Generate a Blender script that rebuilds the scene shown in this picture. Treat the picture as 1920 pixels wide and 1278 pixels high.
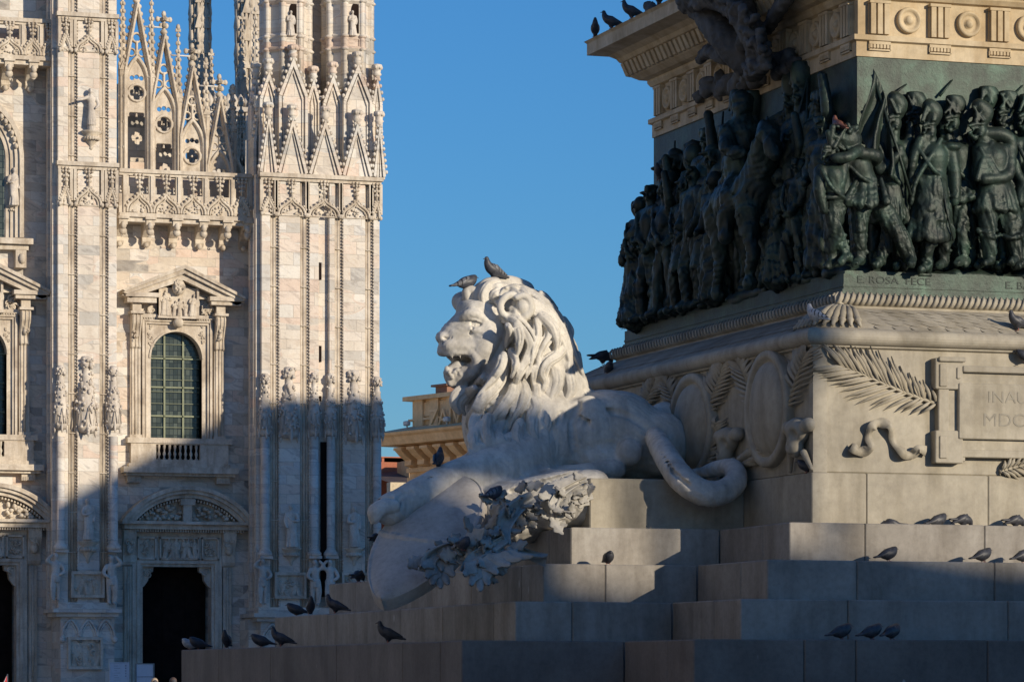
import bpy, bmesh, math, random
import numpy as np
from math import sin, cos, radians, pi, sqrt, atan2, hypot
from mathutils import Vector, Matrix, Euler

for o in list(bpy.data.objects):
    bpy.data.objects.remove(o, do_unlink=True)
SC = bpy.context.scene
COL = SC.collection

# ---------------------------------------------------------------- camera, sky, sun, exposure
FPX, YAW, HOR, EYE = 6800.0, radians(18.4), 1275.0, 1.7      # focal length in photo pixels, heading, horizon row, eye height
cam = bpy.data.cameras.new('camera'); camo = bpy.data.objects.new('camera', cam); COL.objects.link(camo)
cam.sensor_width = 36.0; cam.lens = FPX / 1920 * 36.0
cam.shift_y = (HOR - 639) / 1920.0
cam.clip_start = 0.5; cam.clip_end = 4000
camo.location = (0, 0, EYE); camo.rotation_euler = (pi / 2, 0, -YAW)
SC.camera = camo

SUN_AZ, SUN_EL = radians(31.0), radians(14.5)                # azimuth from -Y towards +X
TOSUN = Vector((sin(SUN_AZ) * cos(SUN_EL), -cos(SUN_AZ) * cos(SUN_EL), sin(SUN_EL)))
world = bpy.data.worlds.new('World'); SC.world = world; world.use_nodes = True
wn = world.node_tree.nodes; wl = world.node_tree.links
sky = wn.new('ShaderNodeTexSky'); sky.sky_type = 'NISHITA'; sky.sun_disc = False
sky.sun_elevation = SUN_EL; sky.sun_rotation = atan2(TOSUN.x, TOSUN.y)
sky.altitude = 100; sky.air_density = 1.28; sky.dust_density = 0.0; sky.ozone_density = 10.0
wl.new(sky.outputs[0], wn['Background'].inputs[0]); wn['Background'].inputs[1].default_value = 0.10
sun = bpy.data.lights.new('sun', 'SUN'); suno = bpy.data.objects.new('sun', sun); COL.objects.link(suno)
sun.energy = 3.65; sun.angle = radians(0.5); sun.color = (1.0, 0.87, 0.68)
suno.rotation_euler = TOSUN.to_track_quat('Z', 'Y').to_euler(); suno.location = (0, -50, 80)
SC.view_settings.view_transform = 'Standard'; SC.view_settings.look = 'None'
SC.view_settings.exposure = 0.36; SC.view_settings.gamma = 1.0

# ---------------------------------------------------------------- helpers: where a photo point lies on a real plane
_s, _c = sin(YAW), cos(YAW)
def _ray(px):
    u = (px - 960) / FPX
    return _s + u * _c, _c - u * _s
def onY(px, py, Y):
    x, y = _ray(px); d = Y / y
    return x * d, Y, EYE + (HOR - py) / FPX * d
def onX(px, py, X):
    x, y = _ray(px); d = X / x
    return X, y * d, EYE + (HOR - py) / FPX * d
def xz(px, py, Y):
    p = onY(px, py, Y); return p[0], p[2]
def px_of(X, Y, Z):
    d = X * _s + Y * _c
    return 960 + FPX * (X * _c - Y * _s) / d, HOR - FPX * (Z - EYE) / d

# ---------------------------------------------------------------- helpers: objects
def tag(o, label=None, cat=None, group=None, kind=None):
    if label: o['label'] = label
    if cat: o['category'] = cat
    if group: o['group'] = group
    if kind: o['kind'] = kind
    return o
def thing(name, label, cat, loc=(0, 0, 0), group=None):
    o = bpy.data.objects.new(name, None); COL.objects.link(o); o.location = loc
    o.empty_display_size = 0.2
    return tag(o, label, cat, group)
def root_loc(p):
    v = Vector((0, 0, 0))
    while p is not None:
        v += p.location; p = p.parent
    return v
def copy_tree(o, parent=None):
    c = o.copy(); COL.objects.link(c); c.parent = parent
    for ch in o.children: copy_tree(ch, c)
    return c

class M:
    """collects faces of one part"""
    def __init__(s): s.v = []; s.f = []; s.sm = []; s.fix = True
    def add(s, v, f, smooth=False):
        n = len(s.v); s.v.extend([tuple(p) for p in v])
        s.f.extend([tuple(i + n for i in q) for q in f]); s.sm.extend([smooth] * len(f)); return s
    def box(s, x0, x1, y0, y1, z0, z1):
        if x0 > x1: x0, x1 = x1, x0
        if y0 > y1: y0, y1 = y1, y0
        if z0 > z1: z0, z1 = z1, z0
        return s.add([(x0, y0, z0), (x1, y0, z0), (x1, y1, z0), (x0, y1, z0), (x0, y0, z1), (x1, y0, z1), (x1, y1, z1), (x0, y1, z1)],
                     [(3, 2, 1, 0), (4, 5, 6, 7), (0, 1, 5, 4), (1, 2, 6, 5), (2, 3, 7, 6), (3, 0, 4, 7)])
    def cbox(s, x0, x1, y0, y1, z0, z1, b=0.02):
        """box with chamfered edges"""
        if x0 > x1: x0, x1 = x1, x0
        if y0 > y1: y0, y1 = y1, y0
        if z0 > z1: z0, z1 = z1, z0
        b = min(b, (x1 - x0) / 3, (y1 - y0) / 3, (z1 - z0) / 3)
        vs = []
        for (z, i) in ((z0, b), (z0 + b, 0), (z1 - b, 0), (z1, b)):
            xa, xb, ya, yb = x0 + i, x1 - i, y0 + i, y1 - i; k = b if i == 0 else 0.0
            k = b
            vs += [(xa + k, ya, z), (xb - k, ya, z), (xb, ya + k, z), (xb, yb - k, z), (xb - k, yb, z), (xa + k, yb, z), (xa, yb - k, z), (xa, ya + k, z)]
        fs = [tuple(range(7, -1, -1)), tuple(range(24, 32))]
        for r in range(3):
            for i in range(8):
                j = (i + 1) % 8
                fs.append((r * 8 + i, r * 8 + j, r * 8 + 8 + j, r * 8 + 8 + i))
        return s.add(vs, fs)
    def prism(s, poly, y0, y1, axis='y', smooth=False):
        """polygon in (x,z) swept along y (axis 'y'), or in (y,z) swept along x (axis 'x'), or (x,y) along z"""
        n = len(poly)
        A = sum(poly[i][0] * poly[(i + 1) % n][1] - poly[(i + 1) % n][0] * poly[i][1] for i in range(n))
        if A < 0: poly = poly[::-1]
        if axis == 'y': vs = [(p[0], y0, p[1]) for p in poly] + [(p[0], y1, p[1]) for p in poly]; flip = y1 < y0
        elif axis == 'x': vs = [(y0, p[0], p[1]) for p in poly] + [(y1, p[0], p[1]) for p in poly]; flip = y1 > y0
        else: vs = [(p[0], p[1], y0) for p in poly] + [(p[0], p[1], y1) for p in poly]; flip = y1 > y0
        fs = [tuple(range(n)), tuple(range(2 * n - 1, n - 1, -1))] + [(i, i + n, (i + 1) % n + n, (i + 1) % n) for i in range(n)]
        if flip: fs = [f[::-1] for f in fs]
        return s.add(vs, fs, smooth)
    def ring(s, outer, inner, y0, y1):
        """band between two equally long open polylines in (x,z), swept from y0 (front) to y1 (back)"""
        n = len(outer); vs = []
        for y in (y0, y1):
            vs += [(p[0], y, p[1]) for p in outer] + [(p[0], y, p[1]) for p in inner]
        fs = []
        for i in range(n - 1):
            a, b, c, d = i, i + 1, n + i + 1, n + i; e = 2 * n
            fs += [(a, b, c, d), (a + e, d + e, c + e, b + e), (a, a + e, b + e, b), (d, c, c + e, d + e)]
        fs += [(0, n, n + 2 * n, 2 * n), (n - 1, n - 1 + 2 * n, 2 * n - 1 + 2 * n, 2 * n - 1)]
        return s.add(vs, fs)
    def tube(s, pts, r, n=6, closed=False, squash=1.0, cap=True):
        P = [Vector(p) for p in pts]; m = len(P)
        R = r if isinstance(r, (list, tuple)) else [r] * m
        vs, fs = [], []
        for i in range(m):
            t = (P[(i + 1) % m] - P[i - 1]) if closed else (P[min(i + 1, m - 1)] - P[max(i - 1, 0)])
            t = t.normalized() if t.length > 1e-9 else Vector((0, 0, 1))
            ref = Vector((0, 1, 0)) if abs(t.y) < 0.9 else Vector((1, 0, 0))
            a = t.cross(ref).normalized(); b = a.cross(t)
            for k in range(n):
                w = 2 * pi * k / n
                vs.append(P[i] + a * (cos(w) * R[i]) + b * (sin(w) * R[i] * squash))
        for i in range(m if closed else m - 1):
            j = (i + 1) % m
            for k in range(n):
                l = (k + 1) % n
                fs.append((i * n + k, j * n + k, j * n + l, i * n + l))
        if not closed and cap:
            fs += [tuple(range(n)), tuple(range(m * n - 1, m * n - n - 1, -1))]
        return s.add(vs, fs, True)
    def lathe(s, c, prof, n=12, mod=None, smooth=True, ph=0.0):
        """prof: list of (radius, z); mod(angle, z) scales the radius"""
        vs, fs = [], []; m = len(prof)
        for (r, z) in prof:
            for k in range(n):
                w = 2 * pi * k / n + ph; q = r * (mod(w, z) if mod else 1)
                vs.append((c[0] + q * cos(w), c[1] + q * sin(w), c[2] + z))
        for i in range(m - 1):
            for k in range(n):
                l = (k + 1) % n
                fs.append((i * n + k, i * n + l, i * n + n + l, i * n + n + k))
        fs += [tuple(range(n - 1, -1, -1)), tuple(range(m * n - n, m * n))]
        return s.add(vs, fs, smooth)
    def blob(s, c, rx, ry, rz, n=7, m=5):
        vs = [(c[0], c[1], c[2] - rz)]; fs = []
        for i in range(1, m):
            w = -pi / 2 + pi * i / m
            for k in range(n):
                t = 2 * pi * k / n
                vs.append((c[0] + rx * cos(w) * cos(t), c[1] + ry * cos(w) * sin(t), c[2] + rz * sin(w)))
        vs.append((c[0], c[1], c[2] + rz)); top = len(vs) - 1
        for k in range(n):
            l = (k + 1) % n
            fs.append((0, 1 + l, 1 + k)); fs.append((top, top - n + k, top - n + l))
            for i in range(m - 2):
                a = 1 + i * n
                fs.append((a + k, a + l, a + n + l, a + n + k))
        return s.add(vs, fs, True)
    def xf(s, fn):
        s.v = [tuple(fn(p)) for p in s.v]; return s
    def obj(s, name, mat, parent=None, label=None):
        me = bpy.data.meshes.new(name); L = root_loc(parent)
        me.from_pydata([(p[0] - L.x, p[1] - L.y, p[2] - L.z) for p in s.v], [], s.f)
        me.polygons.foreach_set('use_smooth', s.sm); me.materials.append(mat)
        if s.fix:
            bm = bmesh.new(); bm.from_mesh(me); bmesh.ops.recalc_face_normals(bm, faces=bm.faces); bm.to_mesh(me); bm.free()
        me.update()
        o = bpy.data.objects.new(name, me); COL.objects.link(o); o.parent = parent
        if label: o['label'] = label
        return o

def soft(o, w=0.01, seg=1):
    b = o.modifiers.new('bevel', 'BEVEL'); b.width = w; b.segments = seg; b.limit_method = 'ANGLE'; b.angle_limit = radians(35)
    return o

def spline(pts, n=6):
    """Catmull-Rom through the points; each point any length tuple"""
    P = np.array(pts, float); out = []
    for i in range(len(P) - 1):
        p0 = P[max(i - 1, 0)]; p1 = P[i]; p2 = P[i + 1]; p3 = P[min(i + 2, len(P) - 1)]
        for k in range(n):
            t = k / n
            out.append(0.5 * ((2 * p1) + (p2 - p0) * t + (2 * p0 - 5 * p1 + 4 * p2 - p3) * t * t + (3 * p1 - p0 - 3 * p2 + p3) * t ** 3))
    out.append(P[-1]); return np.array(out)

# ---------------------------------------------------------------- helpers: sculpting by signed distances
class Clay:
    def __init__(s, lo, hi, h):
        s.lo = np.array(lo, np.float32); s.h = h
        n = np.ceil((np.array(hi) - np.array(lo)) / h).astype(int) + 1
        s.n = n; s.D = np.full(n, 9.0, np.float32)
        s.ax = [s.lo[i] + h * np.arange(n[i], dtype=np.float32) for i in range(3)]
    def sub(s, lo, hi):
        sl = []
        for i in range(3):
            a = max(0, int(math.floor((lo[i] - s.lo[i]) / s.h))); b = min(s.n[i], int(math.ceil((hi[i] - s.lo[i]) / s.h)) + 1)
            if b <= a: return None
            sl.append(slice(a, b))
        sl = tuple(sl)
        return sl, s.ax[0][sl[0]][:, None, None], s.ax[1][sl[1]][None, :, None], s.ax[2][sl[2]][None, None, :]
    def put(s, sl, d, k, cut=False):
        a = s.D[sl]
        if cut:
            d = -d; e = np.maximum(k - np.abs(a - d), 0) / max(k, 1e-6)
            s.D[sl] = np.maximum(a, d) + e * e * k / 4
        else:
            e = np.maximum(k - np.abs(a - d), 0) / max(k, 1e-6)
            s.D[sl] = np.minimum(a, d) - e * e * k / 4
    def ell(s, c, r, k=0.05, rot=None, cut=False):
        R = max(r) + k + 3 * s.h
        q = s.sub([c[i] - R for i in range(3)], [c[i] + R for i in range(3)])
        if q is None: return s
        sl, X, Y, Z = q; X = X - c[0]; Y = Y - c[1]; Z = Z - c[2]
        if rot is not None:
            m = np.array(rot.to_matrix().transposed(), np.float32)
            X, Y, Z = m[0, 0] * X + m[0, 1] * Y + m[0, 2] * Z, m[1, 0] * X + m[1, 1] * Y + m[1, 2] * Z, m[2, 0] * X + m[2, 1] * Y + m[2, 2] * Z
        k0 = np.sqrt((X / r[0]) ** 2 + (Y / r[1]) ** 2 + (Z / r[2]) ** 2)
        k1 = np.sqrt((X / r[0] ** 2) ** 2 + (Y / r[1] ** 2) ** 2 + (Z / r[2] ** 2) ** 2)
        s.put(sl, np.where(k1 > 1e-6, k0 * (k0 - 1) / np.maximum(k1, 1e-6), -min(r)), k, cut); return s
    def bar(s, a, b, ra, rb, k=0.03, cut=False):
        R = max(ra, rb) + k + 3 * s.h
        q = s.sub([min(a[i], b[i]) - R for i in range(3)], [max(a[i], b[i]) + R for i in range(3)])
        if q is None: return s
        sl, X, Y, Z = q
        A = np.array(a, np.float32); B = np.array(b, np.float32) - A; L = float(B @ B) + 1e-9
        X = X - A[0]; Y = Y - A[1]; Z = Z - A[2]
        t = np.clip((X * B[0] + Y * B[1] + Z * B[2]) / L, 0, 1)
        d = np.sqrt((X - t * B[0]) ** 2 + (Y - t * B[1]) ** 2 + (Z - t * B[2]) ** 2) - (ra + (rb - ra) * t)
        s.put(sl, d, k, cut); return s
    def chain(s, pts, k=0.03, n=5, cut=False):
        """pts: (x,y,z,r)"""
        P = spline(pts, n)
        for i in range(len(P) - 1):
            s.bar(P[i][:3], P[i + 1][:3], max(P[i][3], .004), max(P[i + 1][3], .004), k, cut)
        return s
    def crumple(s, amp, wl, seed=0, squash=0.35, z_max=None, n=6):
        """cut irregular folds and chisel dents into the surface; wl is the fold width, squash < 1 makes folds run upright"""
        rnd = np.random.RandomState(seed); X = s.ax[0][:, None, None]; Y = s.ax[1][None, :, None]; Z = s.ax[2][None, None, :]
        wx = (wl * .8 * np.sin(Z * 2.1 / wl * squash + 1.3 + X * .9 / wl)).astype(np.float32); out = np.zeros(s.D.shape, np.float32)
        for i in range(n):
            k = rnd.normal(size=3); k[2] *= squash; k /= np.linalg.norm(k); f = 2 * pi / (wl * rnd.uniform(.6, 1.7)); ph = rnd.uniform(0, 6)
            v = np.sin((k[0] * (X + wx) + k[1] * (Y + .6 * wx) + k[2] * Z) * f + ph)
            out += (1 - 2 * np.abs(v)) if i % 2 else v
        out *= amp / sqrt(n)
        if z_max is not None: out *= np.clip((z_max - Z) / (2 * wl), .15, 1)
        s.D += out.astype(np.float32); return s
    def front(s, x, z, y_dir=1):
        """first solid y met when looking along +y at this x,z (None if nothing)"""
        i = int(round((x - s.lo[0]) / s.h)); k = int(round((z - s.lo[2]) / s.h))
        if not (0 <= i < s.n[0] and 0 <= k < s.n[2]): return None
        w = np.nonzero(s.D[i, :, k] < 0)[0]
        if len(w) == 0: return None
        return float(s.ax[1][w[0] if y_dir > 0 else w[-1]])
    def net(s):
        D = s.D; D[0], D[-1] = np.maximum(D[0], .01), np.maximum(D[-1], .01)
        D[:, 0], D[:, -1] = np.maximum(D[:, 0], .01), np.maximum(D[:, -1], .01)
        D[:, :, 0], D[:, :, -1] = np.maximum(D[:, :, 0], .01), np.maximum(D[:, :, -1], .01)
        n = s.n; S = D < 0
        def cn(A, c): return A[c[0]:n[0] - 1 + c[0], c[1]:n[1] - 1 + c[1], c[2]:n[2] - 1 + c[2]]
        cs = [(a, b, c) for a in (0, 1) for b in (0, 1) for c in (0, 1)]
        cnt = sum(cn(S, c).astype(np.int8) for c in cs)
        act = (cnt > 0) & (cnt < 8); ai = np.argwhere(act)
        idx = np.full(act.shape, -1, np.int64); idx[act] = np.arange(len(ai))
        acc = np.zeros((len(ai), 3), np.float32); num = np.zeros(len(ai), np.float32)
        I, J, K = ai.T
        for c in cs:
            for ax in range(3):
                if c[ax]: continue
                e = list(c); e[ax] = 1
                a = D[I + c[0], J + c[1], K + c[2]]; b = D[I + e[0], J + e[1], K + e[2]]
                x = (a < 0) != (b < 0)
                t = np.where(x, a / np.where(x, a - b, 1), 0)
                for m in range(3):
                    acc[:, m] += np.where(x, (t if m == ax else c[m]), 0)
                num += x
        V = s.lo + s.h * (ai + acc / num[:, None])
        Q = []
        for ax in range(3):
            u, v = (ax + 1) % 3, (ax + 2) % 3
            A = [slice(None)] * 3; B = [slice(None)] * 3
            A[ax] = slice(0, n[ax] - 1); B[ax] = slice(1, n[ax])
            x = S[tuple(A)] != S[tuple(B)]
            w = np.argwhere(x); w = w[(w[:, u] > 0) & (w[:, v] > 0) & (w[:, u] < n[u] - 1) & (w[:, v] < n[v] - 1)]
            ins = S[tuple(w.T)]
            o = np.zeros((4, len(w), 3), int) + w
            o[0][:, u] -= 1; o[0][:, v] -= 1; o[1][:, v] -= 1; o[3][:, u] -= 1
            q = np.stack([idx[tuple(o[m].T)] for m in range(4)], 1)
            q[~ins] = q[~ins][:, ::-1]; Q.append(q)
        Q = np.concatenate(Q); return V, Q[(Q >= 0).all(1)]

def quads(name, V, Q, mat, parent=None, label=None, smooth_iter=0):
    me = bpy.data.meshes.new(name); L = np.array(root_loc(parent)); V = V - L
    for _ in range(smooth_iter):
        acc = np.zeros_like(V); w = np.zeros(len(V))
        for i in range(4):
            a, b = Q[:, i], Q[:, (i + 1) % 4]
            np.add.at(acc, a, V[b]); np.add.at(acc, b, V[a]); np.add.at(w, a, 1); np.add.at(w, b, 1)
        V = V * .5 + .5 * acc / np.maximum(w, 1)[:, None]
    me.vertices.add(len(V)); me.vertices.foreach_set('co', V.astype(np.float32).ravel())
    me.loops.add(len(Q) * 4); me.loops.foreach_set('vertex_index', Q.ravel().astype(np.int32))
    me.polygons.add(len(Q)); me.polygons.foreach_set('loop_start', np.arange(0, len(Q) * 4, 4, dtype=np.int32))
    me.polygons.foreach_set('use_smooth', np.ones(len(Q), bool))
    me.materials.append(mat); me.update(); me.validate()
    o = bpy.data.objects.new(name, me); COL.objects.link(o); o.parent = parent
    if label: o['label'] = label
    return o

# ---------------------------------------------------------------- materials
def mat(name):
    m = bpy.data.materials.new(name); m.use_nodes = True
    return m, m.node_tree, m.node_tree.nodes['Principled BSDF']
def N(t, k, **kw):
    n = t.nodes.new(k)
    for a, b in kw.items():
        if a in n.inputs.keys() if not hasattr(n, a) else False: n.inputs[a].default_value = b
        else: setattr(n, a, b)
    return n
def pos(t, scale=(1, 1, 1), rot=(0, 0, 0), obj=False):
    if obj: src = t.nodes.new('ShaderNodeTexCoord').outputs['Object']
    else: src = t.nodes.new('ShaderNodeNewGeometry').outputs['Position']
    mp = t.nodes.new('ShaderNodeMapping'); mp.inputs['Scale'].default_value = scale; mp.inputs['Rotation'].default_value = rot
    t.links.new(src, mp.inputs['Vector']); return mp.outputs[0]
def noise(t, vec, scale, detail=4, rough=0.55, dist=0.0):
    n = t.nodes.new('ShaderNodeTexNoise'); n.inputs['Scale'].default_value = scale; n.inputs['Detail'].default_value = detail
    n.inputs['Roughness'].default_value = rough; n.inputs['Distortion'].default_value = dist
    t.links.new(vec, n.inputs['Vector']); return n.outputs['Fac']
def ramp(t, fac, stops, interp='LINEAR'):
    r = t.nodes.new('ShaderNodeValToRGB'); e = r.color_ramp.elements; r.color_ramp.interpolation = interp
    while len(e) < len(stops): e.new(0.5)
    for el, (p, c) in zip(e, stops):
        el.position = p; el.color = (*c, 1) if len(c) == 3 else c
    t.links.new(fac, r.inputs['Fac']); return r.outputs['Color']
def mix(t, fac, a, b, blend='MIX'):
    m = t.nodes.new('ShaderNodeMix'); m.data_type = 'RGBA'; m.blend_type = blend
    for sock, v in ((m.inputs['Factor'], fac), (m.inputs[6], a), (m.inputs[7], b)):
        if isinstance(v, (int, float)): sock.default_value = v
        elif isinstance(v, tuple): sock.default_value = (*v, 1)
        else: t.links.new(v, sock)
    return m.outputs[2]
def g(v): return (v, v, v)
def bump(t, b, h, strength, dist, prev=None):
    n = t.nodes.new('ShaderNodeBump'); n.inputs['Strength'].default_value = strength; n.inputs['Distance'].default_value = dist
    t.links.new(h, n.inputs['Height'])
    if prev is not None: t.links.new(prev, n.inputs['Normal'])
    t.links.new(n.outputs[0], b.inputs['Normal']); return n.outputs[0]
def sepz(t, vec):
    s = t.nodes.new('ShaderNodeSeparateXYZ'); t.links.new(vec, s.inputs[0]); return s.outputs
def comb(t, x, y, z=0.0):
    c = t.nodes.new('ShaderNodeCombineXYZ')
    for i, v in enumerate((x, y, z)):
        if isinstance(v, (int, float)): c.inputs[i].default_value = v
        else: t.links.new(v, c.inputs[i])
    return c.outputs[0]
def mth(t, op, a, b=0.0):
    m = t.nodes.new('ShaderNodeMath'); m.operation = op
    for i, v in enumerate((a, b)):
        if isinstance(v, (int, float)): m.inputs[i].default_value = v
        else: t.links.new(v, m.inputs[i])
    return m.outputs[0]

def block_marble(name, bw, bh, tints, veins=0.5, mortar=0.012, dark=1.0):
    """coursed marble blocks, each with its own tint and slanting veins"""
    m, t, b = mat(name)
    P = pos(t); o = sepz(t, P); u = mth(t, 'ADD', o[0], o[1])
    warp = noise(t, P, 0.35, 2)
    uv = comb(t, u, o[2])
    br = t.nodes.new('ShaderNodeTexBrick'); t.links.new(uv, br.inputs['Vector'])
    br.inputs['Color1'].default_value = (0, 0, 0, 1); br.inputs['Color2'].default_value = (1, 1, 1, 1); br.inputs['Mortar'].default_value = (.4, .4, .4, 1)
    br.inputs['Scale'].default_value = 1; br.inputs['Mortar Size'].default_value = mortar; br.inputs['Mortar Smooth'].default_value = 0.3
    br.inputs['Brick Width'].default_value = bw; br.inputs['Row Height'].default_value = bh; br.offset = 0.42; br.squash = 1.45; br.squash_frequency = 3
    b2 = t.nodes.new('ShaderNodeTexBrick'); t.links.new(comb(t, mth(t, 'ADD', u, 3.7), mth(t, 'ADD', o[2], .13)), b2.inputs['Vector'])
    for k_, v_ in (('Color1', (0, 0, 0, 1)), ('Color2', (1, 1, 1, 1)), ('Mortar', (.4, .4, .4, 1))): b2.inputs[k_].default_value = v_
    b2.inputs['Scale'].default_value = 1; b2.inputs['Mortar Size'].default_value = mortar * .7; b2.inputs['Brick Width'].default_value = bw * .62; b2.inputs['Row Height'].default_value = bh * .74; b2.offset = .37; b2.squash = 1.8; b2.squash_frequency = 2
    msk = ramp(t, noise(t, pos(t, (.5, .5, 1)), .55, 2), [(.49, g(0)), (.51, g(1))])
    bc_ = mix(t, msk, br.outputs['Color'], b2.outputs['Color']); bf_ = mix(t, msk, br.outputs['Fac'], b2.outputs['Fac'])
    base = ramp(t, bc_, tints)
    # veins: slanting, broken from block to block
    shift = mth(t, 'MULTIPLY', bc_, 7.0)
    v2 = comb(t, mth(t, 'ADD', mth(t, 'MULTIPLY', u, 1.0), shift), mth(t, 'ADD', mth(t, 'MULTIPLY', o[2], 2.6), mth(t, 'MULTIPLY', u, 0.9)), shift)
    vn = noise(t, v2, 1.3, 6, 0.62, 0.9)
    vein = ramp(t, vn, [(0.36, (.62, .60, .60)), (0.47, (1, 1, 1)), (0.56, (1, .99, .97)), (0.66, (.86, .80, .75))])
    c1 = mix(t, veins, base, vein, 'MULTIPLY')
    # weathering
    w1 = noise(t, pos(t, (1, 1, .35)), 0.8, 5, 0.65)
    c2 = mix(t, 0.55, c1, ramp(t, w1, [(0.3, (.66, .62, .58)), (0.55, (1, 1, 1)), (.8, (1.06, 1.0, .93))]), 'MULTIPLY')
    fine = noise(t, P, 14, 4, 0.7)
    c3 = mix(t, 0.35, c2, ramp(t, fine, [(0.3, (.72, .70, .68)), (0.6, (1, 1, 1))]), 'MULTIPLY')
    c4 = mix(t, bf_, c3, mix(t, 0.45, c3, (.2, .18, .16)))
    if dark != 1.0: c4 = mix(t, 1.0, c4, g(dark), 'MULTIPLY')
    t.links.new(c4, b.inputs['Base Color']); b.inputs['Roughness'].default_value = 0.62; b.inputs['Specular IOR Level'].default_value = 0.3
    hh = mix(t, 0.25, mix(t, bf_, g(0.6), g(0.0)), fine)
    bump(t, b, hh, 0.5, 0.03); return m

def carved(name, tones, stain, scale=1.0, bumpd=0.02, streak=0.4, rough=0.7, fine_s=9.0, pits=True, island=0.0):
    """weathered carved stone: blotches, rain streaks, grain"""
    m, t, b = mat(name); P = pos(t)
    n1 = noise(t, P, 1.1 * scale, 6, 0.62, 0.4)
    c = ramp(t, n1, [(0.28, tones[0]), (0.5, tones[1]), (0.72, tones[2])])
    st = noise(t, pos(t, (1, 1, .16)), 3.2 * scale, 5, 0.6)
    c = mix(t, streak, c, ramp(t, st, [(0.36, stain), (0.56, (1, 1, 1))]), 'MULTIPLY')
    n2 = noise(t, P, fine_s * scale, 6, 0.72)
    c = mix(t, 0.5, c, ramp(t, n2, [(0.3, (.62, .6, .58)), (0.58, (1.03, 1.02, 1))]), 'MULTIPLY')
    if pits:
        v = t.nodes.new('ShaderNodeTexVoronoi'); v.inputs['Scale'].default_value = 26 * scale; t.links.new(P, v.inputs['Vector'])
        c = mix(t, 0.35, c, ramp(t, v.outputs['Distance'], [(0.02, (.5, .48, .46)), (0.12, (1, 1, 1))]), 'MULTIPLY')
    if island:
        ri = t.nodes.new('ShaderNodeNewGeometry').outputs['Random Per Island']; c = mix(t, 1.0, c, ramp(t, ri, [(0, g(1 - island)), (1, g(1 + island * .6))]), 'MULTIPLY')
        drop = t.nodes.new('ShaderNodeTexVoronoi'); drop.inputs['Scale'].default_value = 2.3; t.links.new(pos(t, (1, 1, .45)), drop.inputs['Vector'])
        c = mix(t, ramp(t, drop.outputs['Distance'], [(.03, g(.75)), (.07, g(0))]), c, (.55, .54, .5))
    big = noise(t, P, .45 * scale, 3, .6); c = mix(t, .5, c, ramp(t, big, [(.35, (.74, .72, .70)), (.6, (1.04, 1.03, 1.0))]), 'MULTIPLY')
    t.links.new(c, b.inputs['Base Color']); b.inputs['Roughness'].default_value = rough; b.inputs['Specular IOR Level'].default_value = 0.3
    h = mix(t, 0.4, n1, n2); bump(t, b, h, 0.55, bumpd); return m

def plain(name, col, rough=0.6, metal=0.0, var=0.25, scale=6.0, obj=False, bd=0.0):
    m, t, b = mat(name); P = pos(t, obj=obj)
    n = noise(t, P, scale, 5, 0.65)
    lo = tuple(x * (1 - var) for x in col); hi = tuple(min(1, x * (1 + var)) for x in col)
    t.links.new(ramp(t, n, [(0.3, lo), (0.7, hi)]), b.inputs['Base Color'])
    b.inputs['Roughness'].default_value = rough; b.inputs['Metallic'].default_value = metal
    if bd: bump(t, b, n, 0.5, bd)
    return m

TINTS = [(0.0, (.33, .305, .275)), (0.09, (.50, .46, .40)), (0.22, (.64, .555, .45)), (0.40, (.71, .635, .53)), (0.55, (.68, .53, .43)), (0.66, (.73, .675, .585)), (0.80, (.57, .55, .515)), (0.9, (.77, .73, .66)), (1.0, (.57, .46, .38))]
M_WALL = block_marble('cathedral_block_marble', 1.05, 0.46, TINTS, 0.75)
M_PIER = block_marble('pier_block_marble', 1.5, 0.52, [(0.0, (.52, .50, .46)), (.2, (.67, .595, .50)), (.45, (.74, .675, .58)), (.6, (.70, .565, .465)), (.75, (.78, .73, .645)), (.9, (.62, .60, .56)), (1, (.72, .63, .53))], 0.7, 0.010)
M_CARVE = carved('carved_cathedral_marble', ((.43, .365, .295), (.64, .565, .465), (.72, .655, .56)), (.54, .475, .40), 1.3, 0.03, 0.5)
M_CARVE2 = carved('pale_statue_marble', ((.46, .42, .37), (.64, .58, .51), (.72, .67, .60)), (.6, .56, .52), 1.6, 0.03, 0.4)
M_PEDES = carved('monument_stone', ((.29, .265, .215), (.39, .355, .285), (.47, .43, .345)), (.55, .52, .46), 0.8, 0.014, 0.55)
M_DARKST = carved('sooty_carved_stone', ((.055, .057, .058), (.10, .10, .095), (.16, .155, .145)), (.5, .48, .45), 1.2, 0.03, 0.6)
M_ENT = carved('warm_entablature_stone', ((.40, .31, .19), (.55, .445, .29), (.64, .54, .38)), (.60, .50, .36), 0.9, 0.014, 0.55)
M_STEP = carved('step_granite', ((.25, .23, .20), (.33, .305, .27), (.39, .365, .325)), (.55, .52, .48), 0.9, 0.010, 0.6, fine_s=14, island=.14)
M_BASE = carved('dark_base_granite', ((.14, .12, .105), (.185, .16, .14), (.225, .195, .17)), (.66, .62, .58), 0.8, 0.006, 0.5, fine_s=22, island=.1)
M_LION = carved('lion_marble', ((.47, .455, .43), (.68, .65, .59), (.74, .71, .645)), (.54, .53, .51), 1.1, 0.014, 0.62, fine_s=12)
M_WRE = carved('dark_garland_marble', ((.25, .24, .225), (.39, .375, .345), (.46, .445, .41)), (.55, .53, .5), 1.4, 0.02, 0.6)  # garland marble in a darker overall tone than the lion
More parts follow.
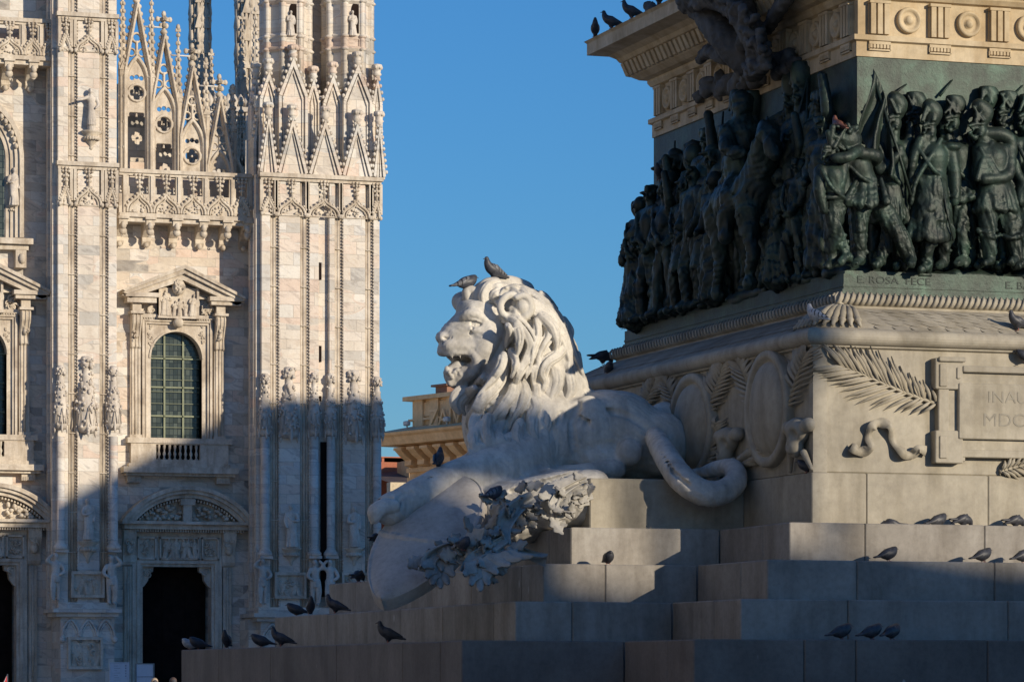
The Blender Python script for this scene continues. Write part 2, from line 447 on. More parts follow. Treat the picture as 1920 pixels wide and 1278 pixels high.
def bronze(name, k=1.0):
    m, t, b = mat(name); P = pos(t)
    n1 = noise(t, P, 2.6, 6, 0.65, 0.6); st = noise(t, pos(t, (1, 1, .2)), 5, 5, 0.6)
    ao = t.nodes.new('ShaderNodeNewGeometry').outputs['Pointiness']
    c = ramp(t, n1, [(0.3, tuple(k * x for x in (.014, .02, .017))), (0.5, tuple(k * x for x in (.026, .042, .033))), (0.72, tuple(k * x for x in (.045, .085, .065)))])
    c = mix(t, 0.6, c, ramp(t, st, [(0.35, (.5, .5, .5)), (0.62, (1.1, 1.15, 1.1)), (.78, (2.2, 2.4, 2.2))]), 'MULTIPLY')
    t.links.new(c, b.inputs['Base Color']); b.inputs['Metallic'].default_value = 0.3; b.inputs['Roughness'].default_value = 0.5
    b.inputs['Specular IOR Level'].default_value = 0.45
    bump(t, b, mix(t, .5, noise(t, P, 22, 5, .7), n1), 0.7, 0.02); return m
M_BRONZE = bronze('weathered_bronze', .85)
M_BRONZE2 = bronze('pale_green_bronze_field', 1.15)
# ================================================================ THE SETTING
R0 = random.Random(7)
M_PAVE = carved('piazza_paving', ((.25, .238, .22), (.31, .292, .27), (.36, .34, .312)), (.7, .68, .66), 0.4, 0.006, 0.2)
gm = M(); gm.add([(-700, -500, 0), (900, -500, 0), (900, 1500, 0), (-700, 1500, 0)], [(0, 1, 2, 3)])
tag(gm.obj('ground', M_PAVE), kind='structure')

# ================================================================ CATHEDRAL
YW, YL, YR = 141.7, 140.0, 139.7                     # bay wall, left pier face, corner pier face
cath = thing('cathedral', 'pale marble Gothic cathedral with piers, pediment windows and pinnacles behind the lion', 'cathedral', (33, YW, 0))

def B(m, a, b, t, u, Yf, Yb, ref=None, dx=0.0, ch=0.0):
    """box between photo columns a..b and rows t..u on the plane Yf, back to Yb"""
    r = ref if ref is not None else (a + b) / 2
    x0, x1 = onY(a, 0, Yf)[0] + dx, onY(b, 0, Yf)[0] + dx
    z0, z1 = xz(r, u, Yf)[1], xz(r, t, Yf)[1]
    return m.cbox(x0, x1, Yf, Yb, z0, z1, ch) if ch else m.box(x0, x1, Yf, Yb, z0, z1)
def PX(Y, dx=0.0, ref=None):
    """photo point -> (x,z) on plane Y; rows are levelled at column ref"""
    d = onY(ref, 0, Y)[1] / _ray(ref)[1] if ref is not None else None
    def f(a, t):
        if ref is None: x, z = xz(a, t, Y)
        else: x, z = onY(a, 0, Y)[0], EYE + (HOR - t) / FPX * d
        return x + dx, z
    return f
def arc(cx, cz, rx, rz, a0, a1, n=24):
    return [(cx + rx * cos(a0 + (a1 - a0) * i / n), cz + rz * sin(a0 + (a1 - a0) * i / n)) for i in range(n + 1)]

def ogee(m, x0, x1, z0, h, Y, r=0.05, fin=0.55, rnd=R0):
    """ogee hood moulding with a leafy finial and carved filling"""
    xc, w = (x0 + x1) / 2, (x1 - x0) / 2
    P = []
    for sgn in (-1, 1):
        pts = [(xc + sgn * w, 0.0), (xc + sgn * w * .98, .22 * h), (xc + sgn * w * .80, .48 * h), (xc + sgn * w * .42, .70 * h), (xc + sgn * w * .13, .88 * h), (xc, 1.12 * h)]
        q = spline(pts, 4); P.append(q)
        m.tube([(a, Y - r * .6, z0 + b) for a, b in q], r, 5)
        q2 = [(xc + (a - xc) * .78, b * .80) for a, b in q]
        m.tube([(a, Y - r * .2, z0 + b) for a, b in q2], r * .6, 5)
        for i in range(5, len(q) - 1, 3):
            m.blob((q[i][0] + sgn * r, Y - r, z0 + q[i][1] + r * .9), r * 1.0, r * .9, r * 1.0, 6, 4)
    zt = z0 + 1.12 * h
    m.tube([(xc, Y - r, zt - .05), (xc, Y - r, zt + fin)], r * .8, 5)
    for j, (dz, ww) in enumerate(((.28, .55), (.55, .9), (.82, 1.3), (1.0, 1.5))):
        for sgn in (-1, 0, 1):
            m.blob((xc + sgn * ww * r * 1.7, Y - r * (1.6 if sgn == 0 else 1.0), zt + fin * dz), r * 1.15, r * 1.0, r * 1.1, 6, 4)
    for i in range(int(16 * w / .5)):
        a = rnd.uniform(-.66, .66); b = rnd.uniform(.02, .72 - .6 * abs(a)); rr = rnd.uniform(.5, 1.0) * r
        m.blob((xc + a * w, Y - .2 * r, z0 + b * h), rr * rnd.uniform(.7, 1.6), rr * .7, rr * rnd.uniform(.7, 1.5), 6, 4)
def scrolls(m, x0, x1, z0, z1, Y, n, r, rnd=R0):
    for i in range(n):
        x, z = rnd.uniform(x0 + r, x1 - r), rnd.uniform(z0 + r, z1 - r)
        k = rnd.uniform(.5, 1.0) * r; a0 = rnd.uniform(0, 6.3); q = []
        for j in range(7):
            w = a0 + j * .75; rr = k * (1 - j * .1)
            q.append((x + rr * cos(w), Y - .3 * r, z + rr * sin(w)))
        m.tube(q, k * .28, 5)
        m.blob((x, Y, z), k * .45, k * .5, k * .45, 6, 4)

# ---- stone figures -------------------------------------------------------------
def figure_clay(h, seed, pose='robe', hs=58):
    """a carved standing figure, base centre at the origin, facing -Y"""
    rnd = random.Random(seed); e = h / hs
    c = Clay((-.42 * h, -.26 * h, -.02 * h), (.42 * h, .24 * h, 1.04 * h), e)
    S = lambda *p: tuple(q * h for q in p)
    lean = rnd.uniform(-.02, .02); tw = rnd.choice((-1, 1))
    c.ell(S(lean * 1.4, -.02, .93), S(.048, .055, .068), .01 * h)
    c.ell(S(lean * 1.4, .012, .945), S(.056, .058, .062), .01 * h)
    c.ell(S(lean * 1.4, -.07, .925), S(.012, .018, .016), .01 * h)
    c.bar(S(lean, 0, .80), S(lean * 1.4, -.01, .90), .04 * h, .032 * h, .02 * h)
    c.ell(S(lean, .0, .755), S(.105, .068, .085), .03 * h); c.ell(S(0, .0, .62), S(.088, .062, .13), .04 * h)
    if pose == 'robe':
        c.bar(S(0, 0, .55), S(.0, .01, .05), .095 * h, .125 * h, .04 * h)
        c.bar(S(.05 * tw, -.04, .5), S(.06 * tw, -.07, .28), .06 * h, .05 * h, .04 * h)
        for i in range(16):
            a = rnd.uniform(-2.9, -.2); x0, y0 = .105 * cos(a), .085 * sin(a)
            c.bar(S(x0 * .8, y0 * .8, rnd.uniform(.5, .62)), S(x0 * 1.25 + rnd.uniform(-.03, .03), y0 * 1.45, .02), .010 * h, .020 * h, .012 * h)
        for i in range(5):
            c.chain([(*S(-.12 * tw, -.03, .72 - i * .05), .014 * h), (*S(0, -.1, .62 - i * .06), .018 * h), (*S(.12 * tw, -.04, .58 - i * .05), .014 * h)], .012 * h)
        c.chain([(*S(.11 * tw, 0, .77), .04 * h), (*S(.15 * tw, -.04, .62), .036 * h), (*S(.06 * tw, -.12, .60), .024 * h)], .02 * h)
        c.chain([(*S(-.11 * tw, 0, .77), .04 * h), (*S(-.15 * tw, -.02, .60), .034 * h), (*S(-.12 * tw, -.08, .45), .022 * h)], .02 * h)
    elif pose == 'robe_point':
        c.bar(S(0, 0, .55), S(.0, .01, .05), .085 * h, .10 * h, .04 * h)
        for i in range(12):
            a = rnd.uniform(-2.9, -.2); x0, y0 = .095 * cos(a), .08 * sin(a)
            c.bar(S(x0 * .8, y0 * .8, rnd.uniform(.5, .62)), S(x0 * 1.2, y0 * 1.3, .14), .010 * h, .016 * h, .012 * h)
        c.chain([(*S(-.10, 0, .79), .038 * h), (*S(-.22, -.03, .74), .03 * h), (*S(-.37, -.06, .70), .02 * h)], .02 * h)
        c.chain([(*S(.11, 0, .77), .04 * h), (*S(.15, -.03, .62), .034 * h), (*S(.07, -.11, .52), .022 * h)], .02 * h)
        c.bar(S(.04, -.02, .2), S(.045, -.03, .03), .035 * h, .03 * h, .01 * h); c.bar(S(-.04, -.02, .2), S(-.045, -.05, .03), .035 * h, .03 * h, .01 * h)
    else:                                   # a carrying giant, arms raised to the load
        for sg in (-1, 1):
            c.chain([(*S(.05 * sg, 0, .52), .062 * h), (*S(.055 * sg, -.03 if sg == tw else .0, .29), .045 * h), (*S(.05 * sg, .01, .03), .03 * h)], .02 * h)
            c.ell(S(.05 * sg, -.03, .02), S(.03, .06, .022), .02 * h)
        c.chain([(*S(.10 * tw, 0, .79), .04 * h), (*S(.19 * tw, -.03, .84), .034 * h), (*S(.09 * tw, -.05, .96), .026 * h)], .02 * h)
        c.chain([(*S(-.10 * tw, 0, .78), .04 * h), (*S(-.17 * tw, -.03, .63), .034 * h), (*S(-.08 * tw, -.08, .55), .026 * h)], .02 * h)
        for i in range(5):
            c.chain([(*S(-.09, -.03, .56 - i * .025), .016 * h), (*S(0, -.08, .52 - i * .03), .02 * h), (*S(.09, -.02, .50 - i * .02), .016 * h)], .012 * h)
        c.chain([(*S(.08 * tw, -.04, .52), .03 * h), (*S(.10 * tw, -.05, .3), .03 * h), (*S(.09 * tw, -.02, .06), .02 * h)], .02 * h)
    return c.net()
_fig = {}
def figure_mesh(h, seed, pose):
    k = (pose, seed)
    if k not in _fig: _fig[k] = figure_clay(1.0, seed, pose)
    V, Q = _fig[k]; return V * h, Q
def stone_figure(px, t, u, Y, seed, pose, label, group, flip=False, m=None):
    """top-level statue whose feet are at photo row u and head at row t"""
    x, y, z0 = onY(px, u, Y); h = onY(px, t, Y)[2] - z0
    V, Q = figure_mesh(h / 1.0, seed, pose)
    if flip: V = V * np.array([-1, 1, 1]); Q = Q[:, ::-1]
    o = quads('stone_statue', V, Q, m or M_CARVE2); o.location = (x, y, z0)
    return tag(o, label, 'statue', group)
def corbel(m, px, t, u, Y, w):
    """leafy bracket hanging on the wall"""
    x, _, z1 = onY(px, t, Y); z0 = onY(px, u, Y)[2]; h = z1 - z0
    m.lathe((x, Y + .02, z0), [(.02, 0), (.10 * w, .1 * h), (.07 * w, .18 * h), (.28 * w, .5 * h), (.36 * w, .68 * h), (.30 * w, .76 * h), (.50 * w, .9 * h), (.50 * w, h)], 10, lambda a, z: 1 + .08 * cos(5 * a))
    for i in range(9):
        a = pi + pi * (i + .5) / 9
        m.blob((x + .34 * w * cos(a), Y + .34 * w * sin(a), z0 + .6 * h), .09 * w, .09 * w, .11 * h, 6, 4)

# ---- the bay: wall, window, doorway --------------------------------------------
GREY_GLASS, gt, gb = mat('leaded_window_glass')
gP = pos(gt); go_ = sepz(gt, gP)
gbk = gt.nodes.new('ShaderNodeTexBrick'); gt.links.new(comb(gt, go_[0], go_[2]), gbk.inputs['Vector'])
gbk.offset = 0; gbk.inputs['Color1'].default_value = (.03, .038, .031, 1); gbk.inputs['Color2'].default_value = (.085, .10, .082, 1); gbk.inputs['Mortar'].default_value = (.012, .014, .012, 1)
gbk.inputs['Scale'].default_value = 1; gbk.inputs['Brick Width'].default_value = .17; gbk.inputs['Row Height'].default_value = .24; gbk.inputs['Mortar Size'].default_value = .012
gt.links.new(gbk.outputs['Color'], gb.inputs['Base Color']); gb.inputs['Roughness'].default_value = 0.16; gb.inputs['Specular IOR Level'].default_value = 0.5
bump(gt, gb, noise(gt, gP, 5, 3), .25, .02)
M_IRON = plain('green_grey_window_iron', (.17, .19, .12), .55, 0.2)
M_WOOD_SHADE = plain('door_wood_and_opening_shade', (.016, .010, .008), .85, 0.0, .4, 3); M_WOOD_SHADE.node_tree.nodes['Principled BSDF'].inputs['Specular IOR Level'].default_value = .1  # door wood; also the painted shade of slits, niches and recess
M_ROD = plain('pale_iron_rod', (.62, .60, .57), .5)

def bay(dx, left):
    tagp = ' of the left bay' if left else ''
    f = PX(YW, dx, 331)
    # window -----------------------------------------------------------------
    xL, zb = f(282, 822); xR, zs = f(378, 672); za = f(331, 622)[1]; xc = (xL + xR) / 2; rx = (xR - xL) / 2
    m = M(); ow = f(265, 0)[0]; oe = f(396, 0)[0]; zt = f(331, 600)[1]
    wr = arc(xc, zs, rx, za - zs, pi, 0, 24)
    # spandrel slab: arch opening cut out of the rectangular frame
    outer = []
    for (x, z) in wr:
        ex = ow + .16 if x < xc else oe - .16
        outer.append((x, z))
    poly_l = [(ow + .18, zs)] + [(ow + .18, zt - .12), (xc, zt - .12)] + [p for p in wr[12::-1]]
    poly_r = [(oe - .18, zs), (oe - .18, zt - .12), (xc, zt - .12)] + [p for p in wr[12:]]
    m.prism(poly_l, YW - .06, YW + .5); m.prism(poly_r, YW - .06, YW + .5)
    m.box(ow + .18, xL, YW - .06, YW + .5, zb, zs); m.box(xR, oe - .18, YW - .06, YW + .5, zb, zs)
    # stepped mouldings round the frame
    for k, (o1, w1, pr) in enumerate(((0.0, .09, .20), (.09, .05, .12), (.14, .05, .16))):
        m.box(ow + o1, ow + o1 + w1, YW - pr, YW, zb, zt - o1); m.box(oe - o1 - w1, oe - o1, YW - pr, YW, zb, zt - o1)
        m.box(ow + o1 + w1, oe - o1 - w1, YW - pr, YW, zt - o1 - w1, zt - o1)
    ri = [(xc + (x - xc) * .94, zs + (z - zs) * .94 if z > zs else z) for x, z in wr]; ro = [(xc + (x - xc) * 1.07, zs + (z - zs) * 1.07) for x, z in wr]
    m.ring(ro, wr, YW - .11, YW)
    scrolls(m, ow + .2, ow + .55, zs + .35, zt - .14, YW - .06, 10, .09); scrolls(m, oe - .55, oe - .2, zs + .35, zt - .14, YW - .06, 10, .09)
    win = m.obj('window', M_CARVE, cath)
    # reveals and glass
    m = M(); g_ = [(x, z) for x, z in wr]; m.prism([(xL - .02, zb)] + [(x, z + .02) for x, z in g_] + [(xR + .02, zb)], YW + .42, YW + .45); m.obj('pane', GREY_GLASS, win)
    m = M()
    for px in (312, 347):
        x = f(px, 0)[0]; top = zs + (za - zs) * sqrt(max(0, 1 - ((x - xc) / rx) ** 2))
        m.box(x - .035, x + .035, YW + .34, YW + .41, zb, top)
    for py in (671, 725, 779):
        z = f(0, py)[1]; m.box(xL, xR, YW + .335, YW + .40, z - .03, z + .03)
        for px in (312, 347): m.blob((f(px, 0)[0], YW + .33, z), .05, .04, .05, 6, 4)
    for k in range(1, 9):
        z = zb + (za - zb) * k / 9; hw = rx * (1 if z < zs else sqrt(max(0, 1 - ((z - zs) / (za - zs)) ** 2)))
        m.box(xc - hw, xc + hw, YW + .37, YW + .40, z - .01, z + .01)
    m.obj('glazing_bar', M_IRON, win)
    # side pilasters and consoles
    for (a, b) in ((243, 262), (400, 419)):
        m = M(); x0, z0 = f(a, 822); x1, z1 = f(b, 655)
        m.box(x0, x1, YW - .16, YW, z0, z1); m.box(x0 + .05, x0 + .10, YW - .20, YW - .16, z0, z1); m.box(x1 - .10, x1 - .05, YW - .20, YW - .16, z0, z1)
        m.tube([((x0 + x1) / 2, YW - .17, z0 + .05), ((x0 + x1) / 2, YW - .17, z1)], .05, 6)
        m.box(x0 - .04, x1 + .04, YW - .24, YW, z0, z0 + .12)
        m.obj('pilaster', M_CARVE, win)
        m = M(); zk = f(0, 592)[1]; zl = f(0, 656)[1]; hh = zk - zl
        prof = [(YW, 0), (YW - .16, .0), (YW - .24, .05), (YW - .22, .14), (YW - .2, .3), (YW - .30, .52), (YW - .46, .72), (YW - .50, .9), (YW - .42, 1.0), (YW, 1.0)]
        m.prism([(y, zl + z * hh) for y, z in prof], x0 + .01, x1 - .01, 'x')
        for j in range(3): m.tube([(x0 + .06 + j * (x1 - x0 - .12) / 2, y - .01, zl + z * hh) for y, z in prof[1:-1]], .035, 5)
        m.blob(((x0 + x1) / 2, YW - .28, zl + .38 * hh), .11, .12, .13); scrolls(m, x0, x1, zl + .1 * hh, zl + .9 * hh, YW - .36, 5, .1)
        m.box(x0 - .06, x1 + .08, YW - .56, YW, zk, zk + .10)
        zc = f(0, 571)[1]; m.box(x0 + .03, x1 - .02, YW - .42, YW, zk + .10, zc)
        m.obj('console', M_CARVE, win)
    m = M(); x0, z0 = f(262, 598); x1, z1 = f(402, 592); m.box(x0, x1, YW - .24, YW, z0, z1 + .02)
    n = 30
    for i in range(n): x = x0 + (x1 - x0) * (i + .2) / n; m.box(x, x + .6 * (x1 - x0) / n, YW - .22, YW, z0 - .07, z0)
    # tympanum relief
    xa_, za_ = f(294, 598); xb_, zb_ = f(369, 541)
    m.box(xa_, xb_, YW - .30, YW, za_, zb_)
    m.box(xa_, xa_ + .09, YW - .40, YW, za_, zb_); m.box(xb_ - .09, xb_, YW - .40, YW, za_, zb_); m.box(xa_ - .03, xb_ + .03, YW - .42, YW, za_ - .01, za_ + .08)
    scrolls(m, f(270, 0)[0], xa_, za_ + .05, za_ + .75, YW - .12, 9, .17); scrolls(m, xb_, f(400, 0)[0], za_ + .05, za_ + .75, YW - .12, 9, .17)
    m.blob((xc, YW - .45, zb_ + .02), .28, .2, .33, 10, 7); scrolls(m, xc - .3, xc + .3, zb_ - .3, zb_ + .35, YW - .6, 8, .15)
    m.blob((xc + .02, YW - .3, f(0, 606)[1]), .22, .22, .22, 8, 6)
    m.obj('tympanum', M_CARVE, win)
    m = M()
    for i, (px, hh, ln) in enumerate(((303, .95, .05), (311, 1.02, -.05), (322, .62, .12), (333, .72, .0), (344, .6, -.1), (355, .9, .1), (361, .8, .12))):
        V, Q = figure_mesh(hh, 20 + i % 3, 'robe'); x = f(px, 0)[0]
        V = V.copy(); V[:, 0] += V[:, 2] * ln
        m.add(V * np.array([1, .8, 1]) + np.array([x, YW - .36, za_ + .08]), Q.tolist(), True)
    m.obj('relief_figures', M_CARVE, win)
    # broken pediment
    ap = f(338, 500); el = f(222, 549); er = f(453, 556); zret = f(0, 572)[1]
    m = M()
    for (e, sgn) in ((el, -1), (er, 1)):
        for (o0, o1, pr) in ((0, .16, .86), (.16, .34, .76), (.34, .60, .62)):
            q = [(e[0] - sgn * .0, e[1] - o0 * .55 - .02), (ap[0], ap[1] - o0), (ap[0], ap[1] - o1), (e[0] - sgn * .12 * o1 * 5, e[1] - o1 * .55)]
            m.prism(q, YW - pr, YW)
    for (a, b, e) in ((228, 292, el), (385, 450, er)):
        x0 = f(a, 0)[0]; x1 = f(b, 0)[0]; zt_ = f(0, 556)[1] if e is el else f(0, 559)[1]
        m.box(x0 + .1, x1 - .1, YW - .62, YW, zret, zt_ - .02); m.box(x0 + .02, x1 - .02, YW - .72, YW, zt_ - .12, zt_ + .05)
    m.prism([(f(290, 0)[0], f(0, 560)[1]), (ap[0], ap[1] - .62), (f(388, 0)[0], f(0, 560)[1])], YW - .18, YW)
    m.obj('pediment', M_CARVE, win)
    # sill and balustrade
    m = M(); x0, z0 = f(236, 832); x1, z1 = f(432, 822)
    m.box(x0, x1, YW - .34, YW + .4, z0, z1)
    for a, b in ((243, 290), (372, 425)): m.box(f(a, 0)[0], f(b, 0)[0], YW - .28, YW, f(0, 870)[1], z0)
    m.box(f(290, 0)[0], f(372, 0)[0], YW - .28, YW, f(0, 870)[1], f(0, 862)[1])
    m.box(f(290, 0)[0], f(372, 0)[0], YW - .28, YW - .1, f(0, 834)[1], z0)
    m.box(f(238, 0)[0], f(428, 0)[0], YW - .36, YW, f(0, 877)[1], f(0, 870)[1])
    m.box(f(226, 0)[0], f(441, 0)[0], YW - .62, YW, f(0, 888)[1], f(0, 877)[1]); m.box(f(232, 0)[0], f(436, 0)[0], YW - .45, YW, f(0, 893)[1], f(0, 888)[1])
    for a, b in ((236, 262), (403, 428)):
        m.box(f(a, 0)[0], f(b, 0)[0], YW - .30, YW, f(0, 906)[1], f(0, 893)[1])
        for i in range(6): x = f(a + 3 + i * 3.6, 0)[0]; m.box(x, x + .04, YW - .34, YW - .30, f(0, 905)[1], f(0, 899)[1])
    m.obj('sill', M_CARVE, win)
    for i in range(8):
        m = M(); x = f(296 + i * 10, 0)[0]; zq = f(0, 862)[1]; hq = f(0, 834)[1] - zq
        m.lathe((x, YW - .18, zq), [(.06, 0), (.06, .08 * hq), (.03, .14 * hq), (.07, .38 * hq), (.03, .6 * hq), (.055, .8 * hq), (.06, .9 * hq), (.06, hq)], 8)
        m.obj('baluster', M_CARVE, win)
    m = M(); m.box(f(290, 0)[0], f(372, 0)[0], YW - .06, YW - .03, f(0, 862)[1], f(0, 834)[1]); m.obj('recess_shade_panel', M_WOOD_SHADE, win)  # dark panel stands in for the shade behind the balusters
    # doorway ----------------------------------------------------------------
    m = M(); xo0 = f(266, 0)[0]; xo1 = f(395, 0)[0]; zl = f(0, 1062)[1]
    for (o0, o1, pr) in ((0, .12, .14), (.12, .24, .22), (.24, .42, .16)):
        m.box(xo0 - o1, xo0 - o0, YW - pr, YW, 0, zl + o1); m.box(xo1 + o0, xo1 + o1, YW - pr, YW, 0, zl + o1); m.box(xo0 - o0, xo1 + o0, YW - pr, YW, zl + o0, zl + o1)
    m.box(f(247, 0)[0], f(414, 0)[0], YW - .12, YW, zl + .42, f(0, 992)[1])
    for a, b in ((256, 291), (297, 371), (376, 408)):
        x0, z0 = f(a, 1049); x1, z1 = f(b, 1007)
        m.box(x0, x1, YW - .24, YW - .12, z0, z0 + .06); m.box(x0, x1, YW - .24, YW - .12, z1 - .06, z1); m.box(x0, x0 + .06, YW - .24, YW - .12, z0, z1); m.box(x1 - .06, x1, YW - .24, YW - .12, z0, z1)
        scrolls(m, x0 + .06, x1 - .06, z0 + .06, z1 - .06, YW - .15, int((b - a) * .5), .12)
    door = m.obj('doorway', M_CARVE, cath)
    m = M()
    for i, (px, ln) in enumerate(((306, .2), (317, .35), (331, -.1), (341, .25), (356, -.35), (365, -.1))):
        V, Q = figure_mesh(.8, 20 + i % 3, 'robe'); V = V.copy(); V[:, 0] += V[:, 2] * ln
        m.add(V * np.array([1.1, .7, 1]) + np.array([f(px, 0)[0], YW - .2, f(0, 1047)[1]]), Q.tolist(), True)
    m.obj('relief_figures', M_CARVE, door)
    for a, b in ((231, 246), (417, 433)):
        m = M(); x0 = f(a, 0)[0]; x1 = f(b, 0)[0]; z1 = f(0, 1062)[1]
        m.box(x0, x1, YW - .12, YW, 0, z1); m.box(x0 + .04, x0 + .09, YW - .16, YW - .12, 0, z1); m.box(x1 - .09, x1 - .04, YW - .16, YW - .12, 0, z1)
        m.tube([((x0 + x1) / 2, YW - .13, 0), ((x0 + x1) / 2, YW - .13, z1)], .04, 6); m.obj('pilaster', M_CARVE, door)
        m = M(); zq = f(0, 1060)[1]; hq = f(0, 994)[1] - zq
        prof = [(YW, 0), (YW - .14, 0), (YW - .2, .1), (YW - .16, .3), (YW - .24, .5), (YW - .42, .75), (YW - .46, 1.0), (YW, 1.0)]
        e = .03 if a < 300 else .0
        m.prism([(y, zq + z * hq) for y, z in prof], x0 - .05, x1 + .12, 'x')
        m.blob(((x0 + x1) / 2 + .03, YW - .28, zq + .45 * hq), .16, .14, .22); scrolls(m, x0 - .05, x1 + .12, zq + .25 * hq, zq + .95 * hq, YW - .36, 8, .13)
        m.obj('console', M_CARVE, door)
    m = M(); x0, z0 = f(222, 992); x1, z1 = f(470, 980)
    m.box(x0 + .12, x1 - .12, YW - .6, YW, z0 - .02, z1 - .08); m.box(x0, x1, YW - .78, YW, z1 - .08, z1 + .04)
    n = 46
    for i in range(n): x = x0 + .35 + (x1 - x0 - .7) * i / n; m.box(x, x + .055, YW - .5, YW, z0 - .12, z0 - .02)
    cx = (x0 + x1) / 2; z1 += .04; H = f(0, 912)[1] - z1; hw = (x1 - x0) / 2; Rr = (hw * hw + H * H) / (2 * H); a0 = math.asin(hw / Rr)
    def seg(off, pad=0.0): return [(cx + (Rr - off) * sin(w), z1 + H - Rr + (Rr - off) * cos(w)) for w in np.linspace(-a0 + pad, a0 - pad, 31)]
    m.ring(seg(0), seg(.16), YW - .80, YW); m.ring(seg(.16, .01), seg(.30, .02), YW - .70, YW); m.ring(seg(.30, .03), seg(.46, .06), YW - .55, YW)
    m.prism([(x, max(z, z1)) for x, z in seg(.4, .12)] + [(cx + hw * .8, z1), (cx - hw * .8, z1)], YW - .1, YW)
    for i in range(34):
        w = -a0 * .8 + a0 * 1.6 * i / 33; p = (cx + (Rr - .54) * sin(w), z1 + H - Rr + (Rr - .54) * cos(w)); m.box(p[0] - .03, p[0] + .03, YW - .42, YW - .1, p[1] - .05, p[1] + .05)
    m.box(cx - .18, cx + .18, YW - .5, YW, z1, z1 + H - .45); m.box(cx - .3, cx + .3, YW - .55, YW, z1 + H - .75, z1 + H - .5)
    for sg in (-1, 1):
        for i in range(26):
            u = R0.uniform(.2, 1.7); m.blob((cx + sg * u, YW - .25, z1 + R0.uniform(.08, max(.12, .62 - .3 * abs(u - .7)))), R0.uniform(.06, .13), .13, R0.uniform(.06, .13), 6, 4)
    m.obj('segmental_pediment', M_CARVE, door)
    for sg, px in ((1, 266), (-1, 395)):
        m = M(); x = f(px, 0)[0]
        q = [(x, zl), (x + sg * .48, zl), (x + sg * .46, zl - .2), (x + sg * .3, zl - .28), (x + sg * .26, zl - .55), (x + sg * .12, zl - .75), (x, zl - .85)]
        m.prism(q, YW + .02, YW + .3); scrolls(m, min(x, x + sg * .4), max(x, x + sg * .4), zl - .5, zl, YW + .0, 6, .13); m.obj('bracket', M_CARVE, door)
    m = M(); m.box(xo0 - .05, xo1 + .05, YW + 1.1, YW + 1.2, 0, zl + .05)
    for i in range(3):
        for (z0, z1) in ((.3, 1.6), (1.75, 2.9), (3.1, zl - .4)):
            w = (xo1 - xo0) / 3; m.box(xo0 + w * i + .14, xo0 + w * (i + 1) - .14, YW + 1.05, YW + 1.1, z0, z1)
    m.obj('door', M_WOOD_SHADE, door)

def wall_with_hole(m, x0, x1, z0, z1, holes, Y0, Y1):
    """vertical strips of wall around rectangular openings that do not overlap in height"""
    holes = sorted(holes, key=lambda h: h[2]); z = z0
    for (a, b, c, d) in holes:
        if c > z: m.box(x0, x1, Y0, Y1, z, c)
        m.box(x0, a, Y0, Y1, c, d); m.box(b, x1, Y0, Y1, c, d); z = d
    if z < z1: m.box(x0, x1, Y0, Y1, z, z1)
DXL = -7.87
f = PX(YW, 0, 331)
def bay_holes(dx):
    return [(f(266, 0)[0] + dx, f(395, 0)[0] + dx, 0.0, f(0, 1062)[1]), (f(282, 0)[0] + dx, f(378, 0)[0] + dx, f(0, 822)[1], f(0, 622)[1])]
m = M(); ztop = f(0, 335)[1]; xm = onY(165, 0, YW)[0]
wall_with_hole(m, xm, onY(600, 0, YW)[0], 0, ztop, bay_holes(0), YW, YW + .42)
wall_with_hole(m, 17, xm, 0, PX(YW, 0, 60)(0, -120)[1], bay_holes(DXL), YW, YW + .42)
m.box(17, 40.2, YW + 1.25, YW + 1.3, 0, f(0, 560)[1]); m.box(17, 20.5, YW + .42, YW + 1.25, 0, ztop)
m.obj('wall', M_WALL, cath)
bay(0, False); bay(DXL, True)

# ---- piers ---------------------------------------------------------------------
def pier(name, cols, groups, Yf, depth, z0, z1, slot=None):
    m = M(); X = lambda p: onY(p, 0, Yf)[0]
    a, b = cols[0][0], cols[-1][1]
    m.box(X(a) + .05, X(b) - .05, Yf + .22, Yf + depth, z0, z1)
    for (p, q) in cols: m.cbox(X(p), X(q), Yf, Yf + .22, z0, z1, .025)
    root = m.obj(name, M_PIER, cath)
    for (p, q) in groups:
        g_ = M(); x0, x1 = X(p), X(q); w = x1 - x0
        for k, (u, r) in enumerate(((.17, .16), (.5, .20), (.83, .16))):
            g_.tube([(x0 + w * u, Yf + .14, z0), (x0 + w * u, Yf + .14, z1)], r * w, 7)
        n = int((z1 - z0) / .13)
        for i in range(n): g_.blob((x0 + w * .985, Yf + .02, z0 + (i + .5) * .13), .045, .04, .045, 5, 3)
        for i in range(0, int((z1 - z0) / 1.55)):
            zz = z0 + .7 + i * 1.55; g_.box(x0 + .02, x1 - .02, Yf + .02, Yf + .1, zz, zz + .03)
        g_.obj('colonnette', M_CARVE, root)
    return root
Lc = [(108, 128), (145, 187), (203, 219)]; Lg = [(128, 145), (187, 203)]
Rc = [(490, 507), (523, 563), (580, 598), (617, 628), (643, 685), (700, 712)]; Rg = [(507, 523), (563, 580), (628, 643), (685, 700)]
zL0 = xz(165, 1143, YL)[1]; zR0 = xz(600, 1155, YR)[1]
pL = pier('pier', Lc, Lg, YL, 1.75, zL0, xz(165, -140, YL)[1])
pR = pier('corner_pier', Rc, Rg, YR, 2.1, zR0, xz(600, 330, YR)[1])
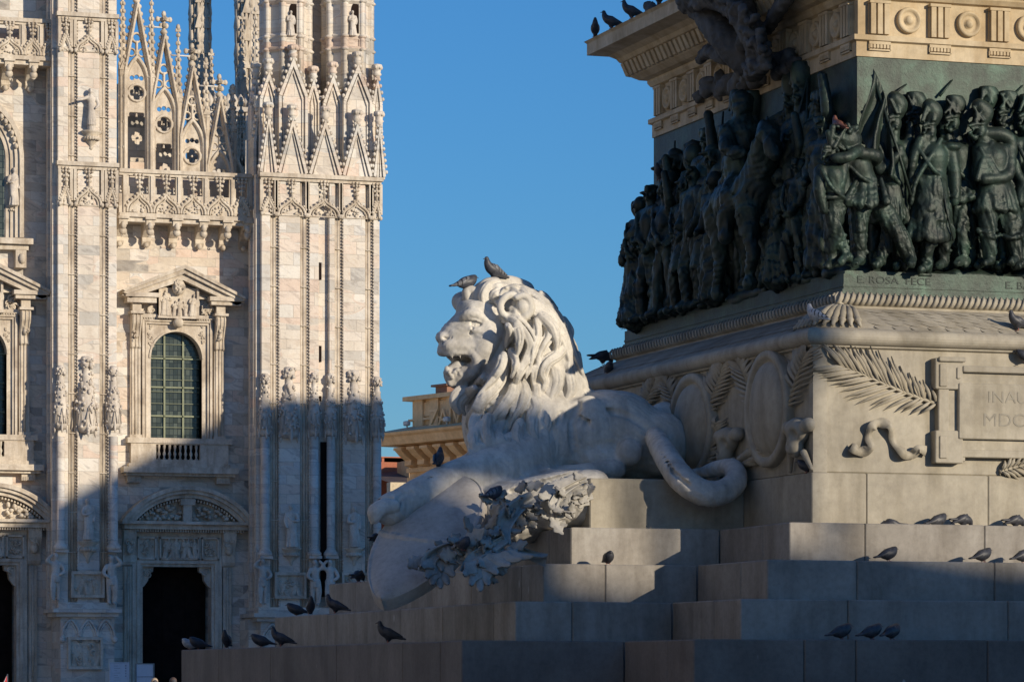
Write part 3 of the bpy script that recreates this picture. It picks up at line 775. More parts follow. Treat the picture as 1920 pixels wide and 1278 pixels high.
# masonry of the corner pier's north flank: stepped returns seen beside the bay
for (root, Yf, px, dep) in ((pL, YL, 108, 1.7), (pR, YR, 490, 2.0)):
    m = M(); X = onY(px, 0, Yf)[0]; zb, zt = (zL0, xz(165, -140, YL)[1]) if root is pL else (zR0, xz(600, 330, YR)[1])
    for (d0, d1, o) in ((.24, .52, .16), (.60, 1.0, .02), (1.08, 1.36, .18), (1.44, dep, .0)):
        m.box(X - o, X + .3, Yf + d0, Yf + d1, zb, zt)
    for d in (.56, 1.04, 1.40): m.tube([(X - .03, Yf + d, zb), (X - .03, Yf + d, zt)], .07, 6)
    m.obj('flank', M_PIER, root)
def frieze(root, Yf, ref, cols, top, bot, X0, X1, ends=True):
    """band of ogee blind tracery with a cornice"""
    fz = lambda t: PX(Yf, 0, ref)(0, t)[1]; X = lambda p: onY(p, 0, Yf)[0]
    m = M(); zt, zb = fz(top), fz(bot); h = zt - zb
    m.box(X(X0) - .06, X(X1) + .06, Yf - .20, Yf + .1, zt - .07, zt + .09); m.box(X(X0), X(X1), Yf - .10, Yf + .05, zt - .2, zt - .07)
    for (a, b) in cols:
        x0, x1 = X(a), X(b)
        m.box(x0 - .07, x0 + .05, Yf - .09, Yf + .06, zb + .1 * h, zt - .18); m.box(x1 - .05, x1 + .07, Yf - .09, Yf + .06, zb + .1 * h, zt - .18)
        ogee(m, x0 + .06, x1 - .06, zb, h * .42, Yf - .04, .055, h * .42)
        for sg in (0, 1): m.blob((x1 if sg else x0, Yf - .08, zb + .02), .08, .07, .1, 6, 4)
        m.box(x0 + .02, x1 - .02, Yf - .05, Yf, zb - .03, zb + .02)
    return m.obj('tracery_band', M_CARVE, root)
frieze(pL, YL, 165, [(112, 133), (141, 191), (199, 218)], 309, 385, 108, 219)
frieze(pL, YL, 165, [(112, 133), (141, 191), (199, 218)], 30, 97, 108, 219)
frieze(pR, YR, 600, [(490, 516), (519, 574), (577, 637), (640, 694), (697, 713)], 333, 406, 488, 714)
# slot in the corner pier: dark strips painted for the shade in narrow slits
m = M()
for (t, u) in ((492, 524), (648, 678), (742, 752)): B(m, 597, 603, t, u, YR + .16, YR + .3)
B(m, 602, 613, 828, 1118, YR + .10, YR + .215); m.obj('slit_shade', M_WOOD_SHADE, pR)

def spirelet(px, t, u, Y, w, root, seed):
    """carved hanging canopy with a crown"""
    rnd = random.Random(seed); x, _, z0 = onY(px, u, Y); h = onY(px, t, Y)[2] - z0; c = (x, Y + .02, z0); m = M()
    w *= .5
    m.lathe(c, [(.7 * w, .06 * h), (.98 * w, .12 * h), (1.0 * w, .3 * h), (.92 * w, .42 * h), (.80 * w, .46 * h), (.72 * w, .58 * h), (.78 * w, .60 * h), (.58 * w, .63 * h), (.50 * w, .74 * h), (.56 * w, .76 * h), (.40 * w, .79 * h), (.40 * w, .86 * h), (.60 * w, .88 * h), (.62 * w, .95 * h), (.45 * w, 1.0 * h), (.0, 1.01 * h)], 16, lambda a, z: 1 + .13 * abs(cos(4 * a)) - .06)
    for k in range(8):
        a = pi + pi * (k + .5) / 8 if w < .25 else 2 * pi * k / 8
        r = 1.0 * w
        if k % 2 == 0:
            m.lathe((x + r * .86 * cos(a), Y + r * .86 * sin(a), z0), [(.01, 0), (.16 * w, .05 * h), (.2 * w, .14 * h), (.08 * w, .22 * h)], 6)
        p = (x + r * cos(a), Y + r * sin(a))
        m.tube([(p[0] - .3 * w * sin(a), p[1], z0 + .14 * h), (p[0] * 1.0, p[1] - .02, z0 + .36 * h), (p[0] + .3 * w * sin(a), p[1], z0 + .14 * h)], .07 * w, 5)
    for i in range(70):
        zz = rnd.choice((rnd.uniform(.08, .48), rnd.uniform(.3, .62), rnd.uniform(.55, .8), rnd.uniform(.86, .97)))
        r = w * (1.02 if zz < .45 else .78 if zz < .62 else .55 if zz < .8 else .62); a = rnd.uniform(pi * .95, 2.05 * pi)
        k = w * rnd.uniform(.10, .2)
        m.blob((x + r * cos(a), Y + r * sin(a), z0 + zz * h), k, k, k * rnd.uniform(.8, 1.5), 6, 4)
    m.obj('canopy', M_CARVE2, root)
for i, (px, t, u, w) in enumerate(((162, 668, 820, .82), (114, 685, 812, .56), (213, 686, 812, .58))): spirelet(px, t, u, YL, w, pL, i)
for i, (px, t, u, w) in enumerate(((497, 700, 824, .56), (542, 688, 830, .80), (589, 698, 824, .52), (620, 700, 824, .50), (664, 694, 834, .80), (707, 706, 828, .56))): spirelet(px, t, u, YR, w, pR, 10 + i)
# shafts under the little canopies
for (root, Y, pxs, b) in ((pL, YL, (114, 213), 1030), (pR, YR, (497, 589, 620, 707), 1042)):
    m = M()
    for px in pxs:
        x, _, z1 = onY(px, 818, Y); z0 = onY(px, b, Y)[2]
        m.lathe((x, Y - .02, z0), [(.30, 0), (.30, .12), (.22, .22), (.17, .3), (.17, z1 - z0)], 8)
        m.box(x - .26, x + .26, Y - .26, Y + .1, z0 - .10, z0)
    m.obj('shaft', M_PIER, root)
# niches: statue recess frames, relief panels, base
def panel(root, Y, a, b, t, u, seed, nfig=3):
    m = M(); fz = PX(Y, 0, (a + b) / 2); x0, z0 = fz(a, u); x1, z1 = fz(b, t)
    m.box(x0, x1, Y - .05, Y + .1, z0, z1)
    for q in ((x0 - .1, x1 + .1, z1, z1 + .12), (x0 - .1, x1 + .1, z0 - .12, z0), (x0 - .1, x0, z0, z1), (x1, x1 + .1, z0, z1)): m.box(q[0], q[1], Y - .17, Y + .1, q[2], q[3])
    rnd = random.Random(seed); h = z1 - z0
    for i in range(nfig):
        V, Q = figure_mesh(h * rnd.uniform(.75, .95), 20 + i % 3, 'robe'); V = V.copy(); V[:, 0] += V[:, 2] * rnd.uniform(-.5, .5)
        m.add(V * np.array([1.1, .5, 1]) + np.array([x0 + (x1 - x0) * (i + .6) / (nfig + .2), Y - .06, z0]), Q.tolist(), True)
    scrolls(m, x0, x1, z0, z1, Y - .06, 6, .14, rnd)
    m.obj('relief_panel', M_CARVE, root)
panel(pL, YL, 137, 190, 1076, 1114, 1, 3); panel(pR, YR, 518, 568, 1078, 1116, 2, 4); panel(pR, YR, 644, 686, 1078, 1116, 5, 3)
def pier_base(root, Y, a, b, top, ref, arches):
    m = M(); fz = lambda t: PX(Y, 0, ref)(0, t)[1]; X = lambda p: onY(p, 0, Y)[0]; zt = fz(top)
    m.box(X(a) - .35, X(b) + .18, Y - .42, Y + 1.9, zt - .10, zt + .06); m.box(X(a) - .2, X(b) + .08, Y - .26, Y + 1.9, zt - .26, zt - .10); m.box(X(a) - .1, X(b), Y - .12, Y + 1.9, zt + .06, zt + .3)
    m.box(X(a), X(b) - .05, Y - .08, Y + 1.85, 0, zt - .26)
    n = arches; w = (X(b) - X(a) - .1) / n
    for i in range(n):
        xc = X(a) + .05 + w * (i + .5)
        q = spline([(xc - w * .5, zt - 1.1), (xc - w * .42, zt - .75), (xc - w * .2, zt - .50), (xc, zt - .38), (xc + w * .2, zt - .50), (xc + w * .42, zt - .75), (xc + w * .5, zt - 1.1)], 3)
        m.tube([(p[0], Y - .12, p[1]) for p in q], .06, 5); m.tube([(p[0] * .8 + xc * .2, Y - .1, p[1] - .12) for p in q], .04, 5)
        m.blob((xc - w * .5, Y - .16, zt - 1.15), .12, .1, .14); m.blob((xc + w * .5, Y - .16, zt - 1.15), .12, .1, .14)
        scrolls(m, xc - .3, xc + .3, zt - .6, zt - .35, Y - .1, 3, .1)
    m.obj('base', M_PIER, root)
pier_base(pL, YL, 113, 216, 1143, 165, 3); pier_base(pR, YR, 488, 716, 1152, 520, 6)
panel(pL, YL - .1, 131, 187, 1199, 1248, 3, 4)
m = M(); B(m, 466, 488, 1160, 1278, YR + .6, YR + 2); m.obj('base_return', M_PIER, pR)

# ---- statues on the piers (each a thing of its own) ----------------------------
G1 = 'carved statues on the cathedral piers'
for (px, t, u, Y, root) in ((171, 246, 282, YL, pL), (165, 1012, 1056, YL, pL), (546, 1026, 1060, YR, pR), (664, 1026, 1060, YR, pR)):
    m = M(); corbel(m, px, t, u, Y, .85); m.obj('corbel', M_CARVE, root)
stone_figure(172, 166, 246, YL - .22, 31, 'robe_point', 'robed stone statue with outstretched arm high on the left pier', G1)
stone_figure(166, 934, 1012, YL - .24, 32, 'robe', 'robed stone saint on a corbel low on the left pier', G1)
stone_figure(546, 944, 1026, YR - .24, 33, 'robe', 'robed stone saint on a corbel low on the corner pier, nearer the doorway', G1, True)
stone_figure(664, 948, 1026, YR - .24, 34, 'robe', 'winged robed stone saint on the corner pier beside the lion paw', G1)
for i, (px, t, u, Y, fl, lb) in enumerate(((105, 1036, 1126, YL - .2, False, 'stone giant carrying a shaft at the left edge of the left pier'), (209, 1040, 1132, YL - .2, True, 'stone giant carrying a shaft on the left pier beside the doorway'),
        (493, 1046, 1132, YR - .2, False, 'stone giant carrying a shaft on the corner pier beside the doorway'), (591, 1048, 1134, YR - .2, True, 'first of two stone giants flanking the dark slot of the corner pier'), (619, 1048, 1134, YR - .2, False, 'second of two stone giants flanking the dark slot, nearest the shield'), (707, 1048, 1134, YR - .2, True, 'stone giant at the outer corner of the cathedral behind the shield'))):
    stone_figure(px, t, u, Y, 41 + i % 2, 'giant', lb, 'stone giants carrying the pier shafts', fl)

# ---- balcony gallery of the bay -------------------------------------------------
def gallery(cols, a, b, top, bot, corb, ref, Yf, name='gallery'):
    """pierced parapet on corbels standing out from the bay wall"""
    fz = lambda t: PX(Yf, 0, ref)(0, t)[1]; X = lambda p: onY(p, 0, Yf)[0]
    m = M(); zt, zb = fz(top), fz(bot); h = zt - zb
    m.box(X(a), X(b), Yf - .06, Yf + .34, zt - .07, zt + .08); m.box(X(a), X(b), Yf + .02, Yf + .28, zt - .17, zt - .07)
    zm = zb + .46 * h
    m.box(X(a), X(b), Yf + .06, Yf + .24, zb, zm)                                # lower, closed part
    m.box(X(a), X(b), Yf - .02, YW, zb - .16, zb); m.box(X(a), X(b), Yf + .1, YW, zb - .34, zb - .16)
    for k, (p, q) in enumerate(cols):
        x0, x1 = X(p), X(q)
        if k == 0: m.box(x0 - .1, x0 + .06, Yf, Yf + .3, zb, zt - .17)
        m.box(x1 - .07, x1 + .07, Yf, Yf + .3, zb, zt - .17)
        m.box(x0 + .06, x0 + .13, Yf + .06, Yf + .24, zm, zt - .17); m.box(x1 - .14, x1 - .07, Yf + .06, Yf + .24, zm, zt - .17)
        ogee(m, x0 + .05, x1 - .05, zb + .02, h * .44, Yf + .03, .06, h * .40)
    r = m.obj(name, M_CARVE, cath)
    for px in corb:
        m = M(); x = X(px); z1 = zb - .16; w = .17
        prof = [(YW, -1.0), (YW - .12, -1.0), (YW - .22, -.86), (YW - .18, -.7), (YW - .5, -.45), (Yf + .06, -.3), (Yf + .02, 0), (YW, 0)]
        m.prism([(y, z1 + z) for y, z in prof], x - w, x + w, 'x'); m.box(x - w - .05, x + w + .05, Yf - .06, YW, z1 - .08, z1 + .02)
        m.blob((x, Yf + .06, z1 - .34), .13, .12, .17); m.blob((x, Yf + .14, z1 - .56), .17, .14, .16); m.blob((x, YW - .2, z1 - 1.0), .12, .12, .12)
        scrolls(m, x - .16, x + .16, z1 - .9, z1 - .15, Yf + .14, 4, .1)
        m.obj('corbel', M_CARVE, r)
    return r
YG = YW - 1.0
gallery([(236, 286), (286, 337), (337, 387), (387, 437), (437, 470)], 224, 482, 324, 402, (232, 283, 333, 383, 428, 466), 331, YG)
gallery([(-60, -8), (-8, 44), (44, 78), (78, 110)], -60, 112, 38, 104, (-30, 18, 64), 40, YG - .1)

# ---- stepped gables over the gallery ---------------------------------------------
def d_seg(X, Z, a, b):
    ax, az = a; bx, bz = b[0] - a[0], b[1] - a[1]; L = bx * bx + bz * bz + 1e-9
    t = np.clip(((X - ax) * bx + (Z - az) * bz) / L, 0, 1)
    return np.sqrt((X - ax - t * bx) ** 2 + (Z - az - t * bz) ** 2)
def d_arch(X, Z, cx, zs, w, hgt):
    """signed distance-like field of a pointed arch shape open downwards"""
    R = (w * w + hgt * hgt) / (2 * w); o = R - w
    a = np.sqrt((X - cx - o) ** 2 + (Z - zs) ** 2) - R; b = np.sqrt((X - cx + o) ** 2 + (Z - zs) ** 2) - R
    up = np.maximum(a, b); return np.where(Z > zs, up, np.abs(X - cx) - w)
def quatre(X, Z, cx, cz, r):
    d = None
    for k in range(4):
        e = np.sqrt((X - cx - r * .52 * cos(k * pi / 2)) ** 2 + (Z - cz - r * .52 * sin(k * pi / 2)) ** 2) - r * .40
        d = e if d is None else np.minimum(d, e)
    return d
def gable(k, xc, apex, Yf):
    fz = PX(Yf, 0, 331); cx, za = fz(xc, apex); sc = abs(fz(1, 0)[0] - fz(0, 0)[0]); P = lambda v: v * sc
    zbot = fz(0, 330)[1]; w = P(25)
    c = Clay((cx - w - .12, Yf - .3, zbot - .1), (cx + w + .12, Yf + .32, za + .5), .026)
    sl, X, Y, Z = c.sub(c.lo, c.lo + c.h * c.n)
    zg = za - P(132); zs = za - P(150); ah = P(50)
    def plate(d2, y0, y1): return np.maximum(d2, np.maximum(Yf + y0 - Y, Y - Yf - y1))
    rake = np.minimum(d_seg(X, Z, (cx - w, zg), (cx, za)), d_seg(X, Z, (cx + w, zg), (cx, za)))
    post = np.minimum(d_seg(X, Z, (cx - w, zbot), (cx - w, zg)), d_seg(X, Z, (cx + w, zbot), (cx + w, zg)))
    fr = np.minimum(rake, post)
    c.put(sl, plate(fr - P(3.6), -.20, .22), .01); c.put(sl, plate(fr - P(1.5), -.28, .24), .02)
    A = d_arch(X, Z, cx, zs, w * .86, ah)
    c.put(sl, plate(np.abs(A) - P(2.6), -.16, .2), .01); c.put(sl, plate(np.abs(A + P(3)) - P(1.0), -.10, .2), .02)
    # filling of the pointed head: circle with four foils over a trefoiled light
    zc = za - P(168); rr = P(15.5)
    ring = np.abs(np.sqrt((X - cx) ** 2 + (Z - zc) ** 2) - rr) - P(2.0)
    q = quatre(X, Z, cx, zc, rr * .98)
    fill = np.maximum(A, np.maximum(-q, za - P(205) - Z))
    lan = np.minimum(np.minimum(np.sqrt((X - cx) ** 2 + (Z - za + P(200)) ** 2) - P(6.5), np.sqrt((X - cx - P(8)) ** 2 + (Z - za + P(209)) ** 2) - P(6.5)), np.sqrt((X - cx + P(8)) ** 2 + (Z - za + P(209)) ** 2) - P(6.5))
    fill2 = np.maximum(np.maximum(A, -lan), np.maximum(Z - za + P(180), za - P(213) - Z)); fill2 = np.maximum(fill2, -(np.sqrt((X - cx) ** 2 + (Z - zc) ** 2) - rr))
    for e in ((cx - P(9), za - P(140)), (cx + P(9), za - P(140)), (cx, za - P(138))):
        fill = np.maximum(fill, -(np.sqrt((X - e[0]) ** 2 + (Z - e[1]) ** 2) - P(4.2)))
    c.put(sl, plate(np.minimum(fill, fill2), -.02, .10), .01); c.put(sl, plate(ring, -.10, .16), .02)
    # little rose between arch and gable
    zr = za - P(64); ring2 = np.abs(np.sqrt((X - cx) ** 2 + (Z - zr) ** 2) - P(8.5)) - P(1.8); c.put(sl, plate(ring2, -.08, .12), .02)
    for sg in (-1, 1): c.put(sl, plate(np.abs(np.sqrt((X - cx - sg * P(10)) ** 2 + (Z - zr + P(28)) ** 2) - P(7)) - P(1.5), -.06, .1), .02)
    c.put(sl, plate(d_seg(X, Z, (cx, zr - P(8)), (cx, zs + ah)) - P(2), -.1, .1), .02)
    V, Q = c.net(); o = quads('gable', V, Q, M_CARVE, cath)
    m = M()
    for sg in (-1, 1):
        for i in range(9):
            u = (i + .7) / 9.6; x = cx + sg * w * u; z = za + (zg - za) * u
            m.blob((x + sg * .09, Yf, z + .10), .085, .09, .10, 6, 4)
    m.tube([(cx, Yf, za - .1), (cx, Yf, za + P(38))], .07, 6)
    for (dz, ww) in ((18, 5), (30, 12)):
        m.box(cx - P(ww), cx + P(ww), Yf - .07, Yf + .07, za + P(dz) - .07, za + P(dz) + .07); m.box(cx - .07, cx + .07, Yf - P(ww), Yf + P(ww), za + P(dz) - .07, za + P(dz) + .07)
        for sg in (-1, 1): m.blob((cx + sg * P(ww), Yf, za + P(dz)), .10, .1, .12, 6, 4); m.blob((cx, Yf - P(ww) * .8, za + P(dz)), .10, .1, .12, 6, 4)
    m.blob((cx, Yf, za + P(40)), .10, .1, .14, 6, 4); m.blob((cx, Yf, za + P(6)), .16, .16, .12, 7, 4)
    m.obj('crocket', M_CARVE, o)
YGB = YW + .15
for k, (xc, apex) in enumerate(((256, 12), (307, 68), (360, 125), (411, 180))): gable(k, xc, apex, YGB)
def pinnacle(px, t, u, Y, w, name='pinnacle', parent=cath, m_=None, shaft=.5):
    """square shaft with gablets and a crocketed spire"""
    x, _, z0 = onY(px, u, Y); z1 = onY(px, t, Y)[2]; h = z1 - z0; m = M(); hs = h * shaft
    m.lathe((x, Y, z0), [(w, 0), (w, hs * .94), (w * 1.25, hs * .96), (w * 1.25, hs)], 8, smooth=False)
    for k in range(4):
        a = k * pi / 2 + pi / 4 * 0; m.tube([(x + w * cos(a), Y + w * sin(a), z0), (x + w * cos(a), Y + w * sin(a), z0 + hs)], w * .18, 5)
        for q in (.25, .5, .75): m.blob((x + w * cos(a), Y + w * sin(a), z0 + hs * q), w * .3, w * .3, w * .5, 6, 4)
    m.prism([(x - w, z0 + hs + .01), (x, z0 + hs + 2.6 * w), (x + w, z0 + hs + .01)], Y - w * 1.12, Y + w * 1.12); m.prism([(Y - w, z0 + hs + .012), (Y, z0 + hs + 2.55 * w), (Y + w, z0 + hs + .012)], x - w * 1.1, x + w * 1.1, 'x')
    m.lathe((x, Y, z0 + hs), [(w, 0), (w * .16, (h - hs) * .92)], 8, smooth=False)
    n = max(4, int((h - hs) / .34))
    for i in range(n):
        zz = (i + .8) / (n + .4); r = w * (1 - zz * .86)
        for k in range(4):
            a = k * pi / 2 + pi / 8; m.blob((x + r * 1.1 * cos(a), Y + r * 1.1 * sin(a), z0 + hs + zz * (h - hs) * .92), .07, .07, .09, 5, 4)
    if name == 'spire':
        for q in (.12, .34, .56, .78):
            zq = z0 + hs * (.45 + .55 * q)
            m.lathe((x, Y, zq), [(w, -.06), (w * 1.22, 0), (w * 1.22, .08), (w, .16)], 8, smooth=False)
            for k in range(8):
                a = k * pi / 4 + pi / 8; e = (x + w * 1.05 * cos(a), Y + w * 1.05 * sin(a)); m.lathe((e[0], e[1], zq), [(w * .16, -.5), (w * .2, .1), (w * .26, .2), (.01, 1.1)], 5); m.blob((e[0], e[1], zq + 1.1), .05, .05, .08, 5, 4)
            m.prism([(x - w * .8, zq - .5), (x, zq + .9), (x + w * .8, zq - .5)], Y - w * 1.14, Y + w * 1.14)
        for k in range(16): a = k * pi / 8; m.tube([(x + w * cos(a), Y + w * sin(a), z0), (x + w * cos(a), Y + w * sin(a), z0 + hs)], w * .1, 4)
    m.box(x - w * .7, x + w * .7, Y - .04, Y + .04, z1 - .3, z1 - .18); m.blob((x, Y, z1 - .12), .09, .09, .14, 6, 4)
    return m.obj(name, m_ or M_CARVE, parent)
pinnacle(284, -30, 325, YW + .1, .15); pinnacle(334, 46, 325, YW + .1, .15); pinnacle(386, 108, 325, YW + .1, .14); pinnacle(230, -60, 325, YW + .1, .15); pinnacle(437, 158, 330, YW + .4, .14)
m = M()
for (a, b, t) in ((270, 310, 49), (322, 362, 103), (375, 412, 160)):
    p, q = onY(a, t, YW), onY(b, t, YW); m.tube([(p[0], YW + .1, p[2]), (q[0], YW + .1, p[2])], .035, 6)
m.obj('tie_rod', M_ROD, cath)
# wall behind the gables, stepping down to the right
m = M(); zq = f(0, 345)[1]
for (a, b, t) in ((222, 285, 150), (285, 336, 205), (336, 372, 300)):
    m.box(onY(a, 0, YW + 1.5)[0], onY(b, 0, YW + 1.5)[0], YW + 1.5, YW + 1.9, zq - 2, f(0, t)[1])
m.box(onY(222, 0, YW)[0], onY(480, 0, YW)[0], YW + .42, YW + 1.5, zq - .3, zq)
m.obj('wall', M_WALL, cath)

# ---- gabled crown and turrets of the corner pier ----------------------------------
def blind_gable(m, a, b, apex, spring, bot, Yf, ref=600, crown=True, dep=.3):
    fz = PX(Yf, 0, ref); x0, x1 = fz(a, 0)[0], fz(b, 0)[0]; xc = (x0 + x1) / 2; zb, zs, za = fz(0, bot)[1], fz(0, spring)[1], fz(0, apex)[1]
    m.prism([(x0, zb), (x0, zs), (xc, za), (x1, zs), (x1, zb)], Yf, Yf + dep)
    t = .11
    for sg, xe in ((-1, x0), (1, x1)):
        q = [(xe, zs), (xc, za), (xc, za - .34), (xe - sg * t, zs - .06)]
        m.prism(q, Yf - .14, Yf); q2 = [(xe - sg * .16, zs - .12), (xc, za - .45), (xc, za - .58), (xe - sg * .22, zs - .18)]
        m.prism(q2, Yf - .07, Yf)
        if zs - zb > .3: m.box(min(xe, xe - sg * t), max(xe, xe - sg * t), Yf - .12, Yf, zb, zs - .03); m.box(min(xe - sg * .17, xe - sg * .22), max(xe - sg * .17, xe - sg * .22), Yf - .06, Yf, zb, zs - .15)
        n = max(4, int((za - zs) / .23))
        for i in range(n):
            u = (i + .5) / n; m.blob((xe + (xc - xe) * u + sg * .05, Yf - .06, zs + (za - zs) * u + .06), .075, .08, .085, 6, 4)
    if crown:
        m.lathe((xc, Yf - .02, za - .08), [(.12, 0), (.13, .12), (.2, .2), (.15, .28), (.18, .42), (.22, .46), (.22, .58), (.1, .62)], 8)
        for k in range(4): m.blob((xc + .18 * cos(pi + k * pi / 3), Yf - .02 + .18 * sin(pi + k * pi / 3), za + .4), .07, .07, .1, 5, 4)
for (a, b, apex) in ((486, 519, 222), (520, 576, 224), (578, 640, 224), (641, 697, 227), (699, 722, 228)):
    m = M(); blind_gable(m, a, b, apex, 326, 331, YR - .08); m.obj('gablet', M_PIER, pR)
for (a, b, apex, sp, Y) in ((486, 520, 140, 190, YR + .55), (522, 576, 112, 182, YR + .3), (574, 600, 150, 192, YR + .75), (605, 642, 140, 192, YR + .55), (643, 697, 118, 186, YR + .3), (697, 716, 140, 190, YR + .55)):
    m = M(); blind_gable(m, a, b, apex, sp, 332, Y, dep=.5); m.obj('gablet', M_PIER, pR)
m = M(); m.box(onY(492, 0, YR)[0], onY(712, 0, YR)[0], YR + .9, YR + 2.6, xz(600, 335, YR)[1], xz(600, 205, YR)[1]); m.box(onY(545, 0, YR)[0], onY(694, 0, YR)[0], YR + 2.3, YR + 3.6, xz(600, 335, YR)[1], xz(600, -80, YR)[1]); m.obj('core', M_PIER, pR)
for (px, lb) in ((536, ''), (652, '')):
    x, Y, z0 = onY(px, 205, YR + 1.45); z1 = onY(px, -120, YR + 1.45)[2]; r = .92; m = M()
    fz = PX(YR + 1.0, 0, px)
    m.lathe((x, Y, z0), [(r, 0), (r, z1 - z0)], 8, smooth=False, ph=pi / 8)
    for k in range(8):
        a = k * pi / 4 + pi / 8; q = (x + r * cos(a), Y + r * sin(a))
        m.tube([(q[0], q[1], z0), (q[0], q[1], z1)], .16, 4); m.tube([(q[0], q[1], z0), (q[0], q[1], z1)], .10, 6)
        a2 = k * pi / 4; t_ = (-sin(a2), cos(a2)); n_ = (cos(a2), sin(a2))
        for sg in (-1, 1):
            c_ = (x + r * .93 * n_[0] + sg * .24 * t_[0], Y + r * .93 * n_[1] + sg * .24 * t_[1]); m.tube([(c_[0], c_[1], z0), (c_[0], c_[1], z1)], .05, 4)
    for t in (96, 72, 6, -30):
        z = fz(0, t)[1]; w = .13 if t in (96, 6) else .06
        m.lathe((x, Y, z), [(r + .03, -.1), (r + w, 0), (r + w + .02, .07), (r + .02, .14)], 8, smooth=False, ph=pi / 8)
        for k in range(8):
            a = k * pi / 4 + pi / 8; m.blob((x + (r + .04) * cos(a), Y + (r + .04) * sin(a), z + .02), .2, .2, .09, 6, 4)
    # spire above the frame
    m.lathe((x, Y, z1), [(r * 1.1, 0), (r * .85, .6), (.1, 9)], 8, smooth=False, ph=pi / 8)
    T = m.obj('turret', M_PIER, pR)
    m = M(); n_ = fz(px + 6, 70); x0, zz0 = fz(px + 0, 70); x1, zz1 = fz(px + 18, 16)
    m.prism([(x0 + .03, zz0)] + arc((x0 + x1) / 2, zz1 - .15, (x1 - x0) / 2 - .03, .3, pi, 0, 10) + [(x1 - .03, zz0)], Y - r * .955, Y - r * .90); m.obj('niche', M_WOOD_SHADE, T)  # flat dark plate, painted shade of the niche hollow
    stone_figure(px + 9.5, 20, 68, Y - r * 1.02, 35 if px < 600 else 36, 'robe', 'small stone figure in the niche of the ' + ('turret nearer the gables' if px < 600 else 'turret at the cathedral corner'), 'niche figures of the turrets')
# flank of the corner pier crown, stepped back beside the bay
m = M()
for (a, b, t, Y) in ((470, 490, 150, YR + 1.3), (474, 492, 210, YR + .8)): blind_gable(m, a, b, t, t + 60, 335, Y, dep=.5)
m.obj('gablet', M_PIER, pR)

m = M(); m.box(6, 39.6, YW + 3, 300, 0, 19.5); m.box(12, 33, YW + 20, 296, 19.5, 21.0); m.obj('nave', M_PIER, cath)
# ---- roof spires and parapet seen behind ------------------------------------------
pinnacle(375, -260, 330, YW + 16, .42, 'spire', cath, M_CARVE, .66); pinnacle(396, 92, 330, YW + 15, .20, 'spire'); pinnacle(360, 110, 330, YW + 14, .2, 'spire')
pinnacle(465, -260, 330, YW + 14, .50, 'spire', cath, M_CARVE, .72); pinnacle(454, 24, 330, YW + 13, .24, 'spire'); pinnacle(479, 14, 330, YW + 12, .24, 'spire')
pinnacle(434, 160, 340, YW + 4, .17, 'spire'); pinnacle(452, 182, 340, YW + 5, .15, 'spire'); pinnacle(421, 180, 340, YW + 8, .14, 'spire')
m = M(); fz = PX(YW + 12, 0, 440); x0, z0 = fz(395, 345); x1, z1 = fz(488, 205)
m.box(x0, x1, YW + 12, YW + 12.4, z0, fz(0, 236)[1]); m.box(x0, x1, YW + 11.9, YW + 12.5, z1 - .1, z1 + .1)
for i in range(9):
    x = x0 + (x1 - x0) * i / 8; m.box(x - .09, x + .09, YW + 12, YW + 12.3, fz(0, 236)[1], z1); m.lathe((x, YW + 12.2, z1), [(.1, 0), (.12, .2), (.2, .35), (.12, .55), (.02, .7)], 6)
m.obj('roof_parapet', M_CARVE2, cath)
m = M()                                              # flying buttress sloping down behind the last gable
for (a, t, b, u, Y) in ((400, 210, 452, 330, YW + 3), (430, 300, 478, 215, YW + 6)):
    p, q = xz(a, t, Y), xz(b, u, Y); m.tube([(p[0], Y, p[1]), (q[0], Y, q[1])], .2, 4)
    for i in range(8): m.blob((p[0] + (q[0] - p[0]) * i / 8, Y, p[1] + (q[1] - p[1]) * i / 8 + .22), .1, .1, .14, 5, 4)
m.obj('flying_buttress', M_CARVE, cath)

# ---- left bay, upper half: great blind arch, its window, ledge and console statue ---
fz = PX(YW, 0, 20); m = M()
cx, zs = fz(-48, 300)
for k, (r0, r1, pr) in enumerate(((90, 82, .34), (82, 74, .24), (74, 66, .14), (66, 58, .06))):
    sc = (fz(1, 0)[0] - fz(0, 0)[0])
    o_ = arc(cx, zs, r0 * sc, r0 * 1.28 * sc, pi, 0, 30); i_ = arc(cx, zs, r1 * sc, r1 * 1.28 * sc, pi, 0, 30)
    m.ring(o_, i_, YW - pr, YW)
    for sg in (-1, 1): m.box(min(cx + sg * r0 * sc, cx + sg * r1 * sc), max(cx + sg * r0 * sc, cx + sg * r1 * sc), YW - pr, YW, fz(0, 446)[1], zs)
for i in range(10): w = .25 + i * .13; m.blob((cx + 78 * sc * cos(w), YW - .3, zs + 78 * 1.28 * sc * sin(w)), .1, .1, .12, 5, 4)
m.obj('arch', M_CARVE, cath)
m = M(); m.box(fz(-60, 0)[0], fz(8, 0)[0], YW - .02, YW - .005, fz(0, 446)[1], fz(0, 232)[1]); m.obj('pane', GREY_GLASS, cath)
m = M(); m.box(fz(-60, 0)[0], fz(57, 0)[0], YW - .62, YW, fz(0, 460)[1], fz(0, 449)[1]); m.box(fz(-60, 0)[0], fz(50, 0)[0], YW - .42, YW, fz(0, 470)[1], fz(0, 460)[1])
m.box(fz(26, 0)[0], fz(46, 0)[0], YW - .40, YW, fz(0, 503)[1], fz(0, 470)[1]); m.blob((fz(38, 0)[0], YW - .42, fz(0, 486)[1]), .15, .12, .22); m.obj('ledge', M_CARVE, cath)
m = M(); B(m, 12, 40, 330, 410, YW - .05, YW); m.obj('niche', M_WOOD_SHADE, cath)  # dark sheet on the wall paints the shadow inside the niche
m = M(); corbel(m, 26, 386, 408, YW, .6); m.obj('corbel', M_CARVE, cath)
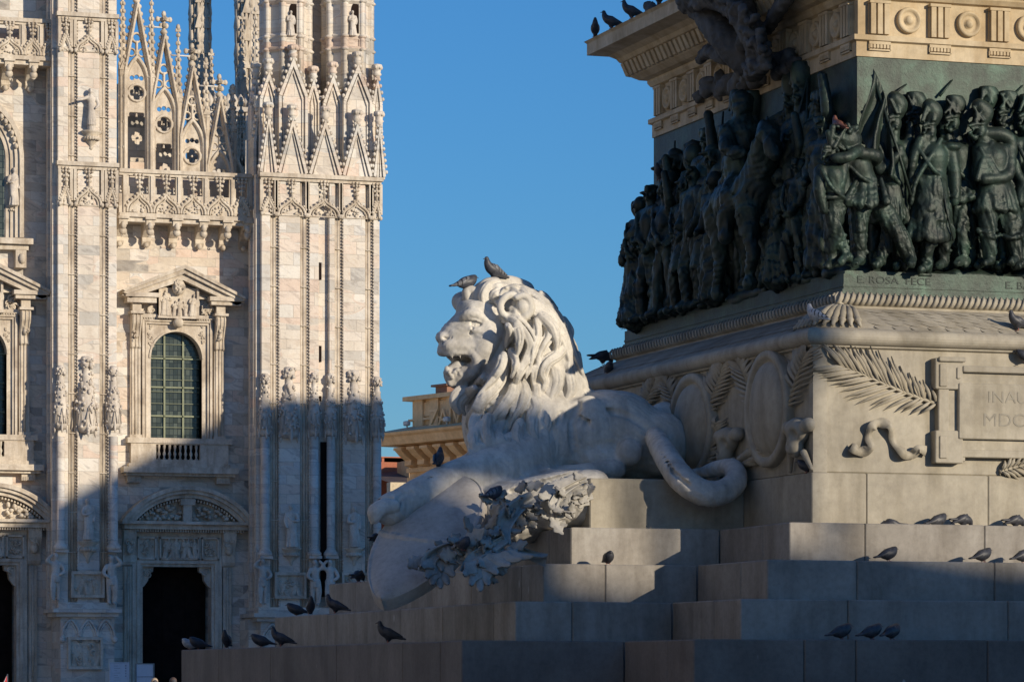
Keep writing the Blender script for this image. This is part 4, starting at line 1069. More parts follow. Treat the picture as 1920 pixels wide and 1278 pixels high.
stone_figure(26, 314, 386, YW - .2, 37, 'robe', 'small stone statue in the dark niche beside the left arch', G1)
# ================================================================ BUILDINGS OF THE SQUARE
M_OCHRE = carved('ochre_palace_stone', ((.46, .29, .15), (.60, .39, .20), (.66, .45, .25)), (.7, .66, .6), 0.5, 0.02, 0.35, pits=False)
M_RED = carved('red_plaster', ((.34, .11, .06), (.45, .15, .08), (.5, .18, .1)), (.7, .66, .6), 0.5, 0.02, 0.35, pits=False)
M_ROOF = plain('brown_roof_tile', (.10, .07, .055), .8, 0, .3, 3)
M_GLASS = plain('dark_window_glass', (.03, .035, .04), .15, 0, .2)
def sun_to(p, Y):
    """where the line from p towards the sun meets the plane y=Y"""
    t = (p[1] - Y) / -TOSUN.y
    return p[0] + TOSUN.x * t, p[2] + TOSUN.z * t
def plain_palace(name, label, profile, y0, y1, mat_, wrows, z0=0.0, north=False):
    """palace block: roofline profile (x,z) from left to right, windows in rows on its south-west or north side"""
    root = thing(name, label, 'building', ((profile[0][0] + profile[-1][0]) / 2, (y0 + y1) / 2, 0))
    m = M(); m.prism([(profile[0][0], 0)] + profile + [(profile[-1][0], 0)], y0, y1)
    w = m.obj('wall', mat_, root)
    zt = min(p[1] for p in profile); xa, xb = profile[0][0], profile[-1][0]
    m = M(); m.box(xa - .3, xb + .3, y0 - .6, y0, zt - 1.6, zt - 1.1); m.box(xa - .3, xb + .3, y1, y1 + .6, zt - 1.6, zt - 1.1); m.obj('cornice', mat_, root)
    n = int((xb - xa) / 4.2); k = 0
    for i in range(n):
        for r in range(wrows):
            x = xa + (i + .5) * (xb - xa) / n; z = 2.0 + r * (zt - 4) / wrows; k += 1
            if k > 90: break
            m = M()
            a, b = y1, y1 + .12
            m.box(x - .95, x - .7, a, b, z, z + 2.6); m.box(x + .7, x + .95, a, b, z, z + 2.6); m.box(x - .7, x + .7, a, b + .1, z + 2.6, z + 2.85); m.box(x - 1.05, x + 1.05, a, b + .1, z - .2, z)
            f_ = m.obj('window', mat_, root)
            m = M(); m.box(x - .7, x + .7, y1 + .01, y1 + .04, z, z + 2.6); m.obj('pane', M_GLASS, f_)
    return root
# south palace: its roof shades the foot of the facade
pts = []
for (px, py, Y) in ((-60, 1010, YL), (60, 985, YL), (100, 950, YL), (220, 893, YW), (310, 838, YW), (440, 775, YW), (490, 757, YR), (560, 747, YR), (720, 746, YR)):
    pts.append(sun_to(onY(px, py, Y), 84.0))
prof = pts + [(pts[-1][0] + 26, pts[-1][1])]
prof = [(pts[0][0] - 4, pts[0][1] - .4)] + prof
plain_palace('south_palace', 'long stone palace on the south side of the square, low roof end towards the cathedral', prof, 74, 84, M_OCHRE, 4)
# west palace behind the viewer: shades the lion's chest and the lower steps
YB = -5.0
Wa = sun_to(onY(1000, 764, 48.5), YB)[1]                        # roof that shades chest and flank
Wb = sun_to(onY(1060, 1112, 46.13), YB)[1]; Wc = sun_to(onY(1900, 1064, 43.2), YB)
xa_ = sun_to((15.75, 45.8, 3.4), YB)[0]; xb_ = sun_to((16.65, 48.3, 5.2), YB)[0]; Wd = sun_to((16.9, 46.6, 5.0), YB)[1]
prof = [(xa_ - 9, Wa), (xa_, Wa), (xa_ + .05, Wb), (Wc[0], Wc[1]), (Wc[0] + 5, Wc[1])]
west = plain_palace('west_palace', 'tall stone palace closing the south-west of the square, with an added roof slab shading the lion', prof, YB - 9, YB, M_OCHRE, 5)
m = M(); m.box(xa_ - .5, xb_, YB - 1.2, YB + .2, Wd, Wa); m.box(xb_ - .2, xb_, YB - .6, YB - .4, Wb, Wd); m.obj('roof_shade_slab', M_OCHRE, west)  # added slab and post, shaped to throw shade on the lion's chest
# north palace, facing the sun: lends its warm light to the north faces of the monument
M_CREAMST = carved('cream_palace_stone', ((.50, .47, .43), (.60, .57, .52), (.66, .63, .58)), (.7, .66, .6), 0.5, 0.02, 0.35, pits=False)
XN = -15.0
root = thing('north_palace', 'sunlit cream stone palace on the north side of the square', 'building', (XN - 8, 60, 0))
m = M(); m.box(XN - 16, XN, -6, 134, 0, 21); m.box(XN, XN + .7, -6, 134, 19.5, 20.4); m.obj('wall', M_CREAMST, root)
for i in range(22):
    for r in range(3):
        y = -4 + i * 6.3; z = 4 + r * 5.0; m = M()
        m.box(XN, XN + .15, y, y + .25, z, z + 3); m.box(XN, XN + .15, y + 1.9, y + 2.15, z, z + 3); m.box(XN, XN + .3, y - .1, y + 2.25, z + 3, z + 3.3)
        f_ = m.obj('window', M_CREAMST, root); m = M(); m.box(XN, XN + .03, y + .25, y + 1.9, z, z + 3); m.obj('pane', M_GLASS, f_)
M_OCHRE2 = carved('pale_ochre_stone', ((.72, .48, .25), (.84, .58, .31), (.88, .64, .37)), (.7, .66, .6), 0.5, 0.02, 0.35, pits=False)
# ochre palace beyond the cathedral
Xo = onY(768, 0, 214)[0]; Yo = 214.0
zo = lambda py: onX(768, py, Xo)[2]
root = thing('ochre_palace', 'ochre stone palace with bracketed cornice and attic behind the lion', 'building', (Xo, Yo, 0)); ochre = root
m = M(); m.box(Xo, Xo + 30, 150, Yo, 0, zo(858)); m.box(Xo - .12, Xo + 30, 150, Yo + .1, zo(905), zo(895)); m.box(Xo - .18, Xo + 30, 150, Yo + .1, zo(886), zo(878))
wl_ = m.obj('wall', M_OCHRE2, root)
m = M()
prf = [(0, zo(844)), (-.35, zo(842)), (-.4, zo(838)), (-1.5, zo(836)), (-1.7, zo(822)), (-1.9, zo(818)), (-1.95, zo(814)), (0, zo(800))]
n = len(prf); vs = []; fs = []
for (o, z) in prf: vs += [(Xo + o, 150, z), (Xo + o, Yo - o, z), (Xo + 30, Yo - o, z)]
for i in range(n - 1):
    for k in range(2): a = i * 3 + k; fs.append((a, a + 1, a + 4, a + 3))
m.add(vs, fs); m.obj('cornice', M_OCHRE2, root)
m = M(); m.add([(Xo - 1.9, 150, zo(813.5)), (Xo - 1.9, Yo + 1.9, zo(813.5)), (Xo + 2, Yo - 2, zo(800)), (Xo + 2, 150, zo(800))], [(0, 1, 2, 3)]); m.obj('roof', M_ROOF, root)
for i in range(44):
    y = Yo - .5 - i * 1.42
    m = M(); m.prism([(Xo - .02, zo(877)), (Xo - .5, zo(873)), (Xo - .45, zo(864)), (Xo - .85, zo(856)), (Xo - 1.2, zo(846)), (Xo, zo(846))], y - .36, y + .36, 'y'); m.box(Xo - 1.25, Xo, y - .42, y + .42, zo(846), zo(841))
    m.obj('bracket', M_OCHRE2, root)
ochre_L = lambda px: (Yo - _ray(px)[1] / _ray(px)[0] * Xo) / (.957 + .289 * _ray(px)[1] / _ray(px)[0])
LY = lambda px: Yo - ochre_L(px)
for i in range(9):
    for r in range(2):
        y = Yo - 5 - i * 6.4; z = 2.5 + r * 4.4; m = M(); m.box(Xo - .2, Xo, y - 1.1, y - .8, z, z + 2.6); m.box(Xo - .2, Xo, y + .8, y + 1.1, z, z + 2.6); m.box(Xo - .35, Xo, y - 1.25, y + 1.25, z + 2.6, z + 2.9); m.box(Xo - .3, Xo, y - 1.25, y + 1.25, z - .25, z)
        f_ = m.obj('window', M_OCHRE2, root); m = M(); m.box(Xo - .03, Xo, y - .8, y + .8, z, z + 2.6); m.obj('pane', M_GLASS, f_)
m = M(); xa = Xo + .15; m.box(xa, xa + 20, 150, Yo - .1, zo(806), zo(752)); m.box(xa - .45, xa + 20, 150, Yo + .35, zo(752), zo(744)); m.box(xa - .2, xa + 20, 150, Yo + .1, zo(790), zo(786))
for p in (786, 815, 846, 880): m.box(xa - .22, xa, LY(p) - .45, LY(p) + .45, zo(806), zo(752))
for p in (800, 830, 862): m.box(xa - .1, xa, LY(p) - 1.4, LY(p) + 1.4, zo(783), zo(757))
m.obj('attic', M_OCHRE2, root)
M_CHIM = carved('brown_chimney_brick', ((.20, .11, .07), (.28, .15, .10), (.33, .19, .12)), (.7, .66, .6), 0.8, 0.02, 0.3, pits=False)
m = M(); y = LY(821); m.box(xa + .1, xa + 1.0, y - .62, y + .62, zo(747), zo(730)); m.box(xa - .1, xa + 1.2, y - .85, y + .85, zo(730), zo(726)); m.obj('chimney', M_CHIM, root)
M_LAMP = plain('pale_lamp_housing', (.5, .5, .48), .4)
for (px, o) in ((755, -1.5), (786, -.9), (861, -.9)):
    y = min(LY(px), Yo + 1.4); m = M(); m.tube([(Xo + o, y, zo(808)), (Xo + o, y, zo(800))], .05, 5)
    m.cbox(Xo + o - .15, Xo + o + .12, y - .25, y + .25, zo(801), zo(792), .05); m.obj('floodlight', M_LAMP, root)

def text_mesh(body, size, thick=0.02):
    cu = bpy.data.curves.new('lettering', 'FONT'); cu.body = body; cu.size = size; cu.extrude = thick; cu.align_x = 'LEFT'
    o = bpy.data.objects.new('lettering', cu); COL.objects.link(o)
    dg = bpy.context.evaluated_depsgraph_get(); me = bpy.data.meshes.new_from_object(o.evaluated_get(dg))
    v = [tuple(p.co) for p in me.vertices]; f = [tuple(p.vertices) for p in me.polygons]
    bpy.data.objects.remove(o); return v, f
v, f_ = text_mesh('ZAIVA', 1.5, .08); m = M(); q = (Xo - .5, LY(817), zo(806))
m.add([(q[0] - p[2], q[1] - p[0] * 1.1, q[2] + p[1]) for p in v], f_); m.obj('rooftop_letters', M_OCHRE2, root); ochre.rotation_euler.z = radians(16.8)
# red house further back, between the cathedral corner and the ochre palace
Yr = 250.0; root = thing('red_house', 'red plastered house with roof terrace between cathedral corner and ochre palace', 'building', (onY(735, 0, Yr)[0], Yr, 0))
m = M(); f2 = PX(Yr, 0, 740)
m.box(f2(690, 0)[0], f2(750, 0)[0], Yr, Yr + 12, 0, f2(0, 866)[1]); m.box(f2(690, 0)[0], f2(738, 0)[0], Yr + 4, Yr + 12, 0, f2(0, 858)[1])
for i in range(9): x = f2(716 + i * 4.4, 0)[0]; m.box(x, x + .5, Yr, Yr + .3, f2(0, 866)[1], f2(0, 858)[1])
m.box(f2(690, 0)[0], f2(752, 0)[0], Yr - .1, Yr + .4, f2(0, 858)[1], f2(0, 856)[1]); m.obj('wall', M_RED, root)
m = M(); m.add([(f2(690, 0)[0], Yr - 6, f2(0, 915)[1]), (f2(775, 0)[0], Yr - 6, f2(0, 906)[1]), (f2(775, 0)[0], Yr, f2(0, 878)[1]), (f2(690, 0)[0], Yr, f2(0, 890)[1])], [(0, 1, 2, 3)]); m.obj('roof', M_ROOF, root)
m = M(); m.box(f2(737, 0)[0], f2(760, 0)[0], Yr - 4, Yr - 1, 0, f2(0, 868)[1]); m.obj('stair_tower', M_OCHRE, root)
m = M(); m.box(f2(680, 0)[0], f2(790, 0)[0], Yr - 7, Yr - 6.1, 0, f2(0, 914)[1]); m.obj('lower_wall', plain('cream_plaster', (.55, .45, .3), .8), root)

# ================================================================ MONUMENT
X0, Y0, Y1, XE = 18.94, 44.29, 54.4, 29.5                     # corner of the die, its far end, its hidden right end
mon = thing('monument_pedestal', 'tall stone pedestal with bronze reliefs and carved cornice beside the lion', 'monument', (X0 + 4, (Y0 + Y1) / 2, 0))
def rect_mould(m, prof, smooth=False, i0=0.0):
    """profile (outward offset from the die, z) run round the pedestal with mitred corners"""
    vs, fs = [], []
    for (o, z) in prof: vs += [(X0 - o, Y0 - o, z), (X0 - o, Y1 + o, z), (XE + o, Y1 + o, z), (XE + o, Y0 - o, z)]
    for i in range(len(prof) - 1):
        for k in range(4):
            l = (k + 1) % 4; fs.append((i * 4 + k, i * 4 + l, i * 4 + 4 + l, i * 4 + 4 + k))
    m.add(vs, fs, False); 
    return m
I1, I2 = -.77, -1.165
ZP, ZD, ZT, ZB, ZR, ZA = 3.75, 4.45, 6.12, 6.93, 7.24, 10.2
def arcp(o0, z0, r, a0, a1, n=8, rz=None): return [(o0 + r * cos(a0 + (a1 - a0) * i / n), z0 + (rz or r) * sin(a0 + (a1 - a0) * i / n)) for i in range(n + 1)]
# plinth blocks
m = M(); jn = [X0 - .05] + [onY(p, 0, Y0)[0] for p in (1622, 1850)] + [26.0, XE]
for a, b in zip(jn, jn[1:]): m.cbox(a + .004, b - .004, Y0 - .05, Y0 + 1, ZP - .3, ZD, .012)
for i in range(6): a = Y0 + .95 + i * 1.6; m.cbox(X0 - .05, X0 + .6, a + .004, min(a + 1.6, Y1), ZP - .3, ZD, .012)
m.box(X0 + .5, XE - .2, Y0 + .9, Y1 - .1, 0, ZD - .01); m.obj('plinth', M_PEDES, mon)
m = M(); m.box(X0, XE, Y0, Y1, ZD, ZT); soft(m.obj('die', M_PEDES, mon), .02)
# die border strip at the corner
m = M(); m.box(X0 - .02, onY(1549, 0, Y0)[0], Y0 - .03, Y0 + .1, ZD + .004, ZT - .004); m.obj('corner_strip', M_PEDES, mon)
m = M(); rect_mould(m, [(0, ZT - .02), (.05, ZT), (.05, ZT + .03)] + arcp(.04, ZT + .13, .11, -pi / 2, pi / 2, 10) + [(.02, ZT + .25)]); rect_mould(m, [(.02, ZT + .25), (-.06, ZT + .27), (-.14, ZT + .34), (-.3, ZT + .44), (-.5, ZT + .54), (-.66, ZT + .60), (-.68, ZT + .64)]); m.obj('torus_moulding', M_PEDES, mon)
# rope moulding
m = M(); rect_mould(m, [(-.68, ZT + .62)] + arcp(-.70, ZT + .71, .085, -pi / 2, pi / 2, 8) + [(I1, ZB - .01)])
rt = m.obj('rope_moulding', M_PEDES, mon)
m = M(); n = 0
x = X0 + .62
while x < 24.2:
    m.tube([(x - .02, Y0 + .70 - .10 * 0 + .0, ZT + .64), (x, Y0 + .605, ZT + .67), (x + .035, Y0 + .60, ZT + .745), (x + .065, Y0 + .66, ZT + .80)], .022, 5); x += .088
y = Y0 + .62
while y < Y1 - .6:
    m.tube([(X0 + .70, y, ZT + .64), (X0 + .605, y + .02, ZT + .67), (X0 + .60, y + .05, ZT + .745), (X0 + .66, y + .08, ZT + .80)], .022, 5); y += .12
m.obj('rope_strands', M_PEDES, mon)
# leaf scales on the sloping cushion
def cushion(off):                                            # point on the slope at outward offset `off`
    pr_ = [(.02, ZT + .25), (-.06, ZT + .27), (-.14, ZT + .34), (-.3, ZT + .44), (-.5, ZT + .54), (-.66, ZT + .60)]
    for (a, za), (b, zb) in zip(pr_, pr_[1:]):
        if b <= off <= a: return za + (zb - za) * (a - off) / (a - b)
    return pr_[-1][1]
def scale_leaf(m, c, along, down, L, W, lift):
    """small overlapping leaf lying on the slope"""
    C, A, Dn = Vector(c), Vector(along), Vector(down); nn = A.cross(Dn).normalized(); nn = nn if nn.z > 0 else -nn
    vs = []; prf = [(0, .5), (.35, .95), (.7, .8), (.9, .4), (1, .02)]
    for (t, w) in prf:
        for sg, k in ((-1, .0), (0, .5), (1, .0)): vs.append(C + Dn * (L * t) + A * (W * w * sg) + nn * (lift * (.25 + .75 * t) + (lift * .5 if sg == 0 else -lift * .3) * (1 - .4 * t)))
    fs = []
    for i in range(4):
        for j in range(2): a = i * 3 + j; fs.append((a, a + 1, a + 4, a + 3))
    m.add(vs, fs, True)
m = M(); mS = M()
for r, off in enumerate((-.60, -.48, -.36, -.24, -.12)):
    z = cushion(off); dn = Vector((0, -1, (cushion(off + .1) - z) / .1)).normalized(); x = X0 + .55 + (.13 if r % 2 else 0) - r * .08
    while x < 24: 
        if x > X0 + .95 - off * .0: scale_leaf(m, (x, Y0 - off, z), (1, 0, 0), tuple((dn + Vector((.35, 0, 0))).normalized()), .19, .135, .009)
        x += .26
    dn = Vector((-1, 0, (cushion(off + .1) - z) / .1)).normalized(); y = Y0 + .9 + (.13 if r % 2 else 0)
    while y < Y1 + off: scale_leaf(mS, (X0 - off, y, z), (0, 1, 0), tuple((dn + Vector((0, .35, 0))).normalized()), .19, .135, .009); y += .26
mS.obj('leaf_scales', M_PEDES, mon); m.obj('leaf_scales', M_PEDES, mon)
# acanthus leaf wrapped over the corner of the cushion
m = M()
for i in range(11):
    a = -1.25 + i * .25; pts_ = []
    for k in range(6):
        t = k / 5; ox = .62 - t * .62; sp = a * (.12 + .42 * t)
        px_ = X0 + ox + max(0, sp) ; py_ = Y0 + ox + max(0, -sp); off = -min(px_ - X0, py_ - Y0); z = cushion(max(-.66, min(.02, off)))
        pts_.append((px_, py_, z + .035 + .03 * sin(t * pi)))
    m.tube(pts_, [.022, .04, .05, .05, .045, .02], 6)
    m.blob(pts_[-2], .06, .06, .05, 6, 4); m.blob(pts_[3], .05, .05, .045, 6, 4)
m.obj('corner_leaf', M_PEDES, mon)
# entablature
m = M(); rect_mould(m, [(I2 + .3 - .3, ZA), (I2 + .06, ZA), (I2 + .06, ZA + .2), (I2 + .11, ZA + .22), (I2 + .11, ZA + .29), (I2 + .02, ZA + .30), (I2 + .02, ZA + .78), (I2 + .08, ZA + .80), (I2 + .12, ZA + .86), (I2 + .12, ZA + .90), (I2 + .22, ZA + .92), (I2 + .32, ZA + .98), (I2 + .36, ZA + 1.02), (I2 + .36, ZA + 1.18), (I2 + .46, ZA + 1.22), (I2 + .5, ZA + 1.28), (I2 + .60, ZA + 1.34), (I2 + .86, ZA + 1.38), (I2 + .86, ZA + 1.56), (I2 + .90, ZA + 1.60), (I2 + .2, ZA + 1.64)])
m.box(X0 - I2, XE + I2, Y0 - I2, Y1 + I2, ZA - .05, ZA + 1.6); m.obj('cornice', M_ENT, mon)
m = M(); m.box(X0 + 1.9, XE - 1.9, Y0 + 1.9, Y1 - 1.9, ZA + 1.5, ZA + 4); m.obj('statue_base', M_PEDES, mon)
ZF0, ZF1 = ZA + .31, ZA + .77
def triglyph(m, cx, cy, ax, out):
    """three upright bars and the drops beneath; ax along the wall, out of the wall"""
    ax, out = Vector(ax), Vector(out); C = Vector((cx, cy, 0))
    def bx(u0, u1, o0, o1, z0, z1):
        vs = [C + ax * u + out * o + Vector((0, 0, z)) for z in (z0, z1) for (u, o) in ((u0, o0), (u1, o0), (u1, o1), (u0, o1))]
        m.add(vs, [(3, 2, 1, 0), (4, 5, 6, 7), (0, 1, 5, 4), (1, 2, 6, 5), (2, 3, 7, 6), (3, 0, 4, 7)])
    for k in (-1, 0, 1): bx(k * .10 - .036, k * .10 + .036, 0, .085, ZF0 + .002, ZF1 - .04)
    bx(-.15, .15, 0, .045, ZF0 + .003, ZF1 - .05); bx(-.155, .155, 0, .095, ZF1 - .04, ZF1 - .001)
    bx(-.16, .16, .0, .075, ZF0 - .14, ZF0 - .10)
    for k in range(6): bx(-.145 + k * .05, -.11 + k * .05, .03, .072, ZF0 - .19, ZF0 - .14)
    bx(-.165, -.155, .0, .07, ZF0 - .22, ZF0 - .14); bx(.155, .165, .0, .07, ZF0 - .22, ZF0 - .14); bx(-.165, .165, .0, .07, ZF0 - .225, ZF0 - .205)
def disc(m, cx, cy, ax, out):
    ax, out = Vector(ax), Vector(out); C = Vector((cx, cy, (ZF0 + ZF1) / 2 - .01)); prf = [(.175, -.02), (.18, .05), (.165, .07), (.135, .07), (.12, .04), (.07, .03), (.06, .06), (.03, .085), (0.003, .09)]
    vs, fs = [], []; n = 28
    for (r, o) in prf:
        for k in range(n): w = 2 * pi * k / n; vs.append(C + ax * (r * cos(w)) + Vector((0, 0, r * sin(w))) + out * o)
    for i in range(len(prf) - 1):
        for k in range(n): l = (k + 1) % n; fs.append((i * n + k, i * n + l, i * n + n + l, i * n + n + k))
    m.add(vs, fs, True)
fy = Y0 - I2 - .02; fx_ = X0 - I2 - .02
xt = onY(1646, 45, fy)[0]; pitch = onY(1759, 45, fy)[0] - xt
for i in range(9):
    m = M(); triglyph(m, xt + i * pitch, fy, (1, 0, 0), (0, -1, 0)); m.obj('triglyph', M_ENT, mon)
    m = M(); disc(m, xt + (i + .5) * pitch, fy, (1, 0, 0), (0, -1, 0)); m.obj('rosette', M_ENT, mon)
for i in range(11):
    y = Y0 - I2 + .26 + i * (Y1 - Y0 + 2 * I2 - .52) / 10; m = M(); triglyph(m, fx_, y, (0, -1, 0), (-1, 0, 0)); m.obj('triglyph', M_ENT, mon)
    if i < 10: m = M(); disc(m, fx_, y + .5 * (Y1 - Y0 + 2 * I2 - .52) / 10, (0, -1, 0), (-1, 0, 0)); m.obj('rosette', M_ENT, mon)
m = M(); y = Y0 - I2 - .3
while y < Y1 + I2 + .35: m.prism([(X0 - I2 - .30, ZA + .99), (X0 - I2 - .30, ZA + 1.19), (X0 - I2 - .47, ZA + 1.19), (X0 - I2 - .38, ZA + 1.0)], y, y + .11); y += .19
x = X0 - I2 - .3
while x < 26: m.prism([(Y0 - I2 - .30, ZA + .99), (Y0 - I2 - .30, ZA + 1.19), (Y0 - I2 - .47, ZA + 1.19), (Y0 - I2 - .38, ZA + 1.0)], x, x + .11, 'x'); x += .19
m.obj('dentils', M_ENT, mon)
# stepped base ------------------------------------------------------------------
CK = [(18.34, 43.69), (17.81, 43.16), (17.19, 42.54), (16.15, 41.50)]
LK = [(16.18, 46.13, 55.2), (15.61, 45.62, 56.24), (14.99, 44.94, 57.32), (13.94, 43.95, 59.48)]
ZS = [3.76, 3.25, 2.73, 2.21]; ZS0 = [3.25, 2.73, 2.21, 0.0]
JF = [(1622, 1846), (1607,), (1590,), (1508, 1605)]; JL = [(), (1135,), (1073,), ()]
rb = random.Random(3)
def cuts(a, b, w, rnd):
    out = [a]
    while out[-1] + w * 1.5 < b: out.append(out[-1] + w * rnd.uniform(.85, 1.2))
    return out + [b]
for k in range(4):
    (cx, cy), (lx, ly, lf), z1, z0 = CK[k], LK[k], ZS[k], ZS0[k]
    m = M(); zb = z0 - (.02 if k < 3 else 0)
    if k == 3: zb = 1.05
    j = [cx] + [onY(p, 0, cy)[0] for p in JF[k]]
    j += cuts(j[-1], 28.5, 1.9, rb)[1:]
    for a, b in zip(j, j[1:]): m.cbox(a + .003, b - .003, cy, cy + .9, zb, z1 + rb.uniform(-.004, .004), .014)
    j = cuts(cy + .9, ly, 1.3, rb)
    for a, b in zip(j, j[1:]): m.cbox(cx, cx + .9, a + .003, b - .003, zb, z1 + rb.uniform(-.004, .004), .014)
    j = [lx] + [onY(p, 0, ly)[0] for p in JL[k]] + [cx]
    for a, b in zip(j, j[1:]): m.cbox(a + .003, b - .003, ly, ly + .9, zb, z1 + rb.uniform(-.004, .004), .014)
    j = [ly + .9]; 
    if k == 3: j += [onX(p, 0, lx)[1] for p in (755, 631, 507, 410)] + [lf]
    else: j = cuts(ly + .9, lf, 1.9, rb)
    for a, b in zip(j, j[1:]): m.cbox(lx, lx + .9, a + .003, b - .003, zb, z1 + rb.uniform(-.004, .004), .014)
    m.box(lx + .6, 28, ly + .5, lf - .02, zb, z1 - .012); m.box(cx + .6, 28, cy + .5, 58, zb, z1 - .014)
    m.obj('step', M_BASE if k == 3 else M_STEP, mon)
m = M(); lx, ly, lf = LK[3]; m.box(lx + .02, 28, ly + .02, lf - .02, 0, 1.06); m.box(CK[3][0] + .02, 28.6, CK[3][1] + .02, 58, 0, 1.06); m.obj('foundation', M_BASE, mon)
# lion's block
ZL = 4.46; LB = (16.62, 46.6)
m = M(); xs_ = [LB[0], X0 - .05]
m.cbox(LB[0], X0 - .05, LB[1], 50.9, 3.7, ZL, .015); m.obj('lion_block', M_PEDES, mon)

# palm, ribbon and tablet on the front of the die ---------------------------------
def frond(m, P, pts, nleaf, L0, wid, rnd, both=True, curl=.25, lift=.09):
    """P: photo point (+outward offset) -> world; pts: stem polyline in photo pixels from tip to foot"""
    st = spline(pts, 8); n = len(st)
    m.tube([P(a, b, .04) for a, b in st], [.012 + .02 * i / n for i in range(n)], 6)
    for i in range(nleaf):
        t = (i + .6) / nleaf; q = st[min(n - 2, int(t * (n - 1)))]; q2 = st[min(n - 1, int(t * (n - 1)) + 1)]
        d = np.array(q2) - np.array(q); d = d / (np.hypot(*d) + 1e-6)
        L = 1.12 * L0 * (.35 + .65 * sin(pi * min(1, .15 + t * .85)) ** .6) * rnd.uniform(.85, 1.1)
        for sg in (-1, 1):
            ang = sg * (radians(148) - .35 * t * 0); e = np.array((d[0] * cos(ang) - d[1] * sin(ang), d[0] * sin(ang) + d[1] * cos(ang)))
            ang2 = sg * radians(158 - 26 * t); e = np.array((d[0] * cos(ang2) - d[1] * sin(ang2), d[0] * sin(ang2) + d[1] * cos(ang2)))
            nrm = np.array((-e[1], e[0])); vs = []; k = 6; ph = rnd.uniform(-.02, .03)
            for s_ in range(k + 1):
                u = s_ / k; c_ = np.array(q) + e * L * u - np.array((0, 1)) * 0 + d * L * curl * u * u * .5
                w = wid * (sin(pi * min(1, u * .92 + .08)) ** .7) * (1 - .3 * u); o = .02 + lift * sin(pi * min(1, u * 1.0 + .1)) + ph * u
                a_, b_ = c_ + nrm * w, c_ - nrm * w
                vs += [P(a_[0], a_[1], o - .012), P(c_[0], c_[1], o + .022), P(b_[0], b_[1], o - .012)]
            fs = []
            for s_ in range(k):
                for j in range(2): a = s_ * 3 + j; fs.append((a, a + 1, a + 4, a + 3))
            m.add(vs, fs, True)
rp = random.Random(5)
PF = lambda a, b, o: (onY(a, b, Y0)[0], Y0 - o, onY(a, b, Y0)[2])
m = M(); frond(m, PF, [(1574, 686), (1610, 700), (1660, 722), (1710, 742), (1756, 758)], 19, 78, 3.6, rp); m.obj('palm_branch', M_PEDES, mon)
m = M(); frond(m, PF, [(2020, 850), (1960, 862), (1900, 876), (1872, 884)], 12, 50, 3.2, rp); m.obj('palm_branch', M_PEDES, mon)
m = M()                                               # ribbon
rib = spline([(1590, 838), (1602, 846), (1618, 846), (1627, 838), (1626, 818), (1628, 802), (1642, 793), (1658, 796), (1668, 812), (1676, 836), (1690, 852), (1708, 852), (1716, 842), (1734, 846)], 5)
vs, fs = [], []
for i, (a, b) in enumerate(rib):
    d = rib[min(i + 1, len(rib) - 1)] - rib[max(i - 1, 0)]; d = d / (np.hypot(*d) + 1e-6); w = 9.5 + 1.5 * sin(i * .8); nn = np.array((-d[1], d[0])) * np.array((.75, 1.0)); nn = nn if nn[1] >= 0 or abs(nn[1]) < .2 else -nn
    o = .075 + .045 * sin(i * .55)
    vs += [PF(a - nn[0] * w, b - nn[1] * w, o), PF(a, b, o + .03), PF(a + nn[0] * w, b + nn[1] * w, o + .01), PF(a, b, -.01)]
for i in range(len(rib) - 1):
    for k in range(4): l = (k + 1) % 4; fs.append((i * 4 + k, i * 4 + l, i * 4 + 4 + l, i * 4 + 4 + k))
m.add(vs, fs, True); soft(m.obj('ribbon', M_PEDES, mon), .004)
m = M(); T = lambda a, b, t, u, o, o0=-.02: m.cbox(onY(a, 0, Y0)[0], onY(b, 0, Y0)[0], Y0 - o, Y0 - o0, onY((a + min(b, 2000)) / 2, u, Y0)[2], onY((a + min(b, 2000)) / 2, t, Y0)[2], .012)
T(1757, 2160, 694, 858, .10); T(1745, 1797, 673, 731, .15); T(1745, 1797, 808, 869, .15); T(1752, 1772, 728, 812, .13)
T(1796, 2160, 690, 702, .17, .08); T(1750, 1800, 671, 680, .19, .13); T(1784, 1792, 690, 712, .17, .08); T(1796, 2160, 845, 860, .13, .08); T(1792, 1803, 846, 866, .12, .08)
T(1752, 1766, 684, 726, .17, .14); T(1752, 1766, 818, 860, .17, .14)
T(1788, 2110, 722, 826, .17, .08)
tb = m.obj('tablet', M_PEDES, mon)
M_LETTER = plain('shadowed_letter_stone', (.27, .245, .195), .8)
for body, px, py, s_ in (('INAUGURATO', 1851, 754, .22), ('MDCCCXCVI', 1842, 798, .25)):
    m = M(); v, f_ = text_mesh(body, s_, .004); q = onY(px, py, Y0 - .17)
    m.add([(q[0] + p[0] * 1.15, Y0 - .171 - p[2], q[2] + p[1]) for p in v], f_)
    m.obj('incised_lettering', M_LETTER, tb)
